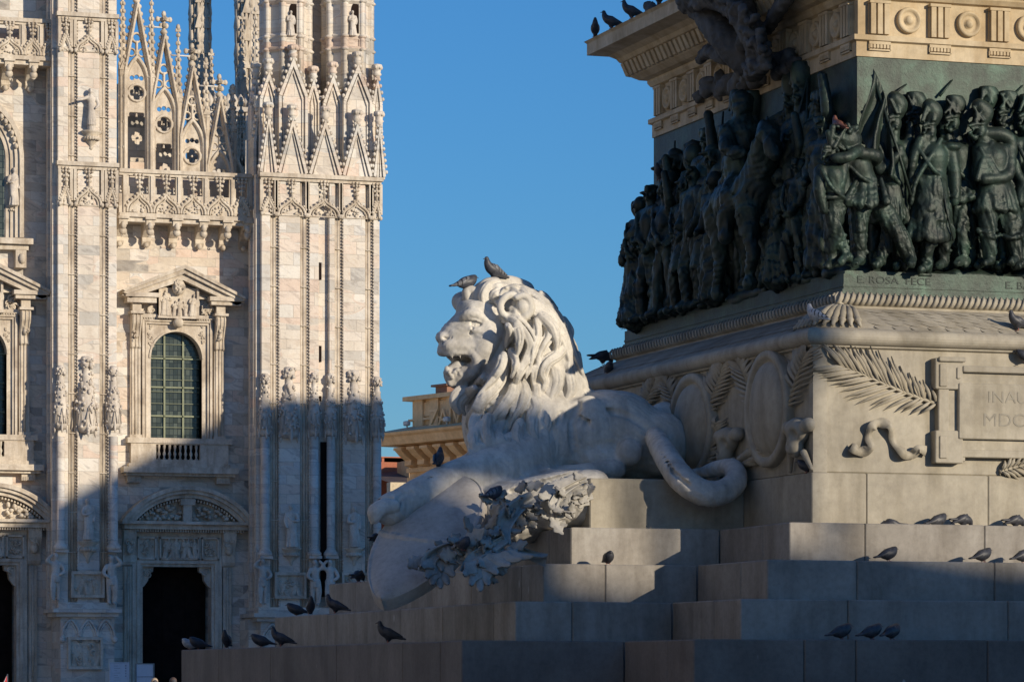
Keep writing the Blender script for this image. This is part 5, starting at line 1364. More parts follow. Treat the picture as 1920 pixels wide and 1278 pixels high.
# shields, palms and masks on the shaded side of the die ----------------------------
PS = lambda a, b, o: (X0 - o, onX(a, b, X0)[1], onX(a, b, X0)[2])
for (px, py, rx, rz) in ((1450, 766, 40, 104), (1306, 800, 40, 100)):
    c = PS(px, py, 0); ry = abs(PS(px + rx, py, 0)[1] - PS(px - rx, py, 0)[1]) / 2; hz = rz * .0077; m = M(); vs, fs = [], []; n = 40
    prf = [(1.0, 0), (1.0, .10), (.98, .13), (.86, .13), (.83, .07), (.80, .07), (.76, .12), (.6, .17), (.35, .205), (.1, .22), (.001, .22)]
    for (r, o) in prf:
        for k in range(n): w = 2 * pi * k / n; vs.append((c[0] - o, c[1] + ry * r * cos(w), c[2] + hz * r * sin(w)))
    for i in range(len(prf) - 1):
        for k in range(n): l = (k + 1) % n; fs.append((i * n + k, i * n + l, i * n + n + l, i * n + n + k))
    m.add(vs, fs, True)
    for k in range(8): w = 2 * pi * k / 8 + .3; m.blob((c[0] - .10, c[1] + ry * .915 * cos(w), c[2] + hz * .915 * sin(w)), .035, .045, .045, 6, 4)
    m.obj('carved_shield', M_PEDES, mon)
for pts_, L0 in (([(1518, 665), (1506, 690), (1492, 730), (1484, 765)], 46), ([(1392, 684), (1400, 700), (1412, 735), (1424, 770)], 42), ([(1362, 690), (1352, 715), (1340, 745), (1332, 775)], 42), ([(1250, 712), (1262, 735), (1276, 765), (1286, 790)], 38), ([(1236, 715), (1226, 735), (1216, 760)], 34), ([(1425, 850), (1405, 862), (1392, 870)], 30), ([(1350, 800), (1340, 840), (1336, 870)], 28)):
    m = M(); frond(m, PS, pts_, 12, L0, 3.0, rp, lift=.07); m.obj('palm_branch', M_PEDES, mon)
for (px, py) in ((1376, 838), (1508, 822)):
    q = PS(px, py, 0); c = Clay((q[0] - .45, q[1] - .5, q[2] - .5), (q[0] + .05, q[1] + .5, q[2] + .45), .022)
    c.ell((q[0] - .1, q[1], q[2] + .1), (.16, .26, .18), .05); c.ell((q[0] - .14, q[1], q[2] - .12), (.12, .14, .14), .06)
    for sg in (-1, 1): c.ell((q[0] - .28, q[1] + sg * .13, q[2] + .04), (.12, .09, .08), .03, cut=True); c.ell((q[0] - .08, q[1] + sg * .32, q[2] + .16), (.1, .12, .1), .05); c.bar((q[0] - .1, q[1] + sg * .22, q[2] - .2), (q[0] - .05, q[1] + sg * .36, q[2] - .42), .05, .03, .04)
    c.ell((q[0] - .3, q[1], q[2] - .1), (.08, .05, .07), .02, cut=True); c.bar((q[0] - .2, q[1] - .1, q[2] - .24), (q[0] - .2, q[1] + .1, q[2] - .24), .03, .03, .01, cut=True)
    V, Q = c.net(); quads('carved_mask', V, Q, M_PEDES, mon)
# ================================================================ LION
YLN = 49.1
def LP(a, b, o=0.0): return onY(a, b, YLN - o)
LR = lambda p: p / 134.0
lo = onY(660, 1000, 47.0)[0]; hi = onY(1425, 900, 47.0)[0]
c = Clay((lo, 45.2, 3.35), (hi, 50.35, 7.7), .0180)
rl = random.Random(11)
def E_(a, b, o, rx, rz, ry, k=.06, cut=False, tilt=0.0):
    rot = Euler((0, radians(tilt), 0)) if tilt else None
    c.ell(LP(a, b, o), (LR(rx), ry, LR(rz)), k, rot, cut)
def C_(pts, k=.05, n=4, cut=False):
    c.chain([(*LP(a, b, o), LR(r)) for (a, b, o, r) in pts], k, n, cut)
# trunk, haunch, rump
C_([(985, 820, .05, 92), (1045, 825, .05, 86), (1120, 818, .0, 80), (1190, 830, .0, 74), (1245, 842, .0, 52)], .12, 3)
E_(990, 800, .0, 80, 80, .72, .15)
E_(1005, 840, .34, 62, 66, .40, .12)                       # near shoulder
E_(1165, 812, .36, 92, 66, .40, .08, tilt=8)                # haunch
E_(1108, 802, .52, 46, 62, .24, .08, tilt=-12)              # thigh
E_(1132, 862, .56, 62, 30, .24, .07)                        # folded knee
E_(1180, 848, .80, 26, 26, .17, .06)                        # joint knob
E_(1150, 768, .15, 70, 36, .5, .12)
E_(1235, 830, .40, 58, 62, .36, .10); E_(1262, 842, .12, 40, 52, .40, .1)
E_(1248, 798, -.42, 46, 46, .34, .08)                       # far hip
C_([(1155, 880, .8, 18), (1100, 884, .85, 15), (1050, 892, .75, 14)], .05)  # hind foot along the block
C_([(1085, 758, .60, 5), (1072, 800, .72, 6), (1082, 850, .74, 6), (1110, 886, .74, 5)], .06, 4, True)   # fold between flank and thigh
# tail
C_([(1228, 818, .85, 18), (1246, 850, 1.9, 21), (1274, 892, 2.78, 22.5), (1312, 921, 3.0, 21), (1350, 924, 2.95, 20), (1379, 903, 2.8, 18.5), (1374, 878, 2.5, 15.5), (1345, 878, 2.1, 12), (1318, 886, 1.7, 9), (1298, 888, 1.3, 7)], .05, 7)
C_([(1240, 846, 2.10, 3.5), (1262, 882, 2.85, 4), (1292, 910, 3.1, 3)], .03, 6, True)
# fore leg (near) and paw
C_([(1000, 850, .45, 54), (955, 868, .80, 46), (905, 884, 1.10, 36), (850, 898, 1.35, 31), (795, 922, 1.55, 28), (752, 945, 1.65, 26), (728, 955, 1.68, 24)], .06, 5)
C_([(985, 872, .75, 30), (930, 888, 1.15, 20), (880, 902, 1.38, 13)], .06)
E_(735, 957, 1.68, 34, 26, .22, .06)
for k, o in enumerate((1.90, 1.77, 1.62, 1.49)):
    C_([(740, 948, o, 11), (720, 949, o, 13), (704, 959, o, 13.5), (702, 972, o, 9)], .02)
for o in (1.835, 1.695, 1.555): C_([(735, 934, o, 3.5), (714, 938, o, 4), (695, 954, o, 4), (692, 974, o, 4)], .015, 4, True)
for o in (1.90, 1.77, 1.62, 1.49): C_([(702, 970, o, 4.5), (697, 981, o, 1.5)], .01)
C_([(880, 872, 1.28, 3), (840, 884, 1.50, 3.5), (800, 902, 1.66, 3)], .04, 4, True); C_([(770, 922, 1.82, 3), (752, 930, 1.86, 4), (744, 950, 1.88, 3)], .04, 4, True)
C_([(930, 866, -.15, 40), (850, 900, .2, 30), (780, 930, .5, 25), (745, 945, .6, 22)], .08)       # far fore leg
# rough rock the lion lies on
C_([(1120, 905, 2.1, 22), (1060, 912, 2.05, 26), (990, 928, 1.85, 28), (930, 945, 1.6, 26)], .08)
E_(1085, 940, 2.0, 48, 48, .42, .06); E_(1040, 950, 1.8, 60, 44, .5, .08); E_(960, 960, 1.3, 90, 60, .6, .1); E_(1050, 930, 1.0, 90, 50, .8, .2)
C_([(960, 922, 1.9, 6), (1020, 905, 2.1, 6), (1070, 890, 2.15, 5), (1110, 866, 2.0, 4)], .03, 4, True)
for i in range(5): C_([(1052 + i * 13, 772 + i * 3, .66, 2.5), (1046 + i * 13, 806, .80, 3), (1056 + i * 12, 846, .80, 2.5)], .06, 4, True)      # ribs
C_([(1004, 776, .60, 3), (1034, 800, .76, 5), (1036, 840, .80, 5), (1010, 876, .74, 4)], .06, 4, True)       # behind the shoulder
C_([(960, 846, .86, 3), (990, 862, .92, 4), (1012, 884, .84, 4)], .05, 4, True); 
C_([(1130, 770, .58, 3), (1170, 776, .72, 4), (1210, 800, .76, 4), (1226, 830, .74, 3)], .06, 4, True)
# chest under the mane
E_(930, 842, .05, 42, 50, .42, .10); E_(940, 810, .15, 62, 70, .5, .1)
# neck and mane mass (shared by the body and the mane that grows over it)
def mane_mass():
    E_(985, 665, .0, 84, 112, .56, .12); E_(1022, 690, -.05, 68, 96, .52, .12); E_(985, 600, -.08, 50, 62, .46, .12); E_(952, 585, -.02, 50, 46, .40, .1)
    E_(945, 745, .05, 70, 74, .48, .12); E_(897, 792, .0, 30, 60, .32, .1); E_(1058, 730, -.08, 46, 50, .46, .1); E_(930, 690, .0, 50, 60, .40, .1)
mane_mass()
# ---- head ----
# skull wedge: flat sides running from cheek to muzzle
E_(918, 612, .0, 52, 46, .37, .06)
C_([(915, 610, .10, 38), (884, 622, .09, 32), (856, 634, .07, 25)], .05); C_([(915, 610, -.10, 38), (884, 622, -.09, 32), (856, 634, -.07, 25)], .05)
C_([(884, 583, .0, 20), (862, 603, .0, 14), (836, 624, .0, 11)], .05); C_([(884, 586, .13, 17), (862, 605, .10, 12), (838, 626, .07, 9)], .04); C_([(884, 586, -.13, 17), (862, 605, -.10, 12), (838, 626, -.07, 9)], .04)
E_(826, 631, .0, 8, 9, .14, .025); E_(834, 634, .10, 13, 11, .075, .03); E_(828, 636, -.08, 9, 10, .07, .03)          # nose pad
E_(848, 650, .15, 22, 14, .14, .04, tilt=6); E_(846, 650, -.12, 24, 15, .14, .04); E_(833, 654, -.05, 13, 14, .14, .03); E_(836, 650, .06, 13, 12, .14, .03)
C_([(848, 650, .16, 14), (872, 652, .22, 15), (895, 650, .25, 18)], .05)            # side of the upper lip
C_([(910, 625, .25, 22), (905, 648, .27, 20), (896, 668, .26, 13)], .06)            # cheek
E_(926, 612, .27, 26, 34, .13, .06); C_([(918, 630, .30, 20), (906, 655, .30, 18), (894, 676, .28, 12)], .06); E_(880, 578, .0, 24, 17, .28, .06); E_(900, 580, .22, 24, 16, .12, .06)
C_([(868, 594, .24, 7), (880, 589, .31, 8.5), (896, 591, .345, 7), (912, 600, .345, 4)], .03)        # brow ridge
C_([(884, 618, .31, 5), (898, 620, .345, 6), (912, 614, .345, 4)], .03)                              # lower lid
E_(893, 606, .40, 14, 8.5, .13, .012, cut=True); E_(895, 607, .285, 10, 7, .045, .004); C_([(880, 599, .33, 2.2), (890, 598, .355, 2.6), (904, 604, .355, 2.0)], .010, 4)
E_(890, 606, .335, 3.6, 3.8, .03, .003, cut=True); C_([(883, 613, .33, 1.8), (896, 615, .35, 2.2), (905, 610, .35, 1.6)], .01, 4)
C_([(885, 606, .36, 2.4), (886, 618, .34, 2.2), (880, 628, .30, 2)], .015, 3, True)
E_(836, 634, .185, 6.5, 3.6, .06, .01, cut=True); C_([(841, 637, .19, 2.2), (849, 634, .2, 2), (852, 630, .2, 1.5)], .012, 3, True); C_([(832, 640, .16, 2), (833, 652, .16, 2)], .012, 3, True)
for i in range(4): C_([(842, 646 + i * 4, .30, 1.3), (862, 650 + i * 4, .345, 1.4), (884, 654 + i * 4, .37, 1.2)], .008, 3, True)
C_([(826, 660, .02, 6), (834, 661, .12, 5), (850, 662, .24, 5), (870, 663, .29, 5), (886, 662, .31, 6)], .025)       # hanging lip edge
C_([(826, 660, -.02, 6), (834, 662, -.12, 5), (860, 664, -.24, 5)], .025)
C_([(842, 664, -.22, 7), (856, 676, -.2, 8), (850, 694, -.17, 8)], .03); C_([(870, 664, -.2, 12), (872, 680, -.2, 12), (872, 694, -.18, 10)], .03)
# lower jaw with open mouth
C_([(912, 668, .0, 34), (884, 694, .0, 24), (862, 706, .0, 19), (853, 706, .0, 18)], .05)
C_([(903, 672, .22, 17), (886, 692, .19, 15), (866, 704, .14, 14), (852, 704, .09, 13)], .04)
C_([(842, 694, .10, 8), (842, 706, .12, 9), (852, 717, .10, 8)], .025); C_([(842, 694, -.09, 8), (842, 706, -.1, 9), (852, 717, -.08, 8)], .025); C_([(862, 716, .12, 7), (878, 708, .19, 7), (894, 692, .25, 7)], .03)
for o in (.30, .2, .08, -.04):
    C_([(836, 673, o, 4), (850, 674, o, 8), (866, 675, o, 9.5), (880, 675, o * .97, 8)], .015, 4, True)
C_([(848, 692, .0, 10), (858, 686, .02, 9), (872, 688, .02, 9)], .03); C_([(847, 690, .12, 6), (858, 684, .13, 7), (872, 687, .1, 6)], .02)     # tongue and lower lip
for i in range(6): E_(842 + i * 5, 694 + rl.uniform(-4, 14), .21 + rl.uniform(-.02, .03), 4, 5, .04, .015)
C_([(882, 660, .32, 6), (893, 668, .345, 8), (895, 680, .335, 8), (888, 694, .29, 8), (876, 702, .24, 7)], .03)         # fold at the mouth corner
C_([(846, 663, .24, 2.6), (848, 671, .24, 1.0)], .004); C_([(862, 664, .28, 2.0), (863, 670, .28, .8)], .004)
C_([(838, 690, .18, 4.5), (838, 698, .18, 4)], .01)
for i in range(12):
    a = rl.uniform(838, 872); o = rl.uniform(-.12, .2); C_([(a, 708, o, 4), (a + 2, 718, o, 3.5), (a + 5, 726 - abs(a - 856) * .25, o * .9, 2)], .012, 3)
E_(980, 572, .44, 20, 22, .12, .05)
c.crumple(.0045, .16, 5, 1.0)
bc = c
# ---- mane: its own finer clay ----
c = Clay(LP(836, 890, 1.05), tuple(onY(1120, 505, YLN + 1.0)), .0135)
mane_mass()
E_(930, 842, .05, 41, 49, .415, .10); E_(940, 810, .15, 61, 69, .495, .1); E_(990, 800, .0, 79, 79, .715, .15); E_(1005, 840, .34, 61, 65, .395, .12); C_([(1000, 850, .45, 53), (955, 868, .80, 45), (905, 884, 1.10, 35)], .06, 5)
E_(918, 612, .0, 46, 40, .33, .06); E_(980, 574, .42, 22, 24, .13, .05)
mains = [
 ([(944, 594), (966, 600), (986, 621), (997, 646), (988, 674), (973, 700), (967, 722), (972, 744)], 13, .12),
 ([(996, 581), (1020, 600), (1030, 625), (1020, 645), (1010, 668), (1006, 690), (1012, 715)], 10, .10),
 ([(1060, 648), (1046, 664), (1026, 678), (1016, 698), (1022, 716), (1016, 740)], 11, .10),
 ([(944, 686), (938, 704), (924, 726), (906, 748), (893, 766), (888, 786)], 14, .12),
 ([(966, 716), (962, 738), (946, 760), (928, 780), (918, 804)], 12, .10),
 ([(978, 716), (984, 736), (978, 760), (962, 784), (952, 812)], 11, .09),
 ([(951, 608), (956, 624), (952, 642), (946, 658)], 6, .10), ([(958, 655), (966, 674), (964, 692), (958, 708)], 7, .10),
 ([(944, 664), (940, 684), (928, 704), (912, 724), (894, 744)], 9, .05),
 ([(968, 610), (974, 632), (972, 655), (966, 672)], 8, .06),
 ([(1005, 600), (1008, 625), (1000, 650), (996, 678), (990, 702)], 8, .05),
 ([(975, 540), (1010, 562), (1040, 592), (1062, 630), (1080, 672), (1096, 708)], 12, .05),
 ([(985, 560), (1022, 588), (1046, 618), (1062, 655), (1070, 690), (1082, 724)], 13, .06),
 ([(1012, 590), (1036, 612), (1044, 640), (1040, 662)], 11, .10),
 ([(1040, 690), (1044, 715), (1034, 742), (1028, 770)], 12, .06), ([(1066, 700), (1070, 728), (1060, 754), (1058, 778)], 11, .05), ([(1000, 740), (1006, 764), (994, 788), (988, 812)], 11, .06),
 ([(890, 728), (874, 742), (864, 758), (872, 778)], 11, .06), ([(872, 728), (856, 742), (852, 760), (862, 776)], 11, .03), ([(905, 740), (894, 768), (880, 790), (884, 814)], 11, .07),
 ([(908, 790), (898, 812), (906, 834), (900, 852)], 11, .06), ([(932, 800), (924, 822), (930, 842), (922, 862)], 11, .05), ([(884, 812), (888, 834), (898, 850)], 9, .04), ([(956, 815), (948, 836), (950, 856)], 9, .04), ([(975, 790), (968, 814), (974, 836), (966, 856)], 11, .06), ([(1000, 780), (998, 806), (1006, 828), (1000, 848)], 10, .05), ([(940, 790), (930, 812), (936, 834), (926, 856), (930, 868)], 12, .07), ([(900, 770), (890, 796), (892, 820), (884, 838)], 11, .06), ([(915, 780), (912, 808), (918, 834), (910, 858)], 11, .06), ([(1024, 770), (1026, 794), (1018, 816)], 9, .05),
]
def surf(a, b, last):
    w = LP(a, b, .3); y = c.front(w[0], w[2]); return (YLN - y) if y is not None else last
def lock(pts, W_, lift, core=True, seed_spread=1.0):
    P = spline(pts, 7); m_ = len(P); off = []; last = .2
    for (a, b) in P: last = surf(a, b, last); off.append(last)
    off = np.convolve(np.pad(np.array(off), 5, mode='edge'), np.ones(11) / 11, 'valid')
    T = np.gradient(P, axis=0); T /= (np.hypot(T[:, 0], T[:, 1])[:, None] + 1e-6); tt = np.linspace(0, 1, m_)
    wid = W_ * (.55 + .45 * np.sin(pi * np.minimum(1, tt * 1.1 + .1))) * (1 - .75 * tt ** 3)
    lf = 1.3 * lift * np.sin(pi * np.minimum(1, tt * .9 + .12))
    if core:
        for i in range(m_ - 1): c.bar(LP(P[i][0], P[i][1], off[i] + lf[i] * .35 - LR(wid[i]) * .35), LP(P[i + 1][0], P[i + 1][1], off[i + 1] + lf[i + 1] * .35 - LR(wid[i + 1]) * .35), LR(wid[i]) * .92, LR(wid[i + 1]) * .92, .03)
    n = max(2, int(round(W_ * 2 / 4.6)))
    for s_ in range(n):
        k = (s_ + .5) / n * 2 - 1; ph = rl.uniform(0, 6); am = rl.uniform(.4, 1.5); hh = rl.uniform(-.012, .016); t0 = rl.randrange(0, 4); t1 = m_ - rl.randrange(0, 4)
        q = [(*LP(P[i][0] - T[i][1] * (k * wid[i] + am * sin(ph + tt[i] * 6)), P[i][1] + T[i][0] * (k * wid[i] + am * sin(ph + tt[i] * 6)), off[i] + lf[i] * (1 - .55 * k * k) + hh + LR(wid[i]) * .32 * (1 - k * k)), LR(3.4 * (1 - .5 * tt[i] ** 2))) for i in range(t0, t1)]
        for i in range(len(q) - 1): c.bar(q[i][:3], q[i + 1][:3], q[i][3], q[i + 1][3], .007)
# hollows first: behind the jaw, between the great locks
C_([(938, 616, .42, 6), (934, 650, .42, 9), (922, 684, .40, 9), (904, 706, .36, 7)], .04, 5, True)
C_([(1000, 610, .56, 5), (1010, 650, .58, 8), (1002, 690, .56, 7), (994, 715, .52, 6)], .04, 5, True)
C_([(950, 612, .5, 5), (962, 645, .52, 7), (954, 690, .50, 7)], .04, 5, True)
# strands that fill the mane follow the great locks
seg = []
for pts, _, _ in mains:
    P = spline(pts, 4); T = np.gradient(P, axis=0); T /= (np.hypot(T[:, 0], T[:, 1])[:, None] + 1e-6); seg.append(np.hstack([P, T]))
seg = np.vstack(seg)
def flow(a, b):
    d2 = (seg[:, 0] - a) ** 2 + (seg[:, 1] - b) ** 2; w = np.exp(-d2 / (2 * 20 ** 2)) + 1e-9; t = (seg[:, 2:] * w[:, None]).sum(0); return t / (np.hypot(*t) + 1e-9)
for i in range(120):
    a, b = rl.uniform(870, 1085), rl.uniform(545, 832)
    w_ = LP(a, b, .3)
    if c.front(w_[0], w_[2]) is None or (a > 1030 and b > 770) or (a < 948 and b < 690 and a + (b - 600) * .6 < 960): continue
    pts = [(a, b)]
    for k in range(5): t = flow(a, b); a += t[0] * 9 + rl.uniform(-1.5, 1.5); b += t[1] * 9; pts.append((a, b))
    lock(pts, rl.uniform(4, 8), rl.uniform(.01, .05), True)
for pts, w_, lf in mains: lock(pts, w_, lf)
# crest and forelocks
for pts, w_, lf in (([(912, 572), (908, 556), (912, 542), (922, 530), (938, 528)], 11, .05), ([(946, 575), (934, 560), (926, 546), (934, 536), (950, 534)], 10, .06), ([(925, 566), (930, 552), (944, 545), (958, 548)], 9, .05),
                    ([(972, 556), (960, 545), (946, 548), (940, 560), (946, 570)], 8, .05), ([(990, 566), (980, 548), (964, 538), (948, 540)], 9, .06)): lock(pts, w_, lf)
for pts, r in (([(884, 578, .02, 9), (879, 562, .02, 9), (876, 550, .04, 9), (880, 543, .05, 8), (890, 546, .1, 6)], 0), ([(894, 576, .08, 8), (892, 560, .1, 8), (896, 548, .1, 8), (904, 540, .1, 9), (914, 532, .08, 10), (930, 530, .06, 10)], 0), ([(908, 574, .2, 7), (906, 560, .2, 8), (910, 546, .18, 9), (922, 536, .15, 9)], 0),
               ([(872, 578, -.15, 11), (862, 570, -.22, 12), (860, 562, -.25, 11), (868, 556, -.25, 9)], 0), ([(868, 582, -.05, 7), (864, 572, -.1, 8), (868, 562, -.1, 7)], 0), ([(900, 545, -.2, 14), (925, 535, -.2, 16), (955, 533, -.25, 16), (985, 545, -.3, 18)], 0)):
    C_(pts, .025, 6)
    for j in range(3): o_ = rl.uniform(-.05, .07); C_([(a + rl.uniform(-3, 3), b + rl.uniform(-2, 2), o + o_, r_ * .42) for (a, b, o, r_) in pts], .008, 5)
for i in range(12):                                          # back of the mane, away from the viewer and along the crest
    t = i / 11; a = 958 + 128 * t; b = 546 + 166 * t ** 1.5
    for o in (-.12, -.34): C_([(a - 14, b - 6, o, 12), (a, b + 10, o - .03, 14), (a + 10, b + 34, o - .05, 10)], .04, 3)
# ear in its curl
E_(956, 572, .62, 13, 17, .13, .03, cut=True)
C_([(958, 596, .52, 7), (942, 588, .54, 6), (938, 572, .54, 6), (946, 558, .55, 6), (960, 552, .55, 6), (968, 558, .54, 6)], .02, 6); C_([(938, 580, .55, 3), (950, 594, .57, 4), (972, 602, .56, 5)], .012, 5)
E_(982, 574, .56, 15, 17, .10, .02); E_(975, 580, .66, 5, 6, .03, .01, cut=True); C_([(968, 558, .60, 5), (982, 554, .62, 6), (993, 564, .62, 7), (994, 582, .60, 8), (984, 594, .58, 8)], .015, 5)
mc = c; c = bc
V, Q = c.net()
lion = thing('lion_statue', 'pale marble lion statue with open mouth and flowing mane lying on the steps', 'statue', (LB[0], YLN, ZL))
quads('body', V, Q, M_LION, lion, smooth_iter=0)
V, Q = mc.net(); quads('mane', V, Q, M_LION, lion)

# ---- shield under the paw -----------------------------------------------------------
M_SHIELD = carved('shield_marble', ((.40, .375, .345), (.50, .47, .43), (.55, .52, .475)), (.66, .63, .6), 0.9, 0.008, 0.45, fine_s=16)
sc_ = Vector(onY(784, 1012, 46.95))
tip = Vector(onY(716, 1128, 46.25)); head_ = Vector(onY(868, 895, 47.6))
U = (head_ - tip).normalized(); side = Vector(onY(868, 1040, 46.35)) - Vector(onY(690, 1000, 47.5))
Vv = (side - U * side.dot(U)).normalized(); W = U.cross(Vv); W = W if W.y < 0 or W.x < 0 else -W
if W.dot(Vector((-.4, -.9, .2))) < 0: W = -W
cen = (tip + head_) / 2; HL = (head_ - tip).length / 2; HW = .66
def outline(t):                                              # long oval, blunt at the foot
    return HW * max(0.0, 1 - abs(t) ** (1.9 if t < 0 else 2.6)) ** (.72 if t < 0 else .5)
m = M(); nu, nv = 90, 40; vs, fs = [], []
for layer, (dz, thick) in enumerate(((0, 1), (1, -1))):
    for i in range(nu + 1):
        t = -1 + 2 * i / nu; w = max(outline(t), .002)
        for j in range(nv + 1):
            s_ = -1 + 2 * j / nv; dome = .13 * (1 - s_ * s_) * (1 - .5 * t * t); rim = .02 if abs(s_) > .93 else 0
            band = .028 if abs(t + .12 - .12 * s_ * s_) < .028 else 0
            h = (dome + rim + band) if layer == 0 else (dome * .3 - .16)
            vs.append(cen + U * (HL * t) + Vv * (w * s_) + W * h)
n1 = (nu + 1) * (nv + 1)
for i in range(nu):
    for j in range(nv):
        a = i * (nv + 1) + j; fs.append((a, a + 1, a + nv + 2, a + nv + 1)); fs.append((n1 + a, n1 + a + nv + 1, n1 + a + nv + 2, n1 + a + 1))
for i in range(nu):
    for j in (0, nv): a = i * (nv + 1) + j; fs.append((a, a + nv + 1, n1 + a + nv + 1, n1 + a))
for j in range(nv):
    for i in (0, nu): a = i * (nv + 1) + j; fs.append((a, n1 + a, n1 + a + 1, a + 1))
m.add([tuple(v) for v in vs], fs, True)
sh = m.obj('stone_shield', M_SHIELD); soft(sh, .012, 2)
tag(sh, 'large smooth oval stone shield leaning on the steps under the lion paw', 'shield')

# ---- garland of leaves and drapery between shield and block ---------------------------
wre = thing('leaf_garland', 'marble garland of curling oak leaves hanging over the steps below the lion', 'garland', tuple(onY(960, 1000, 46.2)))
def leaf(m, p, d, nrm, L, W_, curl, rnd, lobes=3):
    p, d, nrm = Vector(p), Vector(d).normalized(), Vector(nrm); nrm = (nrm - d * nrm.dot(d)).normalized(); s_ = d.cross(nrm)
    n, k = 12, 6; vs = []; fs = []; tw = rnd.uniform(-.25, .25)
    for side_ in (0, 1):
        for i in range(n + 1):
            t = i / n; ang = curl * t * t; cpos = p + d * (L * (t - .25 * curl * curl * t ** 3 * .3)) + nrm * (L * .5 * sin(curl * t) * t)
            w = W_ * sin(pi * min(1, t * .93 + .05)) ** .7 * (1 + .30 * cos(lobes * 2 * pi * t)); s2 = (s_ * cos(tw * t) + nrm * sin(tw * t))
            for j in range(k + 1):
                u = -1 + 2 * j / k; cup = -.22 * W_ * (1 - abs(u)) + .07 * W_ * sin(u * 6 + t * 7) * abs(u)
                vs.append(cpos + s2 * (w * u) - nrm * (cup + (.035 if side_ else 0)))
    a1 = (n + 1) * (k + 1)
    for i in range(n):
        for j in range(k):
            a = i * (k + 1) + j; fs.append((a, a + 1, a + k + 2, a + k + 1)); fs.append((a1 + a, a1 + a + k + 1, a1 + a + k + 2, a1 + a + 1))
        for j in (0, k): a = i * (k + 1) + j; fs.append((a, a + k + 1, a1 + a + k + 1, a1 + a))
    m.add([tuple(v) for v in vs], fs, True)
rg = random.Random(21)
spine = spline([(1090, 915, 46.5), (1050, 958, 46.2), (985, 945, 46.2), (955, 945, 46.1), (935, 972, 45.8), (928, 1005, 45.6), (938, 1030, 45.4), (905, 1045, 45.4), (885, 1028, 45.5), (860, 1032, 45.6), (810, 1042, 45.9)], 7)
for i in range(128):
    q = spine[rg.randrange(len(spine))]; a, b, y = q + np.array((rg.gauss(0, 14), rg.gauss(0, 14), rg.uniform(-.12, .12)))
    m = M(); d = Vector((rg.uniform(-1, .7), rg.uniform(-.7, .2), rg.uniform(-1.2, .5))); leaf(m, onY(a, b, y), d, (rg.uniform(-.4, .2), -1, rg.uniform(.2, .8)), rg.uniform(.17, .34), rg.uniform(.05, .10), rg.uniform(.2, 1.3), rg)
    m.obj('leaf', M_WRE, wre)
# two hanging sprays with finger-like leaf ends
for (bx_, by_, y, fan) in ((822, 1040, 45.6, ((-26, 50), (-14, 62), (2, 68), (16, 60), (-36, 30), (28, 44))), (905, 1040, 45.2, ((-40, 46), (-26, 64), (-8, 74), (8, 62), (50, 24), (70, 14), (26, 40), (90, 10)))):
    for (dx, dy) in fan:
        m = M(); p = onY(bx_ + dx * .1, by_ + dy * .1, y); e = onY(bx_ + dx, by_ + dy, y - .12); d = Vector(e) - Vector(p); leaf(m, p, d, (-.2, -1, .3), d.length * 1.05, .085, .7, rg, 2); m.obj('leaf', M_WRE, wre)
# draped cloth pieces: folded ribbons
for pts_, y0_, y1_, w0 in (([(1100, 898), (1076, 908), (1050, 926), (1036, 950)], 46.4, 46.1, 9), ([(1000, 930), (968, 950), (940, 985), (935, 1020)], 46.0, 45.5, 22), ([(950, 1010), (920, 1030), (890, 1050), (880, 1075)], 45.5, 45.1, 18), ([(960, 1020), (985, 1036), (1010, 1046), (1024, 1050)], 45.6, 45.4, 12), ([(860, 1020), (830, 1030), (806, 1046), (800, 1072)], 45.7, 45.5, 15)):
    m = M(); st = spline(pts_, 6); n = len(st); vs, fs = [], []; k = 9
    for side_ in (0, 1):
        for i, (a, b) in enumerate(st):
            t = i / (n - 1); d = st[min(i + 1, n - 1)] - st[max(i - 1, 0)]; d = d / (np.hypot(*d) + 1e-6); y = y0_ + (y1_ - y0_) * t
            for j in range(k + 1):
                u = -1 + 2 * j / k; w = w0 * (.5 + .6 * t); f_o = .06 * sin(u * 3.6 + t * 3 + a * .05) + .02 * sin(u * 8 + t * 6)
                vs.append(onY(a - d[1] * w * u, b + d[0] * w * u, y - f_o + (.03 if side_ else 0)))
    a1 = n * (k + 1)
    for i in range(n - 1):
        for j in range(k): a = i * (k + 1) + j; fs.append((a, a + 1, a + k + 2, a + k + 1)); fs.append((a1 + a, a1 + a + k + 1, a1 + a + k + 2, a1 + a + 1))
        for j in (0, k): a = i * (k + 1) + j; fs.append((a, a + k + 1, a1 + a + k + 1, a1 + a))
    for j in range(k):
        for i in (0, n - 1): a = i * (k + 1) + j; fs.append((a, a1 + a, a1 + a + 1, a + 1))
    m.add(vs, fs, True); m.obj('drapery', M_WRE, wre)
# ================================================================ BRONZE RELIEF
brz = None
YBF, XBF = Y0 - I2, X0 - I2                              # faces of the upper block
m = M(); m.box(X0 - I1, XE + I1, Y0 - I1, Y1 + I1, ZB, ZR - .05); m.box(X0 - I1 + .03, XE + I1, Y0 - I1 + .03, Y1 + I1 - .03, ZR - .05, ZR); m.box(X0 - I1 - .03, XE, Y0 - I1 - .03, Y1 + I1, ZB - .01, ZB + .05)
m.box(X0 - I1 - .012, XE, Y0 - I1 - .012, Y1 + I1, ZB + .09, ZB + .12)
brz = m.obj('bronze_relief', M_BRONZE2, mon)
m = M(); m.box(XBF - .04, XE + I2, YBF - .04, Y1 + I2 + .04, ZR - .01, ZA - .002); m.obj('background', M_BRONZE2, brz)
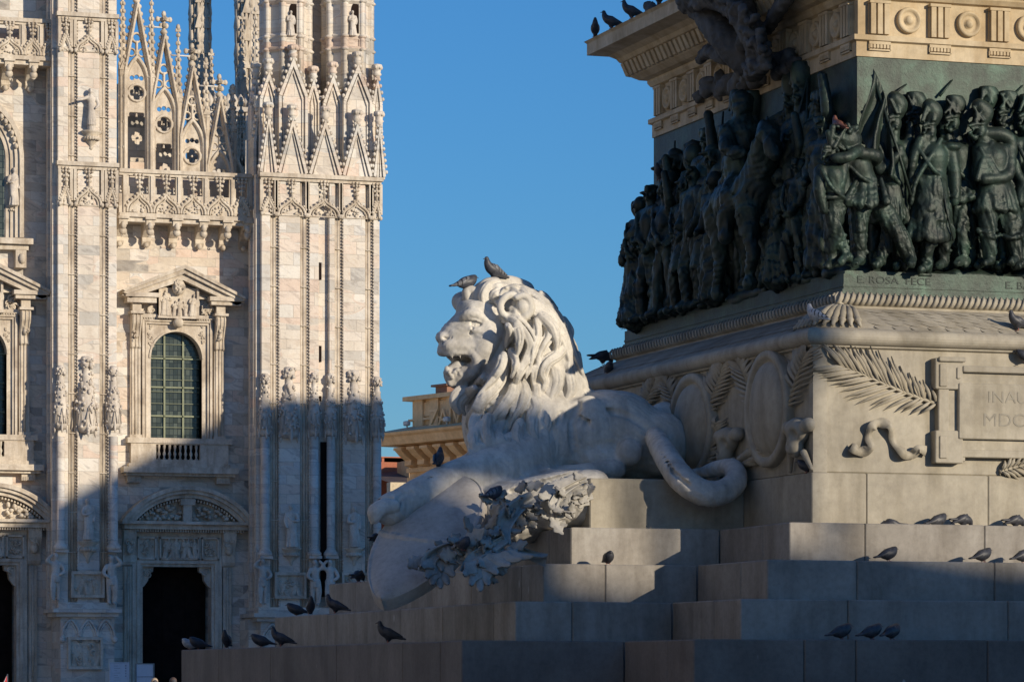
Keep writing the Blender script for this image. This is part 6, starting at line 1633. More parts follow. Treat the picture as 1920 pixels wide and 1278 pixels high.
# rough ground the figures walk on
c = Clay((X0 - I1 - .1, Y0 - I1 - .1, ZR - .12), (25.0, Y0 - I1 + .75, ZR + .3), .03); rr_ = random.Random(9)
c.bar((X0 - I1 + .15, Y0 - I1 + .25, ZR - .02), (24.8, Y0 - I1 + .25, ZR - .02), .1, .1, .1)
for i in range(46): c.ell((rr_.uniform(X0 - I1 + .1, 24.8), Y0 - I1 + rr_.uniform(.15, .5), ZR + rr_.uniform(-.03, .03)), (rr_.uniform(.1, .3), .16, rr_.uniform(.04, .10)), .06)
V, Q = c.net(); quads('relief_ground', V, Q, M_BRONZE, brz)
c = Clay((X0 - I1 - .15, Y0 - I1 + .1, ZR - .12), (X0 - I1 + .8, Y1 + I1 + .1, ZR + .35), .04)
for i in range(60): c.ell((X0 - I1 + rr_.uniform(.12, .5), rr_.uniform(Y0 - I1 + .4, Y1 + I1 - .1), ZR + rr_.uniform(-.03, .03)), (.16, rr_.uniform(.15, .4), rr_.uniform(.05, .12)), .08)
V, Q = c.net(); quads('relief_ground', V, Q, M_BRONZE, brz)

def man(P, rs, J, hat='cap', hem=None, pack=False, seed=0, h=.0155, build=1.0, extra=None, skirt_r=None, name='soldier', label=None, beard=False, strap=True, smooth=0, lug=1.0, fold=.016):
    """figure in relief. P(a,b,o): photo-like coordinates to world; rs: metres per unit; J: joints (a,b,o)"""
    rnd = random.Random(seed); W3 = {k: P(*v) for k, v in J.items()}
    pts = np.array(list(W3.values())); pad = 52 * rs
    c = Clay(pts.min(0) - pad, pts.max(0) + pad, h); G = lambda k: W3[k]
    def CH(lst, k=.02, n=4, cut=False): c.chain([(*P(a, b, o), r * rs) for (a, b, o, r) in lst], k, n, cut)
    def JC(keys, rads, k=.02): c.chain([(*W3[q], r * rs * build) for q, r in zip(keys, rads)], k, 4)
    JC(('hipL', 'kneeL', 'footL'), (19, 14.5, 9)); JC(('hipR', 'kneeR', 'footR'), (19, 14.5, 9))
    for s_ in 'LR':
        f_ = np.array(W3['foot' + s_]); t_ = np.array(P(*[x + y for x, y in zip(J['foot' + s_], J.get('toe' + s_, (-10, 8, .16)))]))
        c.bar(f_, t_, 9 * rs, 6.5 * rs, .02); c.ell(tuple(f_ + (0, 0, -.0)), (10 * rs, 10 * rs, 9 * rs), .02)
        k_, q_ = np.array(W3['knee' + s_]), f_                           # trouser folds and boot tops
        for i in range(5):
            u = rnd.uniform(.15, .95); p_ = k_ + (q_ - k_) * u; w = (14 - 5 * u) * rs
            c.bar(p_ + (-w, -.25 * w, rnd.uniform(-.03, .03)), p_ + (w, -.6 * w, rnd.uniform(-.03, .03)), 2.6 * rs, 2.2 * rs, .012)
    a, b, o = J['pelvis']; ca, cb, co = J['chest']
    CH([(a, b, o, 24 * build), ((a + ca) / 2, (b + cb) / 2, (o + co) / 2, 23 * build), (ca, cb, co, 27 * build)], .03, 3)
    c.bar(W3['shL'], W3['shR'], 15 * rs, 15 * rs, .03); JC(('shL', 'elL', 'haL'), (14, 11, 8)); JC(('shR', 'elR', 'haR'), (14, 11, 8))
    for s_ in 'LR':
        c.ell(W3['ha' + s_], (9 * rs, 8 * rs, 9 * rs), .01); p0, p1 = np.array(W3['sh' + s_]), np.array(W3['el' + s_])
        for i in range(4):
            u = rnd.uniform(.2, 1.0); p_ = p0 + (p1 - p0) * u; w = 11 * rs; c.bar(p_ + (-w, -.5 * w, rnd.uniform(-.02, .02)), p_ + (w, -.6 * w, rnd.uniform(-.02, .02)), 2.2 * rs, 2 * rs, .01)
    ha, hb, ho = J['head']
    CH([(ca, cb - 18, co, 13), (ha, hb + 8, ho, 11)], .02, 3)
    c.ell(W3['head'], (13.5 * rs, 16 * rs, 18 * rs), .01)
    fd = J.get('face', (-.6, 0, .10)); fp = lambda da, db, dz: P(ha + da, hb + db, ho + dz)
    fx = fd[0] * 14
    c.bar(fp(fx * .75, -5, .115), fp(fx * 1.45, 4, .15), 2.4 * rs, 3.8 * rs, .005); c.bar(fp(fx * .7 - 7, -6, .11), fp(fx * .7 + 7, -6, .11), 2.8 * rs, 2.8 * rs, .006); c.bar(fp(fx * .8 - 5, 9, .12), fp(fx * .8 + 5, 9, .12), 1.8 * rs, 1.8 * rs, .004, True)
    c.ell(fp(fx * .7, 12, .07), (7 * rs, 7 * rs, 6 * rs), .015)
    for e in (-5.5, 5.5): c.ell(fp(fx * .8 + e, -1.5, .125), (3.6 * rs, 4 * rs, 3 * rs), .005, cut=True); c.ell(fp(fx * .55 + e * 1.6, 7, .10), (4 * rs, 4 * rs, 4 * rs), .01)
    if beard:
        for i in range(6): CH([(ha + fx * .6 + rnd.uniform(-7, 7), hb + 8, ho + .08, 4), (ha + fx * .8 + rnd.uniform(-6, 6), hb + 26 + rnd.uniform(-4, 6), ho + .08, 3)], .01, 2)
    if hat == 'cap':                                     # tall soft cap tipping forward
        CH([(ha + 3, hb - 21, ho, 16), (ha + 5 - fd[0] * 3, hb - 35, ho, 19), (ha + 3 + fd[0] * 4, hb - 47, ho + .03, 14)], .008, 3); CH([(ha + fx * .4, hb - 14, ho + .10, 5), (ha + fx * 1.5, hb - 10, ho + .14, 3)], .008, 2)
        for i in range(5): CH([(ha + rnd.uniform(-15, 15), hb - 20, ho + .12, 2.4), (ha + rnd.uniform(-12, 14), hb - 46, ho + .10, 2.4)], .01, 2)
        for w in np.linspace(0, 2 * pi, 13)[:-1]: c.bar(P(ha + 16 * cos(w), hb - 15 + 2 * sin(w), ho + .115 * sin(w)), P(ha + 16 * cos(w + .55), hb - 15 + 2 * sin(w + .55), ho + .115 * sin(w + .55)), 2.4 * rs, 2.4 * rs, .008)
    elif hat == 'brim':
        c.ell(fp(0, -14, 0), (30 * rs, 26 * rs, 5 * rs), .015); c.ell(fp(0, -22, 0), (16 * rs, 16 * rs, 13 * rs), .02)
        for i in range(10): CH([(ha + 14, hb - 16, ho, 4), (ha + 22 + rnd.uniform(-6, 8), hb - 6 + rnd.uniform(-12, 10), ho + rnd.uniform(-.1, .15), 3.5), (ha + 26 + rnd.uniform(-8, 8), hb + 12 + rnd.uniform(-10, 8), ho + rnd.uniform(-.1, .15), 2)], .012, 3)
    elif hat == 'bonnet': c.ell(fp(6, -6, 0), (21 * rs, 20 * rs, 22 * rs), .02); CH([(ha - 16, hb - 14, ho + .08, 5), (ha - 18, hb + 6, ho + .08, 5), (ha - 8, hb + 20, ho + .06, 4)], .015, 4)
    elif hat == 'hair':
        for i in range(12): CH([(ha + rnd.uniform(-10, 12), hb - 14, ho + rnd.uniform(-.02, .1), 6), (ha + rnd.uniform(-14, 18), hb + rnd.uniform(-12, 6), ho + rnd.uniform(-.04, .12), 4)], .01, 2)
    if strap:
        CH([(J['shL'][0], J['shL'][1] - 4, co + .14, 4), ((ca + a) / 2, (cb + b) / 2, co + .22, 4), (a + 22, b - 4, o + .14, 4)], .01, 4)
        for w in np.linspace(-1.4, 1.4, 9)[:-1]: c.bar(P(a + 25 * sin(w), b - 6, o + .18 * cos(w)), P(a + 25 * sin(w + .35), b - 6, o + .18 * cos(w + .35)), 4 * rs, 4 * rs, .01)
    if hem is not None:
        n = 22; R1 = skirt_r or 40
        for i in range(n):
            w = 2 * pi * i / n; q0 = P(a + 21 * cos(w), b, o + 21 * rs * sin(w)); rr2 = R1 * (1 + .10 * sin(3 * w + seed)); q1 = P(a + hem[1] + rr2 * cos(w), hem[0] + rnd.uniform(-3, 3), o + rr2 * rs * .8 * sin(w))
            c.bar(q0, q1, 8 * rs, (7 if i % 2 else 9) * rs, .018)
        c.bar(P(a, b, o), P(a + hem[1] * .8, hem[0] - 14, o), 22 * rs, R1 * .72 * rs, .03)
    if pack: c.ell(P(ca + 24, cb - 8, co - .06), (22 * rs, 16 * rs, 26 * rs), .02); c.bar(P(ca + 6, cb - 38, co + .04), P(ca + 46, cb - 30, co + .04), 11 * rs * lug, 11 * rs * lug, .015)
    if extra: extra(c, CH, P)
    c.crumple(fold, 32 * rs, seed, .28, P(0, J['neck'][1] + (6 if not name.startswith('bundle') else -60), 0)[2]); c.crumple(fold * .32, 13 * rs, seed + 50, .5, P(0, J['neck'][1] - 4, 0)[2])
    V, Q = c.net(); return quads(name, V, Q, M_BRONZE, brz, label, smooth)

RSF = 1 / 139.0
PFR = lambda a, b, o: onY(a, b, YBF - o)
# 1: stooping man carrying a bundle
def ex1(c, CH, P):
    c.ell(P(1586, 262, .58), (.22, .18, .19), .03)
    for i in range(30): c.bar(P(1584 + rr_.uniform(-32, 26), 258 + rr_.uniform(-24, 26), .70 + rr_.uniform(-.08, .06)), P(1584 + rr_.uniform(-32, 26), 258 + rr_.uniform(-24, 26), .70 + rr_.uniform(-.08, .06)), .035, .02, .012)
    CH([(1612, 280, .70, 9), (1590, 294, .82, 10), (1566, 296, .80, 9)], .015)
    for i in range(5): CH([(1604 + i * 12 + rr_.uniform(-4, 4), 336, .62, 4), (1592 + i * 17 + rr_.uniform(-5, 5), 380 + rr_.uniform(-6, 6), .72, 7)], .03, 2)
man(PFR, RSF, dict(head=(1586, 262, .52), neck=(1590, 282, .5), chest=(1604, 310, .48), pelvis=(1622, 352, .46), shL=(1578, 300, .58), shR=(1636, 300, .42), elL=(1572, 346, .66), haL=(1546, 388, .60), elR=(1640, 292, .62), haR=(1600, 286, .72), hipL=(1612, 370, .46), hipR=(1640, 372, .44), kneeL=(1610, 430, .50), footL=(1612, 486, .46), kneeR=(1680, 432, .52), footR=(1706, 486, .50), toeR=(4, 8, .16), face=(-.7, 0, .1)), 'hair', (378, -4), seed=1, skirt_r=42, extra=ex1, build=1.1, label='stooping bronze man with a bundle on his shoulder at the relief corner')
# boy striding at the very corner
man(PFR, RSF * .92, dict(head=(1556, 290, .62), neck=(1556, 306, .6), chest=(1560, 330, .60), pelvis=(1562, 376, .58), shL=(1540, 322, .62), shR=(1578, 324, .60), elL=(1536, 358, .70), haL=(1544, 392, .68), elR=(1584, 360, .6), haR=(1576, 392, .64), hipL=(1558, 384, .58), hipR=(1570, 384, .58), kneeL=(1566, 432, .62), footL=(1588, 480, .60), kneeR=(1560, 440, .56), footR=(1560, 490, .52)), 'hair', None, seed=2)
# 2: standard bearer with his flag
def ex2(c, CH, P):
    CH([(1690, 290, .34, 8), (1704, 262, .32, 10), (1706, 232, .30, 5)], .02); CH([(1680, 310, .40, 9), (1678, 350, .42, 7), (1684, 372, .40, 3)], .02)
man(PFR, RSF, dict(head=(1676, 232, .34), neck=(1676, 252, .32), chest=(1672, 292, .32), pelvis=(1672, 356, .30), shL=(1648, 278, .36), shR=(1696, 278, .30), elL=(1650, 318, .46), haL=(1684, 290, .52), elR=(1700, 318, .40), haR=(1686, 280, .52), hipL=(1664, 366, .30), hipR=(1682, 366, .30), kneeL=(1668, 430, .36), footL=(1650, 488, .34), kneeR=(1690, 430, .26), footR=(1690, 490, .24), pole=(1638, 150, .44)), 'cap', (410, 0), seed=3, skirt_r=34, extra=ex2)
m = M(); m.tube([PFR(1636, 140, .46), PFR(1684, 284, .56), PFR(1708, 366, .58)], .022, 7); m.obj('flag_pole', M_BRONZE, brz)
m = M(); vs, fs = [], []; nt, ns = 16, 22
for side_ in (0, 1):
    for i in range(nt + 1):
        for j in range(ns + 1):
            t, q = i / nt, j / ns; a = 1637 + 34 * t - q * (26 - 30 * t) + 4 * sin(q * 5 + t * 4); b = 128 + 92 * t + q * (118 + 50 * t * (1 - t)); o = .46 + .07 * t + .10 * sin(q * 3 + t * 13) * (.3 + q) + .03 * sin(t * 25 + q * 4)
            vs.append(PFR(a, b, o - (.03 if side_ else 0)))
n1 = (nt + 1) * (ns + 1)
for i in range(nt):
    for j in range(ns): a = i * (ns + 1) + j; fs += [(a, a + 1, a + ns + 2, a + ns + 1), (n1 + a, n1 + a + ns + 1, n1 + a + ns + 2, n1 + a + 1)]
for i in range(nt):
    for j in (0, ns): a = i * (ns + 1) + j; fs.append((a, a + ns + 1, n1 + a + ns + 1, n1 + a))
for j in range(ns):
    for i in (0, nt): a = i * (ns + 1) + j; fs.append((a, n1 + a, n1 + a + 1, a + 1))
m.add(vs, fs, True); m.obj('flag', M_BRONZE, brz)
# 3: bearded soldier in a long coat
def ex3(c, CH, P):
    CH([(1764, 262, .52, 5), (1740, 300, .60, 5), (1716, 344, .58, 4), (1706, 392, .50, 3)], .012); CH([(1726, 262, .50, 9), (1712, 300, .52, 8), (1706, 350, .46, 4)], .02)
    for i in range(3): CH([(1752 + i * 5, 322, .58, 3), (1756 + i * 6 - 4, 352, .62, 4), (1752 + i * 7, 370, .60, 5)], .01)
    c.ell(P(1784, 276, .46), (.13, .12, .07), .02); c.ell(P(1724, 276, .44), (.11, .11, .07), .02)
man(PFR, RSF, dict(head=(1742, 246, .44), neck=(1744, 266, .42), chest=(1748, 294, .42), pelvis=(1748, 338, .40), shL=(1722, 282, .42), shR=(1780, 282, .42), elL=(1718, 322, .44), haL=(1730, 346, .50), elR=(1790, 334, .46), haR=(1790, 376, .48), hipL=(1738, 372, .40), hipR=(1760, 372, .38), kneeL=(1740, 440, .44), footL=(1738, 498, .44), kneeR=(1766, 440, .34), footR=(1770, 490, .30), face=(-.5, 0, .1)), 'cap', (444, -2), seed=4, skirt_r=38, extra=ex3, beard=True, build=1.08, label='bearded bronze soldier in a long coat and tall cap')
m = M(); m.tube([PFR(1764, 334, .62), PFR(1776, 400, .62), PFR(1788, 452, .60)], .016, 6); m.obj('sword', M_BRONZE, brz)
# 3b: soldier half hidden behind
man(PFR, RSF, dict(head=(1786, 232, .22), neck=(1788, 252, .2), chest=(1794, 290, .2), pelvis=(1800, 350, .2), shL=(1772, 282, .2), shR=(1818, 282, .2), elL=(1772, 320, .2), haL=(1780, 350, .26), elR=(1824, 322, .26), haR=(1820, 356, .28), hipL=(1794, 362, .22), hipR=(1808, 362, .22), kneeL=(1802, 420, .30), footL=(1806, 484, .28), kneeR=(1812, 426, .2), footR=(1818, 486, .18)), 'cap', (372, 0), seed=5)
# 4: soldier with arm in a sling
def ex4(c, CH, P):
    for i in range(6): CH([(1860, 268, .46, 4), (1842 + i * 3, 300, .56, 4), (1832 + i * 9, 336, .60, 5)], .012)
    CH([(1846, 250, .40, 11), (1872, 252, .42, 13), (1892, 262, .42, 13), (1896, 286, .40, 12)], .02)
    CH([(1894, 346, .40, 6), (1904, 380, .44, 6), (1908, 424, .44, 5)], .012)
    for (a, b) in ((1850, 432), (1856, 440), (1894, 442)): CH([(a - 14, b, .52, 4), (a + 4, b + 4, .58, 4), (a + 18, b, .52, 4)], .012)
man(PFR, RSF, dict(head=(1836, 246, .40), neck=(1840, 264, .38), chest=(1860, 298, .38), pelvis=(1866, 346, .38), shL=(1838, 282, .42), shR=(1890, 284, .40), elL=(1838, 322, .50), haL=(1836, 332, .54), elR=(1888, 328, .52), haR=(1846, 336, .60), hipL=(1856, 362, .40), hipR=(1880, 362, .38), kneeL=(1852, 424, .48), footL=(1856, 486, .46), kneeR=(1894, 426, .40), footR=(1904, 484, .40), face=(-.9, 0, .08)), 'cap', (392, 2), seed=6, skirt_r=36, extra=ex4, build=1.12, label='bronze soldier with his arm in a sling')
# soldiers further along, heads in a row
for i, (x, t, o) in enumerate(((1886, 222, .16), (1924, 228, .30), (1962, 226, .34), (1848, 214, .10), (1712, 226, .12))):
    d = t - 246; man(PFR, RSF, dict(head=(x, t, o), neck=(x, t + 20, o), chest=(x + 6, t + 56, o), pelvis=(x + 8, t + 108, o), shL=(x - 18, t + 44, o), shR=(x + 32, t + 44, o), elL=(x - 22, t + 84, o + .06), haL=(x - 10, t + 108, o + .12), elR=(x + 38, t + 84, o + .04), haR=(x + 24, t + 112, o + .10), hipL=(x, t + 120, o), hipR=(x + 18, t + 120, o), kneeL=(x - 2, t + 186, o + .05), footL=(x - 6, 490, o + .05), kneeR=(x + 22, t + 186, o), footR=(x + 26, 490, o)), 'cap', (t + 150, 0), seed=10 + i, skirt_r=32)
# rifles, lances scored on the field
m = M()
for (a, b, q, w) in ((1762, 180, 1786, 150), (1850, 216, 1900, 178), (1868, 214, 1918, 160), (1842, 206, 1872, 186), (1676, 176, 1700, 158)):
    m = M(); m.tube([PFR(a, b, .10), PFR((a + q) / 2, (b + w) / 2, .09), PFR(q, w, .06)], [.02, .016, .010], 6); m.obj('rifle', M_BRONZE, brz)

# low relief behind the front rank: coats, legs and packs of the column
rm = random.Random(77); c = Clay((XBF + .1, YBF - .42, ZR - .02), (25.2, YBF + .05, ZA - .1), .024)
x = XBF + .35
while x < 25.0:
    hgt = rm.uniform(1.75, 2.15); o = rm.uniform(.02, .14)
    for sg in (-.1, .12): c.chain([(x + sg, YBF - o, ZR + hgt * .5, .12), (x + sg * 1.6 + rm.uniform(-.1, .1), YBF - o - .04, ZR + hgt * .25, .09), (x + sg * 2 + rm.uniform(-.15, .15), YBF - o - .02, ZR + .05, .07)], .03, 3)
    c.chain([(x, YBF - o, ZR + hgt * .48, .18), (x + rm.uniform(-.05, .05), YBF - o, ZR + hgt * .78, .2)], .05, 3); c.ell((x - .02, YBF - o - .04, ZR + hgt * .93), (.11, .12, .14), .03); c.ell((x, YBF - o - .04, ZR + hgt * 1.02), (.13, .12, .12), .02)
    c.bar((x - .25, YBF - o, ZR + hgt * .8), (x - .3, YBF - o - .08, ZR + hgt * .5), .08, .07, .04); c.bar((x + .25, YBF - o, ZR + hgt * .8), (x + .28, YBF - o - .08, ZR + hgt * .5), .08, .07, .04)
    x += rm.uniform(.34, .5)
c.crumple(.022, .14, 8, .4); V, Q = c.net(); tag(quads('background_crowd', V, Q, M_BRONZE, brz), kind='stuff')
c = Clay((XBF - .42, YBF + .15, ZR - .02), (XBF + .05, Y1 + I2 + .05, ZA - .1), .03); y = YBF + .45
while y < Y1 + I2 - .1:
    hgt = rm.uniform(1.9, 2.6); o = rm.uniform(.02, .16)
    for sg in (-.1, .12): c.chain([(XBF - o, y + sg, ZR + hgt * .5, .13), (XBF - o - .04, y + sg * 1.6 + rm.uniform(-.1, .1), ZR + hgt * .25, .1), (XBF - o - .02, y + sg * 2, ZR + .05, .08)], .03, 3)
    c.chain([(XBF - o, y, ZR + hgt * .48, .19), (XBF - o, y + rm.uniform(-.06, .06), ZR + hgt * .78, .21)], .05, 3); c.ell((XBF - o - .04, y, ZR + hgt * .93), (.12, .12, .15), .03)
    if rm.random() < .6: c.ell((XBF - o - .02, y, ZR + hgt * .99), (.12, rm.uniform(.13, .24), .09), .03)
    c.bar((XBF - o, y - .25, ZR + hgt * .8), (XBF - o - .08, y - .3 + rm.uniform(-.2, .2), ZR + hgt * rm.choice((.5, .55, 1.0))), .08, .06, .04)
    y += rm.uniform(.36, .55)
c.crumple(.026, .16, 9, .4); V, Q = c.net(); tag(quads('background_crowd', V, Q, M_BRONZE, brz), kind='stuff')

# ---- the shaded side: crowd welcoming a rider -------------------------------------
PD = lambda yc, zf, s: (lambda a, b, o: (XBF - o, yc - a * s, zf - b * s))
def dark(yc, o_, H, seed, hat='hair', hem=None, sk=None, zf=0.0, flip=1, name='bronze_figure', lean=0, armup=False):
    o = o_ * .62; s = H / 322.0; r_ = random.Random(seed); f_ = flip; P = PD(yc, ZR + .03 + zf, s); j = lambda v=6: r_.uniform(-v, v)
    J = dict(head=(lean, -300, o), neck=(lean, -276, o), chest=(lean * .6 + j(), -232, o), pelvis=(j(), -165, o), shL=(-32 + lean * .7, -256 + j(), o + .04), shR=(32 + lean * .7, -256 + j(), o - .02), elL=(-46 + j(), -206 + j(10), o + .08), haL=(-30 + j(14), -172 + j(20), o + .2), elR=(46 + j(), -206 + j(10), o + .02), haR=(28 + j(14), -176 + j(20), o + .15), hipL=(-14, -158, o), hipR=(14, -158, o), kneeL=(-20 + j(10), -84, o + .1), footL=(-22 + j(14), -8, o + .08), kneeR=(20 + j(10), -84, o), footR=(22 + j(14), -8, o), face=(.5 * f_, 0, .1))
    if armup: J['elR'] = (52, -276, o + .1); J['haR'] = (44, -336, o + .15)
    man(P, s, J, hat, (hem, 0) if hem is not None else None, seed=seed, h=.024, fold=.022, skirt_r=sk, name=name, strap=r_.random() < .4)
yL = Y1 + I2
dark(yL - .22, .62, 1.92, 31, 'bonnet', -4, 60, lean=10); dark(yL - .50, .42, 2.05, 32, 'brim', -70, 44, lean=-8); dark(yL - .86, .70, 2.06, 33, 'hair', None, lean=6); dark(yL - 1.30, .48, 2.2, 35, 'bonnet', -10, 44); dark(yL - 1.66, .74, 2.0, 34, 'hair', None, lean=-10, armup=True)
dark(yL - 1.15, .22, 2.5, 50, 'brim'); dark(yL - 2.2, .64, 1.96, 36, 'brim', -100, 38, lean=12); dark(yL - 2.0, .26, 2.5, 37, 'bonnet'); dark(yL - 2.7, .66, 2.12, 38, 'hair', None, lean=-12); dark(yL - 2.55, .22, 2.72, 39, 'hair', armup=True)
dark(yL - .60, .16, 2.42, 40, 'brim'); dark(yL - 3.3, .24, 2.66, 51, 'hair'); dark(yL - 3.75, .20, 2.82, 41, 'cap'); dark(yL - 4.2, .12, 2.75, 46, 'cap'); dark(yL - 6.5, .60, 1.7, 42, 'hair', lean=20); dark(yL - 6.9, .26, 2.62, 43, 'hair', armup=True)
dark(yL - 6.05, .18, 2.86, 44, 'cap'); dark(yL - 7.3, .46, 2.2, 45, 'hair', -20, 38, lean=-8); dark(yL - 5.6, .10, 2.8, 52, 'cap')
for (y_, z0_, y2_, z2_) in ((yL - 1.5, 1.5, yL - 1.1, 2.75), (yL - 2.4, 1.6, yL - 2.7, 2.85), (yL - 3.4, 1.7, yL - 3.1, 2.9), (yL - 5.9, 1.6, yL - 6.3, 2.9), (yL - 6.7, 1.5, yL - 6.3, 2.85)):
    m = M(); m.tube([(XBF - .28, y_, ZR + z0_), (XBF - .22, (y_ + y2_) / 2, ZR + (z0_ + z2_) / 2), (XBF - .12, y2_, ZR + z2_)], [.03, .028, .015], 6); m.obj('lance', M_BRONZE, brz)
dark(yL - .95, .30, 2.32, 53, 'hair', lean=14, armup=True); dark(yL - 2.95, .44, 2.3, 54, 'brim', -80, 40, lean=16); dark(yL - 3.45, .62, 1.9, 55, 'bonnet', -8, 46, lean=-10); dark(yL - 6.2, .40, 2.2, 56, 'hair', lean=-16, armup=True)
# rider and horse
yh = yL - 4.95; hz = ZR + .03
c = Clay((XBF - 1.15, yh - 1.7, ZR - .05), (XBF + .1, yh + 1.8, ZA - .02), .028)
def hb(pts, k=.06, n=5): c.chain([(XBF - o, yh - a, hz + z, r) for (a, z, o, r) in pts], k, n)
hb([(-.72, 1.35, .45, .30), (-.2, 1.3, .5, .33), (.35, 1.34, .52, .33), (.62, 1.42, .55, .27)])
hb([(.6, 1.5, .55, .24), (.86, 1.85, .58, .18), (1.0, 2.1, .6, .13), (1.12, 2.12, .62, .12), (1.3, 1.92, .64, .09), (1.38, 1.76, .64, .075)])
hb([(.98, 2.22, .6, .04), (1.0, 2.34, .6, .02)], .02)
for (a, o, kx, fx2) in ((-.8, .62, -.72, -.86), (-.62, .3, -.5, -.55), (.56, .7, .72, .62), (.5, .4, .62, .86)): hb([(a, 1.2, o, .2), (a + .05, .82, o, .12), (kx, .48, o, .07), (fx2, .10, o, .055), (fx2 + .06, .05, o, .08)])
hb([(-1.0, 1.5, .45, .09), (-1.2, 1.2, .45, .1), (-1.22, .8, .45, .06)])
for i in range(10): hb([(.7 + i * .03, 2.0 - i * .04, .6, .04), (.62 + i * .02, 1.86 - i * .05, .68, .03)], .02, 2)
hb([(-.1, 1.55, .55, .22), (-.05, 1.95, .55, .21), (0, 2.25, .55, .22), (.02, 2.42, .55, .12)]); c.ell((XBF - .58, yh - .05, hz + 2.62), (.14, .13, .17), .03); c.ell((XBF - .58, yh - .04, hz + 2.76), (.15, .15, .12), .03)
for sg in (.82, .3): hb([(0, 1.55, sg * .8, .15), (.22, 1.3, sg, .13), (.12, .85, sg + .05, .09), (.2, .72, sg + .05, .07)])
hb([(.0, 2.3, .78, .11), (.2, 2.0, .86, .09), (.5, 1.9, .75, .07)]); hb([(-.05, 2.3, .3, .11), (-.4, 2.25, .3, .09), (-.5, 2.5, .35, .08)])
for i in range(9): hb([(-.1 - i * .02, 2.3, .5 - i * .04, .07), (-.4 - i * .05, 1.9, .55 - i * .05, .07), (-.7 - i * .05, 1.62, .6 - i * .06, .05)], .02, 3)
c.crumple(.018, .2, 3, .5); V, Q = c.net(); quads('horse_and_rider', V, Q, M_BRONZE, brz)
# figure leaning out over the near corner, kneeling woman in front
dark(yL - 5.95, .62, 1.62, 47, 'bonnet', -10, 60)

# ---- eagle and laurel on the shaded cornice ------------------------------------------
ea = None
PE = lambda a, b, o: (X0 - I2 - o, onX(a, b, X0 - I2 - o)[1], onX(a, b, X0 - I2 - o)[2])
c = Clay((X0 - I2 - 1.1, 46.3, 10.25), (X0 - I2 + .1, 52.6, 12.2), .03); re_ = random.Random(4)
def EC(pts, k=.05, n=5): c.chain([(*PE(a, b - 14, o), r) for (a, b, o, r) in pts], k, n)
gar = [(1300, 38, .78, .13), (1312, 70, .80, .15), (1340, 110, .72, .16), (1372, 142, .62, .15), (1404, 152, .52, .14)]; gar2 = [(1290, 20, .8, .16), (1330, 2, .8, .2), (1380, 30, .72, .17), (1412, 80, .62, .17), (1424, 128, .5, .14), (1412, 150, .45, .14)]
EC(gar2)
for lst in (gar2,):
    sp_ = spline(lst, 10)
    for (a, b, o, r) in sp_:
        for k in range(5): c.ell(PE(a + re_.uniform(-15, 15), b - 14 + re_.uniform(-13, 13), o + re_.uniform(-.02, .16)), (.07, re_.uniform(.06, .12), .06), .015)
EC([(1402, 140, .35, .16), (1376, 104, .5, .21), (1344, 66, .62, .2), (1316, 40, .7, .13), (1300, 36, .78, .08)], .05); EC([(1360, 120, .4, .12), (1330, 110, .45, .09), (1312, 128, .3, .06)], .04); EC([(1392, 100, .5, .1), (1404, 60, .6, .12), (1398, 20, .6, .1)], .04)
for i in range(9): EC([(1440 + i * 3, 70 - i * 9, .3, .07), (1452 + i * 6, 46 - i * 9, .45, .09), (1470 + i * 8, 20 - i * 9, .5, .07)], .02); EC([(1268 - i * 4, 66 - i * 3, .35, .05), (1240 - i * 3, 62 - i * 5, .4, .07), (1226 - i, 70 - i * 4, .4, .04)], .02, 3)
for i in range(40): a = re_.uniform(1300, 1490); b = 190 - (a - 1300) * .36 + re_.uniform(-28, 8); c.ell(PE(a, b, re_.uniform(.05, .2)), (.1, re_.uniform(.08, .2), re_.uniform(.06, .13)), .03)
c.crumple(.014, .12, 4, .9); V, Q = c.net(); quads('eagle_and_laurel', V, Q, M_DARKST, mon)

# signature letters on the base
for body, px, py, s_ in (('E. ROSA  FECE', 1606, 530, .14), ('E. BARZAGHI', 1884, 541, .14)):
    m = M(); v, f_ = text_mesh(body, s_, .004); q = onY(px, py, Y0 - I1)
    m.add([(q[0] + p[0] * 1.25, Y0 - I1 - .004 - p[2], q[2] + p[1]) for p in v], f_)
    m.obj('incised_lettering', plain('dark_incised_letters', (.03, .043, .035), .7), brz)
# ================================================================ PIGEONS
def feather_mat(name, lo, hi, bars=False, sheen=True):
    m, t, b = mat(name); P = pos(t, obj=True); n = noise(t, P, 30, 3, .6); c = ramp(t, n, [(.3, lo), (.7, hi)])
    if bars:
        o = sepz(t, P); w = t.nodes.new('ShaderNodeTexWave'); w.inputs['Scale'].default_value = 6.5; w.inputs['Distortion'].default_value = .8; w.bands_direction = 'X'
        t.links.new(P, w.inputs['Vector']); c = mix(t, ramp(t, w.outputs['Fac'], [(.80, (0, 0, 0)), (.88, (1, 1, 1))]), c, (.02, .02, .022))
    t.links.new(c, b.inputs['Base Color']); b.inputs['Roughness'].default_value = .5; return m
FM = dict(dark=(feather_mat('dark_slate_feathers', (.022, .023, .028), (.05, .052, .062)), feather_mat('dark_wing_feathers', (.025, .026, .03), (.055, .056, .065))),
          grey=(feather_mat('blue_grey_feathers', (.03, .033, .042), (.07, .074, .09)), feather_mat('barred_grey_wing', (.10, .105, .115), (.17, .175, .19), True)),
          pale=(feather_mat('pale_feathers', (.3, .3, .3), (.55, .54, .52)), feather_mat('pale_wing', (.38, .38, .38), (.55, .54, .53), True)),
          brown=(feather_mat('russet_feathers', (.09, .035, .022), (.18, .07, .045)), feather_mat('russet_wing', (.12, .05, .035), (.2, .085, .06))))
M_BEAK = plain('beak_horn', (.06, .05, .05), .5); M_LEG = plain('pink_bird_leg', (.35, .11, .09), .6)
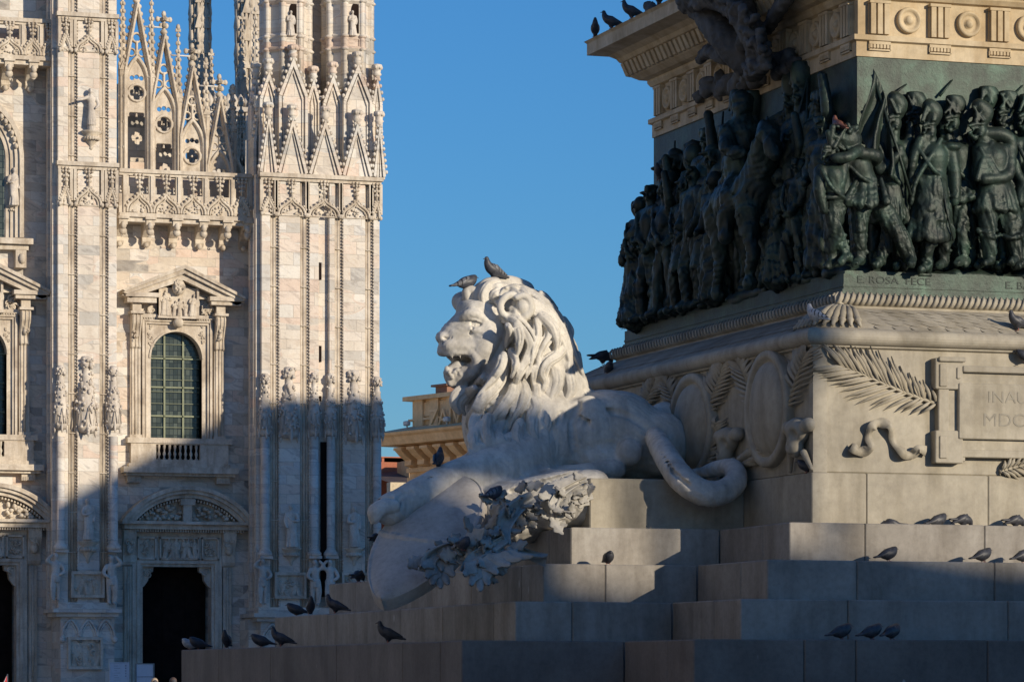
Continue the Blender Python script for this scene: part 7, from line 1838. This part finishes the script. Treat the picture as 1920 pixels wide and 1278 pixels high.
def pigeon_proto(pose, kind):
    """pigeon of 0.33 m, feet at the origin, facing +X"""
    c = Clay((-.21, -.085, -.005), (.16, .085, .30), .0065)
    if pose == 'stand':
        c.chain([(-.075, 0, .085, .03), (-.02, 0, .105, .054), (.045, 0, .132, .052), (.085, 0, .172, .034), (.095, 0, .212, .025)], .015, 4); c.ell((.100, 0, .236), (.026, .021, .022), .01); hd = (.100, .236)
    elif pose == 'hunch':
        c.chain([(-.075, 0, .07, .032), (-.02, 0, .085, .057), (.045, 0, .105, .058), (.085, 0, .135, .040)], .015, 4); c.ell((.105, 0, .158), (.028, .024, .024), .012); hd = (.105, .158)
    else:
        c.chain([(-.075, 0, .10, .03), (-.02, 0, .105, .052), (.04, 0, .105, .052), (.085, 0, .095, .034), (.105, 0, .075, .026)], .015, 4); c.ell((.115, 0, .055), (.025, .021, .022), .01); hd = (.115, .055)
    tz = .075 if pose != 'peck' else .105
    for k in (-1, 0, 1): c.bar((-.06, k * .012, tz), (-.195, k * .018, tz - (.03 if pose != 'peck' else .0)), .020, .010, .012)
    c.bar((-.0, 0, .06), (.0, 0, .045), .035, .03, .02)
    V, Q = c.net(); return V, Q, hd, tz
_pg = {}
def pigeon_parts(pose, kind):
    k = (pose, kind)
    if k in _pg: return _pg[k]
    V, Q, hd, tz = pigeon_proto(pose, kind); bm_, wm = FM[kind]
    root = bpy.data.objects.new('pigeon', None); COL.objects.link(root); root.empty_display_size = .1
    quads('body', V, Q, bm_, root)
    for sg in (-1, 1):
        m = M(); zt = {'stand': .125, 'hunch': .10, 'peck': .115}[pose]
        prof = [(.075, zt + .005, .02), (.04, zt + .02, .050), (-.02, zt + .005, .058), (-.08, zt - .02, .045), (-.14, zt - .042, .030), (-.175, zt - .055, .018)]
        vs, fs = [], []
        for (x, z, y) in prof:
            i = prof.index((x, z, y)); hh = (.018, .040, .042, .030, .017, .004)[i]
            for (dz, dy) in ((hh, -.016), (hh * .4, .004), (-hh * .5, .005), (-hh, -.008)): vs.append((x, sg * (y + dy), z + dz))
        for i in range(5):
            for j in range(3): a = i * 4 + j; fs.append((a, a + 1, a + 5, a + 4))
        n = len(vs); vs += [(x, y * .8, z) for x, y, z in vs]; fs += [tuple(q + n for q in f[::-1]) for f in fs]
        m.add(vs, fs, True); w = m.obj('wing', wm, root)
        m = M(); m.tube([(.005, sg * .022, .055), (.002, sg * .024, .02), (.008, sg * .024, .004)], [.006, .004, .004], 5)
        for a in (-.5, 0, .5): m.tube([(.004, sg * .024, .004), (.03 * cos(a), sg * .024 + .03 * sin(a), .003)], .003, 4)
        m.obj('leg', M_LEG, root)
    m = M(); dx, dz = (.03, -.004) if pose != 'peck' else (.018, -.026)
    m.tube([(hd[0] + dx * .6, 0, hd[1] + dz * .5), (hd[0] + dx * 1.7, 0, hd[1] + dz * 1.6 - .004)], [.008, .002], 6); m.obj('beak', M_BEAK, root)
    _pg[k] = [root, False]; return _pg[k]
GP = 'pigeons resting on the monument'
def pigeon(p, heading, pose, kind, label, scale=1.0):
    """heading: degrees, 0 = facing photo right (+X), 90 = away from the viewer"""
    e = pigeon_parts(pose, kind)
    o = e[0] if not e[1] else copy_tree(e[0])
    e[1] = True; o.location = p; o.rotation_euler = (0, 0, radians(heading)); o.scale = (scale,) * 3
    return tag(o, label, 'pigeon', GP)
ZC = ZA + 1.645                                                # top of the cornice
def on_cornice(px): return (X0 - I2 - .84, onX(px, 0, X0 - I2 - .84)[1], ZC - .03)
def front_step(px, k, back=.10): y = CK[k][1] + back; return (onY(px, 0, y)[0], y, ZS[k])
def side_step(px, k, back=.10): x = LK[k][0] + back; return (x, onX(px, 0, x)[1], ZS[k])
pigeon(on_cornice(1116), 250, 'stand', 'dark', 'dark pigeon perched nearest the tip of the cornice', 1.15)
pigeon(on_cornice(1146), 160, 'stand', 'dark', 'second dark pigeon from the tip of the cornice', 1.15)
pigeon(on_cornice(1184), 165, 'stand', 'dark', 'third dark pigeon from the tip of the cornice', 1.15)
pigeon(on_cornice(1236), 250, 'stand', 'dark', 'dark pigeon on the cornice closest to the eagle carving', 1.15)
pigeon(onY(874, 545, YLN - .05), 10, 'hunch', 'grey', 'barred grey pigeon hunched on the lion forelock', 1.3)
pigeon(onY(926, 526, YLN + .0), 200, 'stand', 'grey', 'barred grey pigeon standing upright on the lion crown', 1.3)
pigeon(onX(1236, 338, X0 - I2 - .62), 230, 'stand', 'dark', 'dark pigeon on the head of the leftmost bronze crowd')
pigeon(onY(1573, 250, YBF - .64), 100, 'stand', 'brown', 'russet pigeon on the bundle of the stooping bronze man')
pigeon((X0 - I1 - .02 + .08, onX(1172, 0, X0 - I1 + .08)[1], ZR), 215, 'stand', 'dark', 'dark pigeon at the far end of the bronze ledge above the mane', 1.1)
pigeon((X0 + .50, Y1 - .50, ZT + .56), 8, 'peck', 'dark', 'dark pigeon fluffing its tail on the torus corner behind the mane', 1.35)
pigeon((X0 + .12, onX(1141, 0, X0 + .12)[1], 6.41), 260, 'hunch', 'dark', 'dark pigeon on the sloping leaf moulding just under its fluffed neighbour', 1.1)
pigeon((X0 + .06, Y0 + .06, 6.42), 120, 'stand', 'pale', 'white and grey pigeon at the corner of the cushion below the bronze', 1.1)
pigeon((onY(1908, 0, Y0 + .08)[0], Y0 + .08, 6.42), 190, 'stand', 'dark', 'dark pigeon on the sunlit torus above the tablet', 1.1)
pigeon((onY(1922, 0, Y0 - .1)[0], Y0 - .12, onY(1922, 681, Y0)[2]), 170, 'hunch', 'dark', 'dark pigeon on the upper edge of the tablet frame', 1.0)
pigeon((X0 - .03, onX(1513, 0, X0 - .03)[1], ZD), 150, 'hunch', 'dark', 'dark pigeon on the plinth ledge below the shaded shield', 1.0)
for (px, pose, hd, lb) in ((1758, 'hunch', 15, 'plump dark pigeon on the top step, largest of the sunlit row'), (1806, 'peck', 10, 'pigeon crouching beside the plump one on the top step'), (1672, 'peck', 170, 'pigeon almost hidden behind the edge of the top step'), (1904, 'peck', 10, 'pigeon feeding on the top step at the far right edge')):
    q = front_step(px, 0, .30 if px != 1672 else .5); pigeon((q[0], q[1], q[2] - (.03 if px != 1672 else .1)), hd, pose, 'dark', lb, 1.1)
q = (onY(1140, 0, LK[1][1] + .15)[0], LK[1][1] + .15, ZS[1]); pigeon(q, 268, 'hunch', 'dark', 'round dark pigeon facing out on the sunlit step below the lion block', 1.05)
for (px, hd, pose, lb) in ((1665, 12, 'hunch', 'dark pigeon on the second step under the corner of the plinth'), (1842, 15, 'hunch', 'dark pigeon on the second step, next from the right edge'), (1918, 15, 'hunch', 'dark pigeon on the second step cut by the right edge')):
    pigeon(front_step(px, 1, .12), hd, pose, 'dark', lb, 1.1)
for (px, hd, lb) in ((1577, 10, 'first of three dark pigeons on the dark lowest course, set apart from the pair'), (1634, 12, 'dark pigeon of the huddled pair, nearer the lone one'), (1672, 30, 'dark pigeon of the huddled pair, with its head tucked')):
    pigeon(front_step(px, 3, .14), hd, 'hunch', 'dark', lb, 1.15)
pigeon(onY(822, 878, YLN - 1.45), 60, 'stand', 'dark', 'dark pigeon standing on the lion foreleg', 1.2)
pigeon(onY(926, 938, 46.0), 30, 'hunch', 'grey', 'grey pigeon resting on top of the leaf garland', 1.15)
pigeon(onY(868, 1032, 45.3), 285, 'hunch', 'grey', 'grey pigeon tucked among the leaves beside the shield', 1.05)
for (px, py, y, lb) in ((706, 1022, 47.6, 'dark pigeon half hidden behind the top of the shield'), (672, 1092, 47.4, 'dark pigeon whose tail shows behind the shield foot')):
    pigeon(onY(px, py, y), 40, 'peck', 'dark', lb)
for (px, k, hd, pose, lb) in ((556, 2, 165, 'hunch', 'long dark pigeon at the end of the third step before the cathedral'), (582, 2, 260, 'stand', 'upright dark pigeon between two others on the third step'), (629, 2, 150, 'stand', 'dark pigeon on the third step nearest the shield'),
        (728, 3, 155, 'stand', 'lone slate pigeon on the brown lowest course below the shield'), (527, 3, 160, 'stand', 'tall dark pigeon on the brown course right of the doorway'), (490, 3, 165, 'hunch', 'squat dark pigeon beside the tall one on the brown course'), (425, 3, 240, 'stand', 'dark pigeon perched before the doorway edge on the brown course'), (372, 3, 185, 'hunch', 'dark pigeon behind the white-headed one on the brown course')):
    pigeon(side_step(px, k, .12), hd, pose, 'dark', lb, 1.2)
pigeon(side_step(356, 3, .12), 190, 'hunch', 'pale', 'white-headed pigeon at the end of the brown course', 1.1)

# ================================================================ NOTICE BOARDS AND PEOPLE IN FRONT OF THE DOOR
M_BOARD = plain('white_board', (.55, .59, .65), .5, 0, .06); M_INK = plain('grey_print', (.28, .30, .36), .6); M_STEEL = plain('grey_steel_frame', (.2, .21, .22), .4, .6)
YN = 136.5
def board(a, b, t, label, dots):
    x0, z1 = xz(a, t, YN); x1, _ = xz(b, t, YN); r = thing('notice_board', label, 'sign', ((x0 + x1) / 2, YN, 0), 'notice boards by the cathedral door')
    m = M(); m.cbox(x0, x1, YN, YN + .05, z1 - 1.5, z1, .01); m.obj('panel', M_BOARD, r)
    m = M()
    for q in ((x0 - .05, x0), (x1, x1 + .05)): m.box(q[0], q[1], YN - .02, YN + .07, 0, z1 + .03)
    m.box(x0, x1, YN - .02, YN + .07, z1, z1 + .03)
    m.obj('frame', M_STEEL if not dots else M_BOARD, r)
    m = M(); rnd = random.Random(int(a))
    if dots:
        for i in range(5): m.blob((x1 - .09, YN - .005, z1 - .10 - i * .10), .03, .006, .03, 8, 4)
        for i in range(9): m.box(x0 + .12, x0 + .12 + rnd.uniform(.1, .28), YN - .004, YN - .001, z1 - .12 - i * .09, z1 - .105 - i * .09)
    else: m.box(x0 + .02, x1 - .02, YN - .02, YN - .001, z1 - .50, z1 - .47)
    m.obj('print', M_INK, r)
board(208, 240, 1242, 'white notice board with a column of dots before the left pier', True)
board(256, 287, 1244, 'pale blank notice board in a steel frame beside the doorway', False)
# pennant tip at the lower left
M_CRIM = plain('red_cloth', (.45, .03, .04), .8); M_WHT = plain('white_cloth', (.6, .6, .62), .8)
x, _, z = onY(6, 1266, 100); r = thing('pennant', 'red and white pennant at the lower left edge before the cathedral', 'flag', (x, 100, 0))
m = M(); m.tube([(x + .12, 100, 0), (x + .12, 100, z + .05)], .015, 6); m.obj('pole', M_STEEL, r)
m = M(); m.prism([(x + .1, z + .0), (x + .1, z - .5), (x - .12, z - .5)], 99.98, 100.0); m.obj('cloth', M_CRIM, r)
m = M(); m.prism([(x + .1, z + .02), (x + .02, z - .2), (x - .22, z - .5), (x - .13, z - .5)], 99.97, 99.99); m.obj('stripe', M_WHT, r)
# passer-by whose crown of hair just reaches into view
def passer(px, py, Y, hair, coat, label):
    x, _, z = onY(px, py, Y); s = z / 1.72; c = Clay((x - .36, Y - .3, -.02), (x + .36, Y + .3, z + .05), .03); P = lambda a, b, h: (x + a * s, Y + b * s, h * s)
    for sg in (-1, 1):
        c.chain([(*P(.09 * sg, 0, .88), .09), (*P(.10 * sg, -.02, .48), .065), (*P(.10 * sg, .02, .06), .045)], .03); c.ell(P(.10 * sg, -.06, .04), (.05, .12, .04), .03)
        c.chain([(*P(.2 * sg, 0, 1.4), .06), (*P(.25 * sg, .02, 1.12), .05), (*P(.22 * sg, -.08, .86), .04)], .03)
    c.chain([(*P(0, 0, .9), .14), (*P(0, 0, 1.15), .13), (*P(0, 0, 1.38), .15)], .05); c.bar(P(-.15, 0, 1.41), P(.15, 0, 1.41), .07, .07, .04); c.bar(P(0, 0, 1.42), P(0, 0, 1.55), .055, .05, .03)
    c.ell(P(0, -.01, 1.61), (.085, .10, .115), .02); c.ell(P(0, -.11, 1.60), (.015, .02, .02), .01)
    V, Q = c.net(); o = quads('person', V, Q, coat); tag(o, label, 'person')
    c = Clay((x - .2, Y - .2, z - .35), (x + .2, Y + .2, z + .08), .02); c.ell(P(0, .02, 1.64), (.10, .115, .105), .02); c.ell(P(0, -.10, 1.58), (.07, .07, .09), .02, cut=True); V, Q = c.net(); quads('hair', V, Q, hair, o)
M_HAIR = plain('brown_hair', (.08, .05, .035), .6); M_HAIR2 = plain('fair_hair', (.42, .32, .22), .6); M_COAT = plain('dark_coat', (.05, .05, .06), .8)
passer(290, 1271, 98, M_HAIR2, M_COAT, 'person with fair hair passing in front of the blank board, only the crown in view')
passer(325, 1270, 96, M_HAIR, M_COAT, 'person with dark hair passing in front of the doorway, only the crown in view')
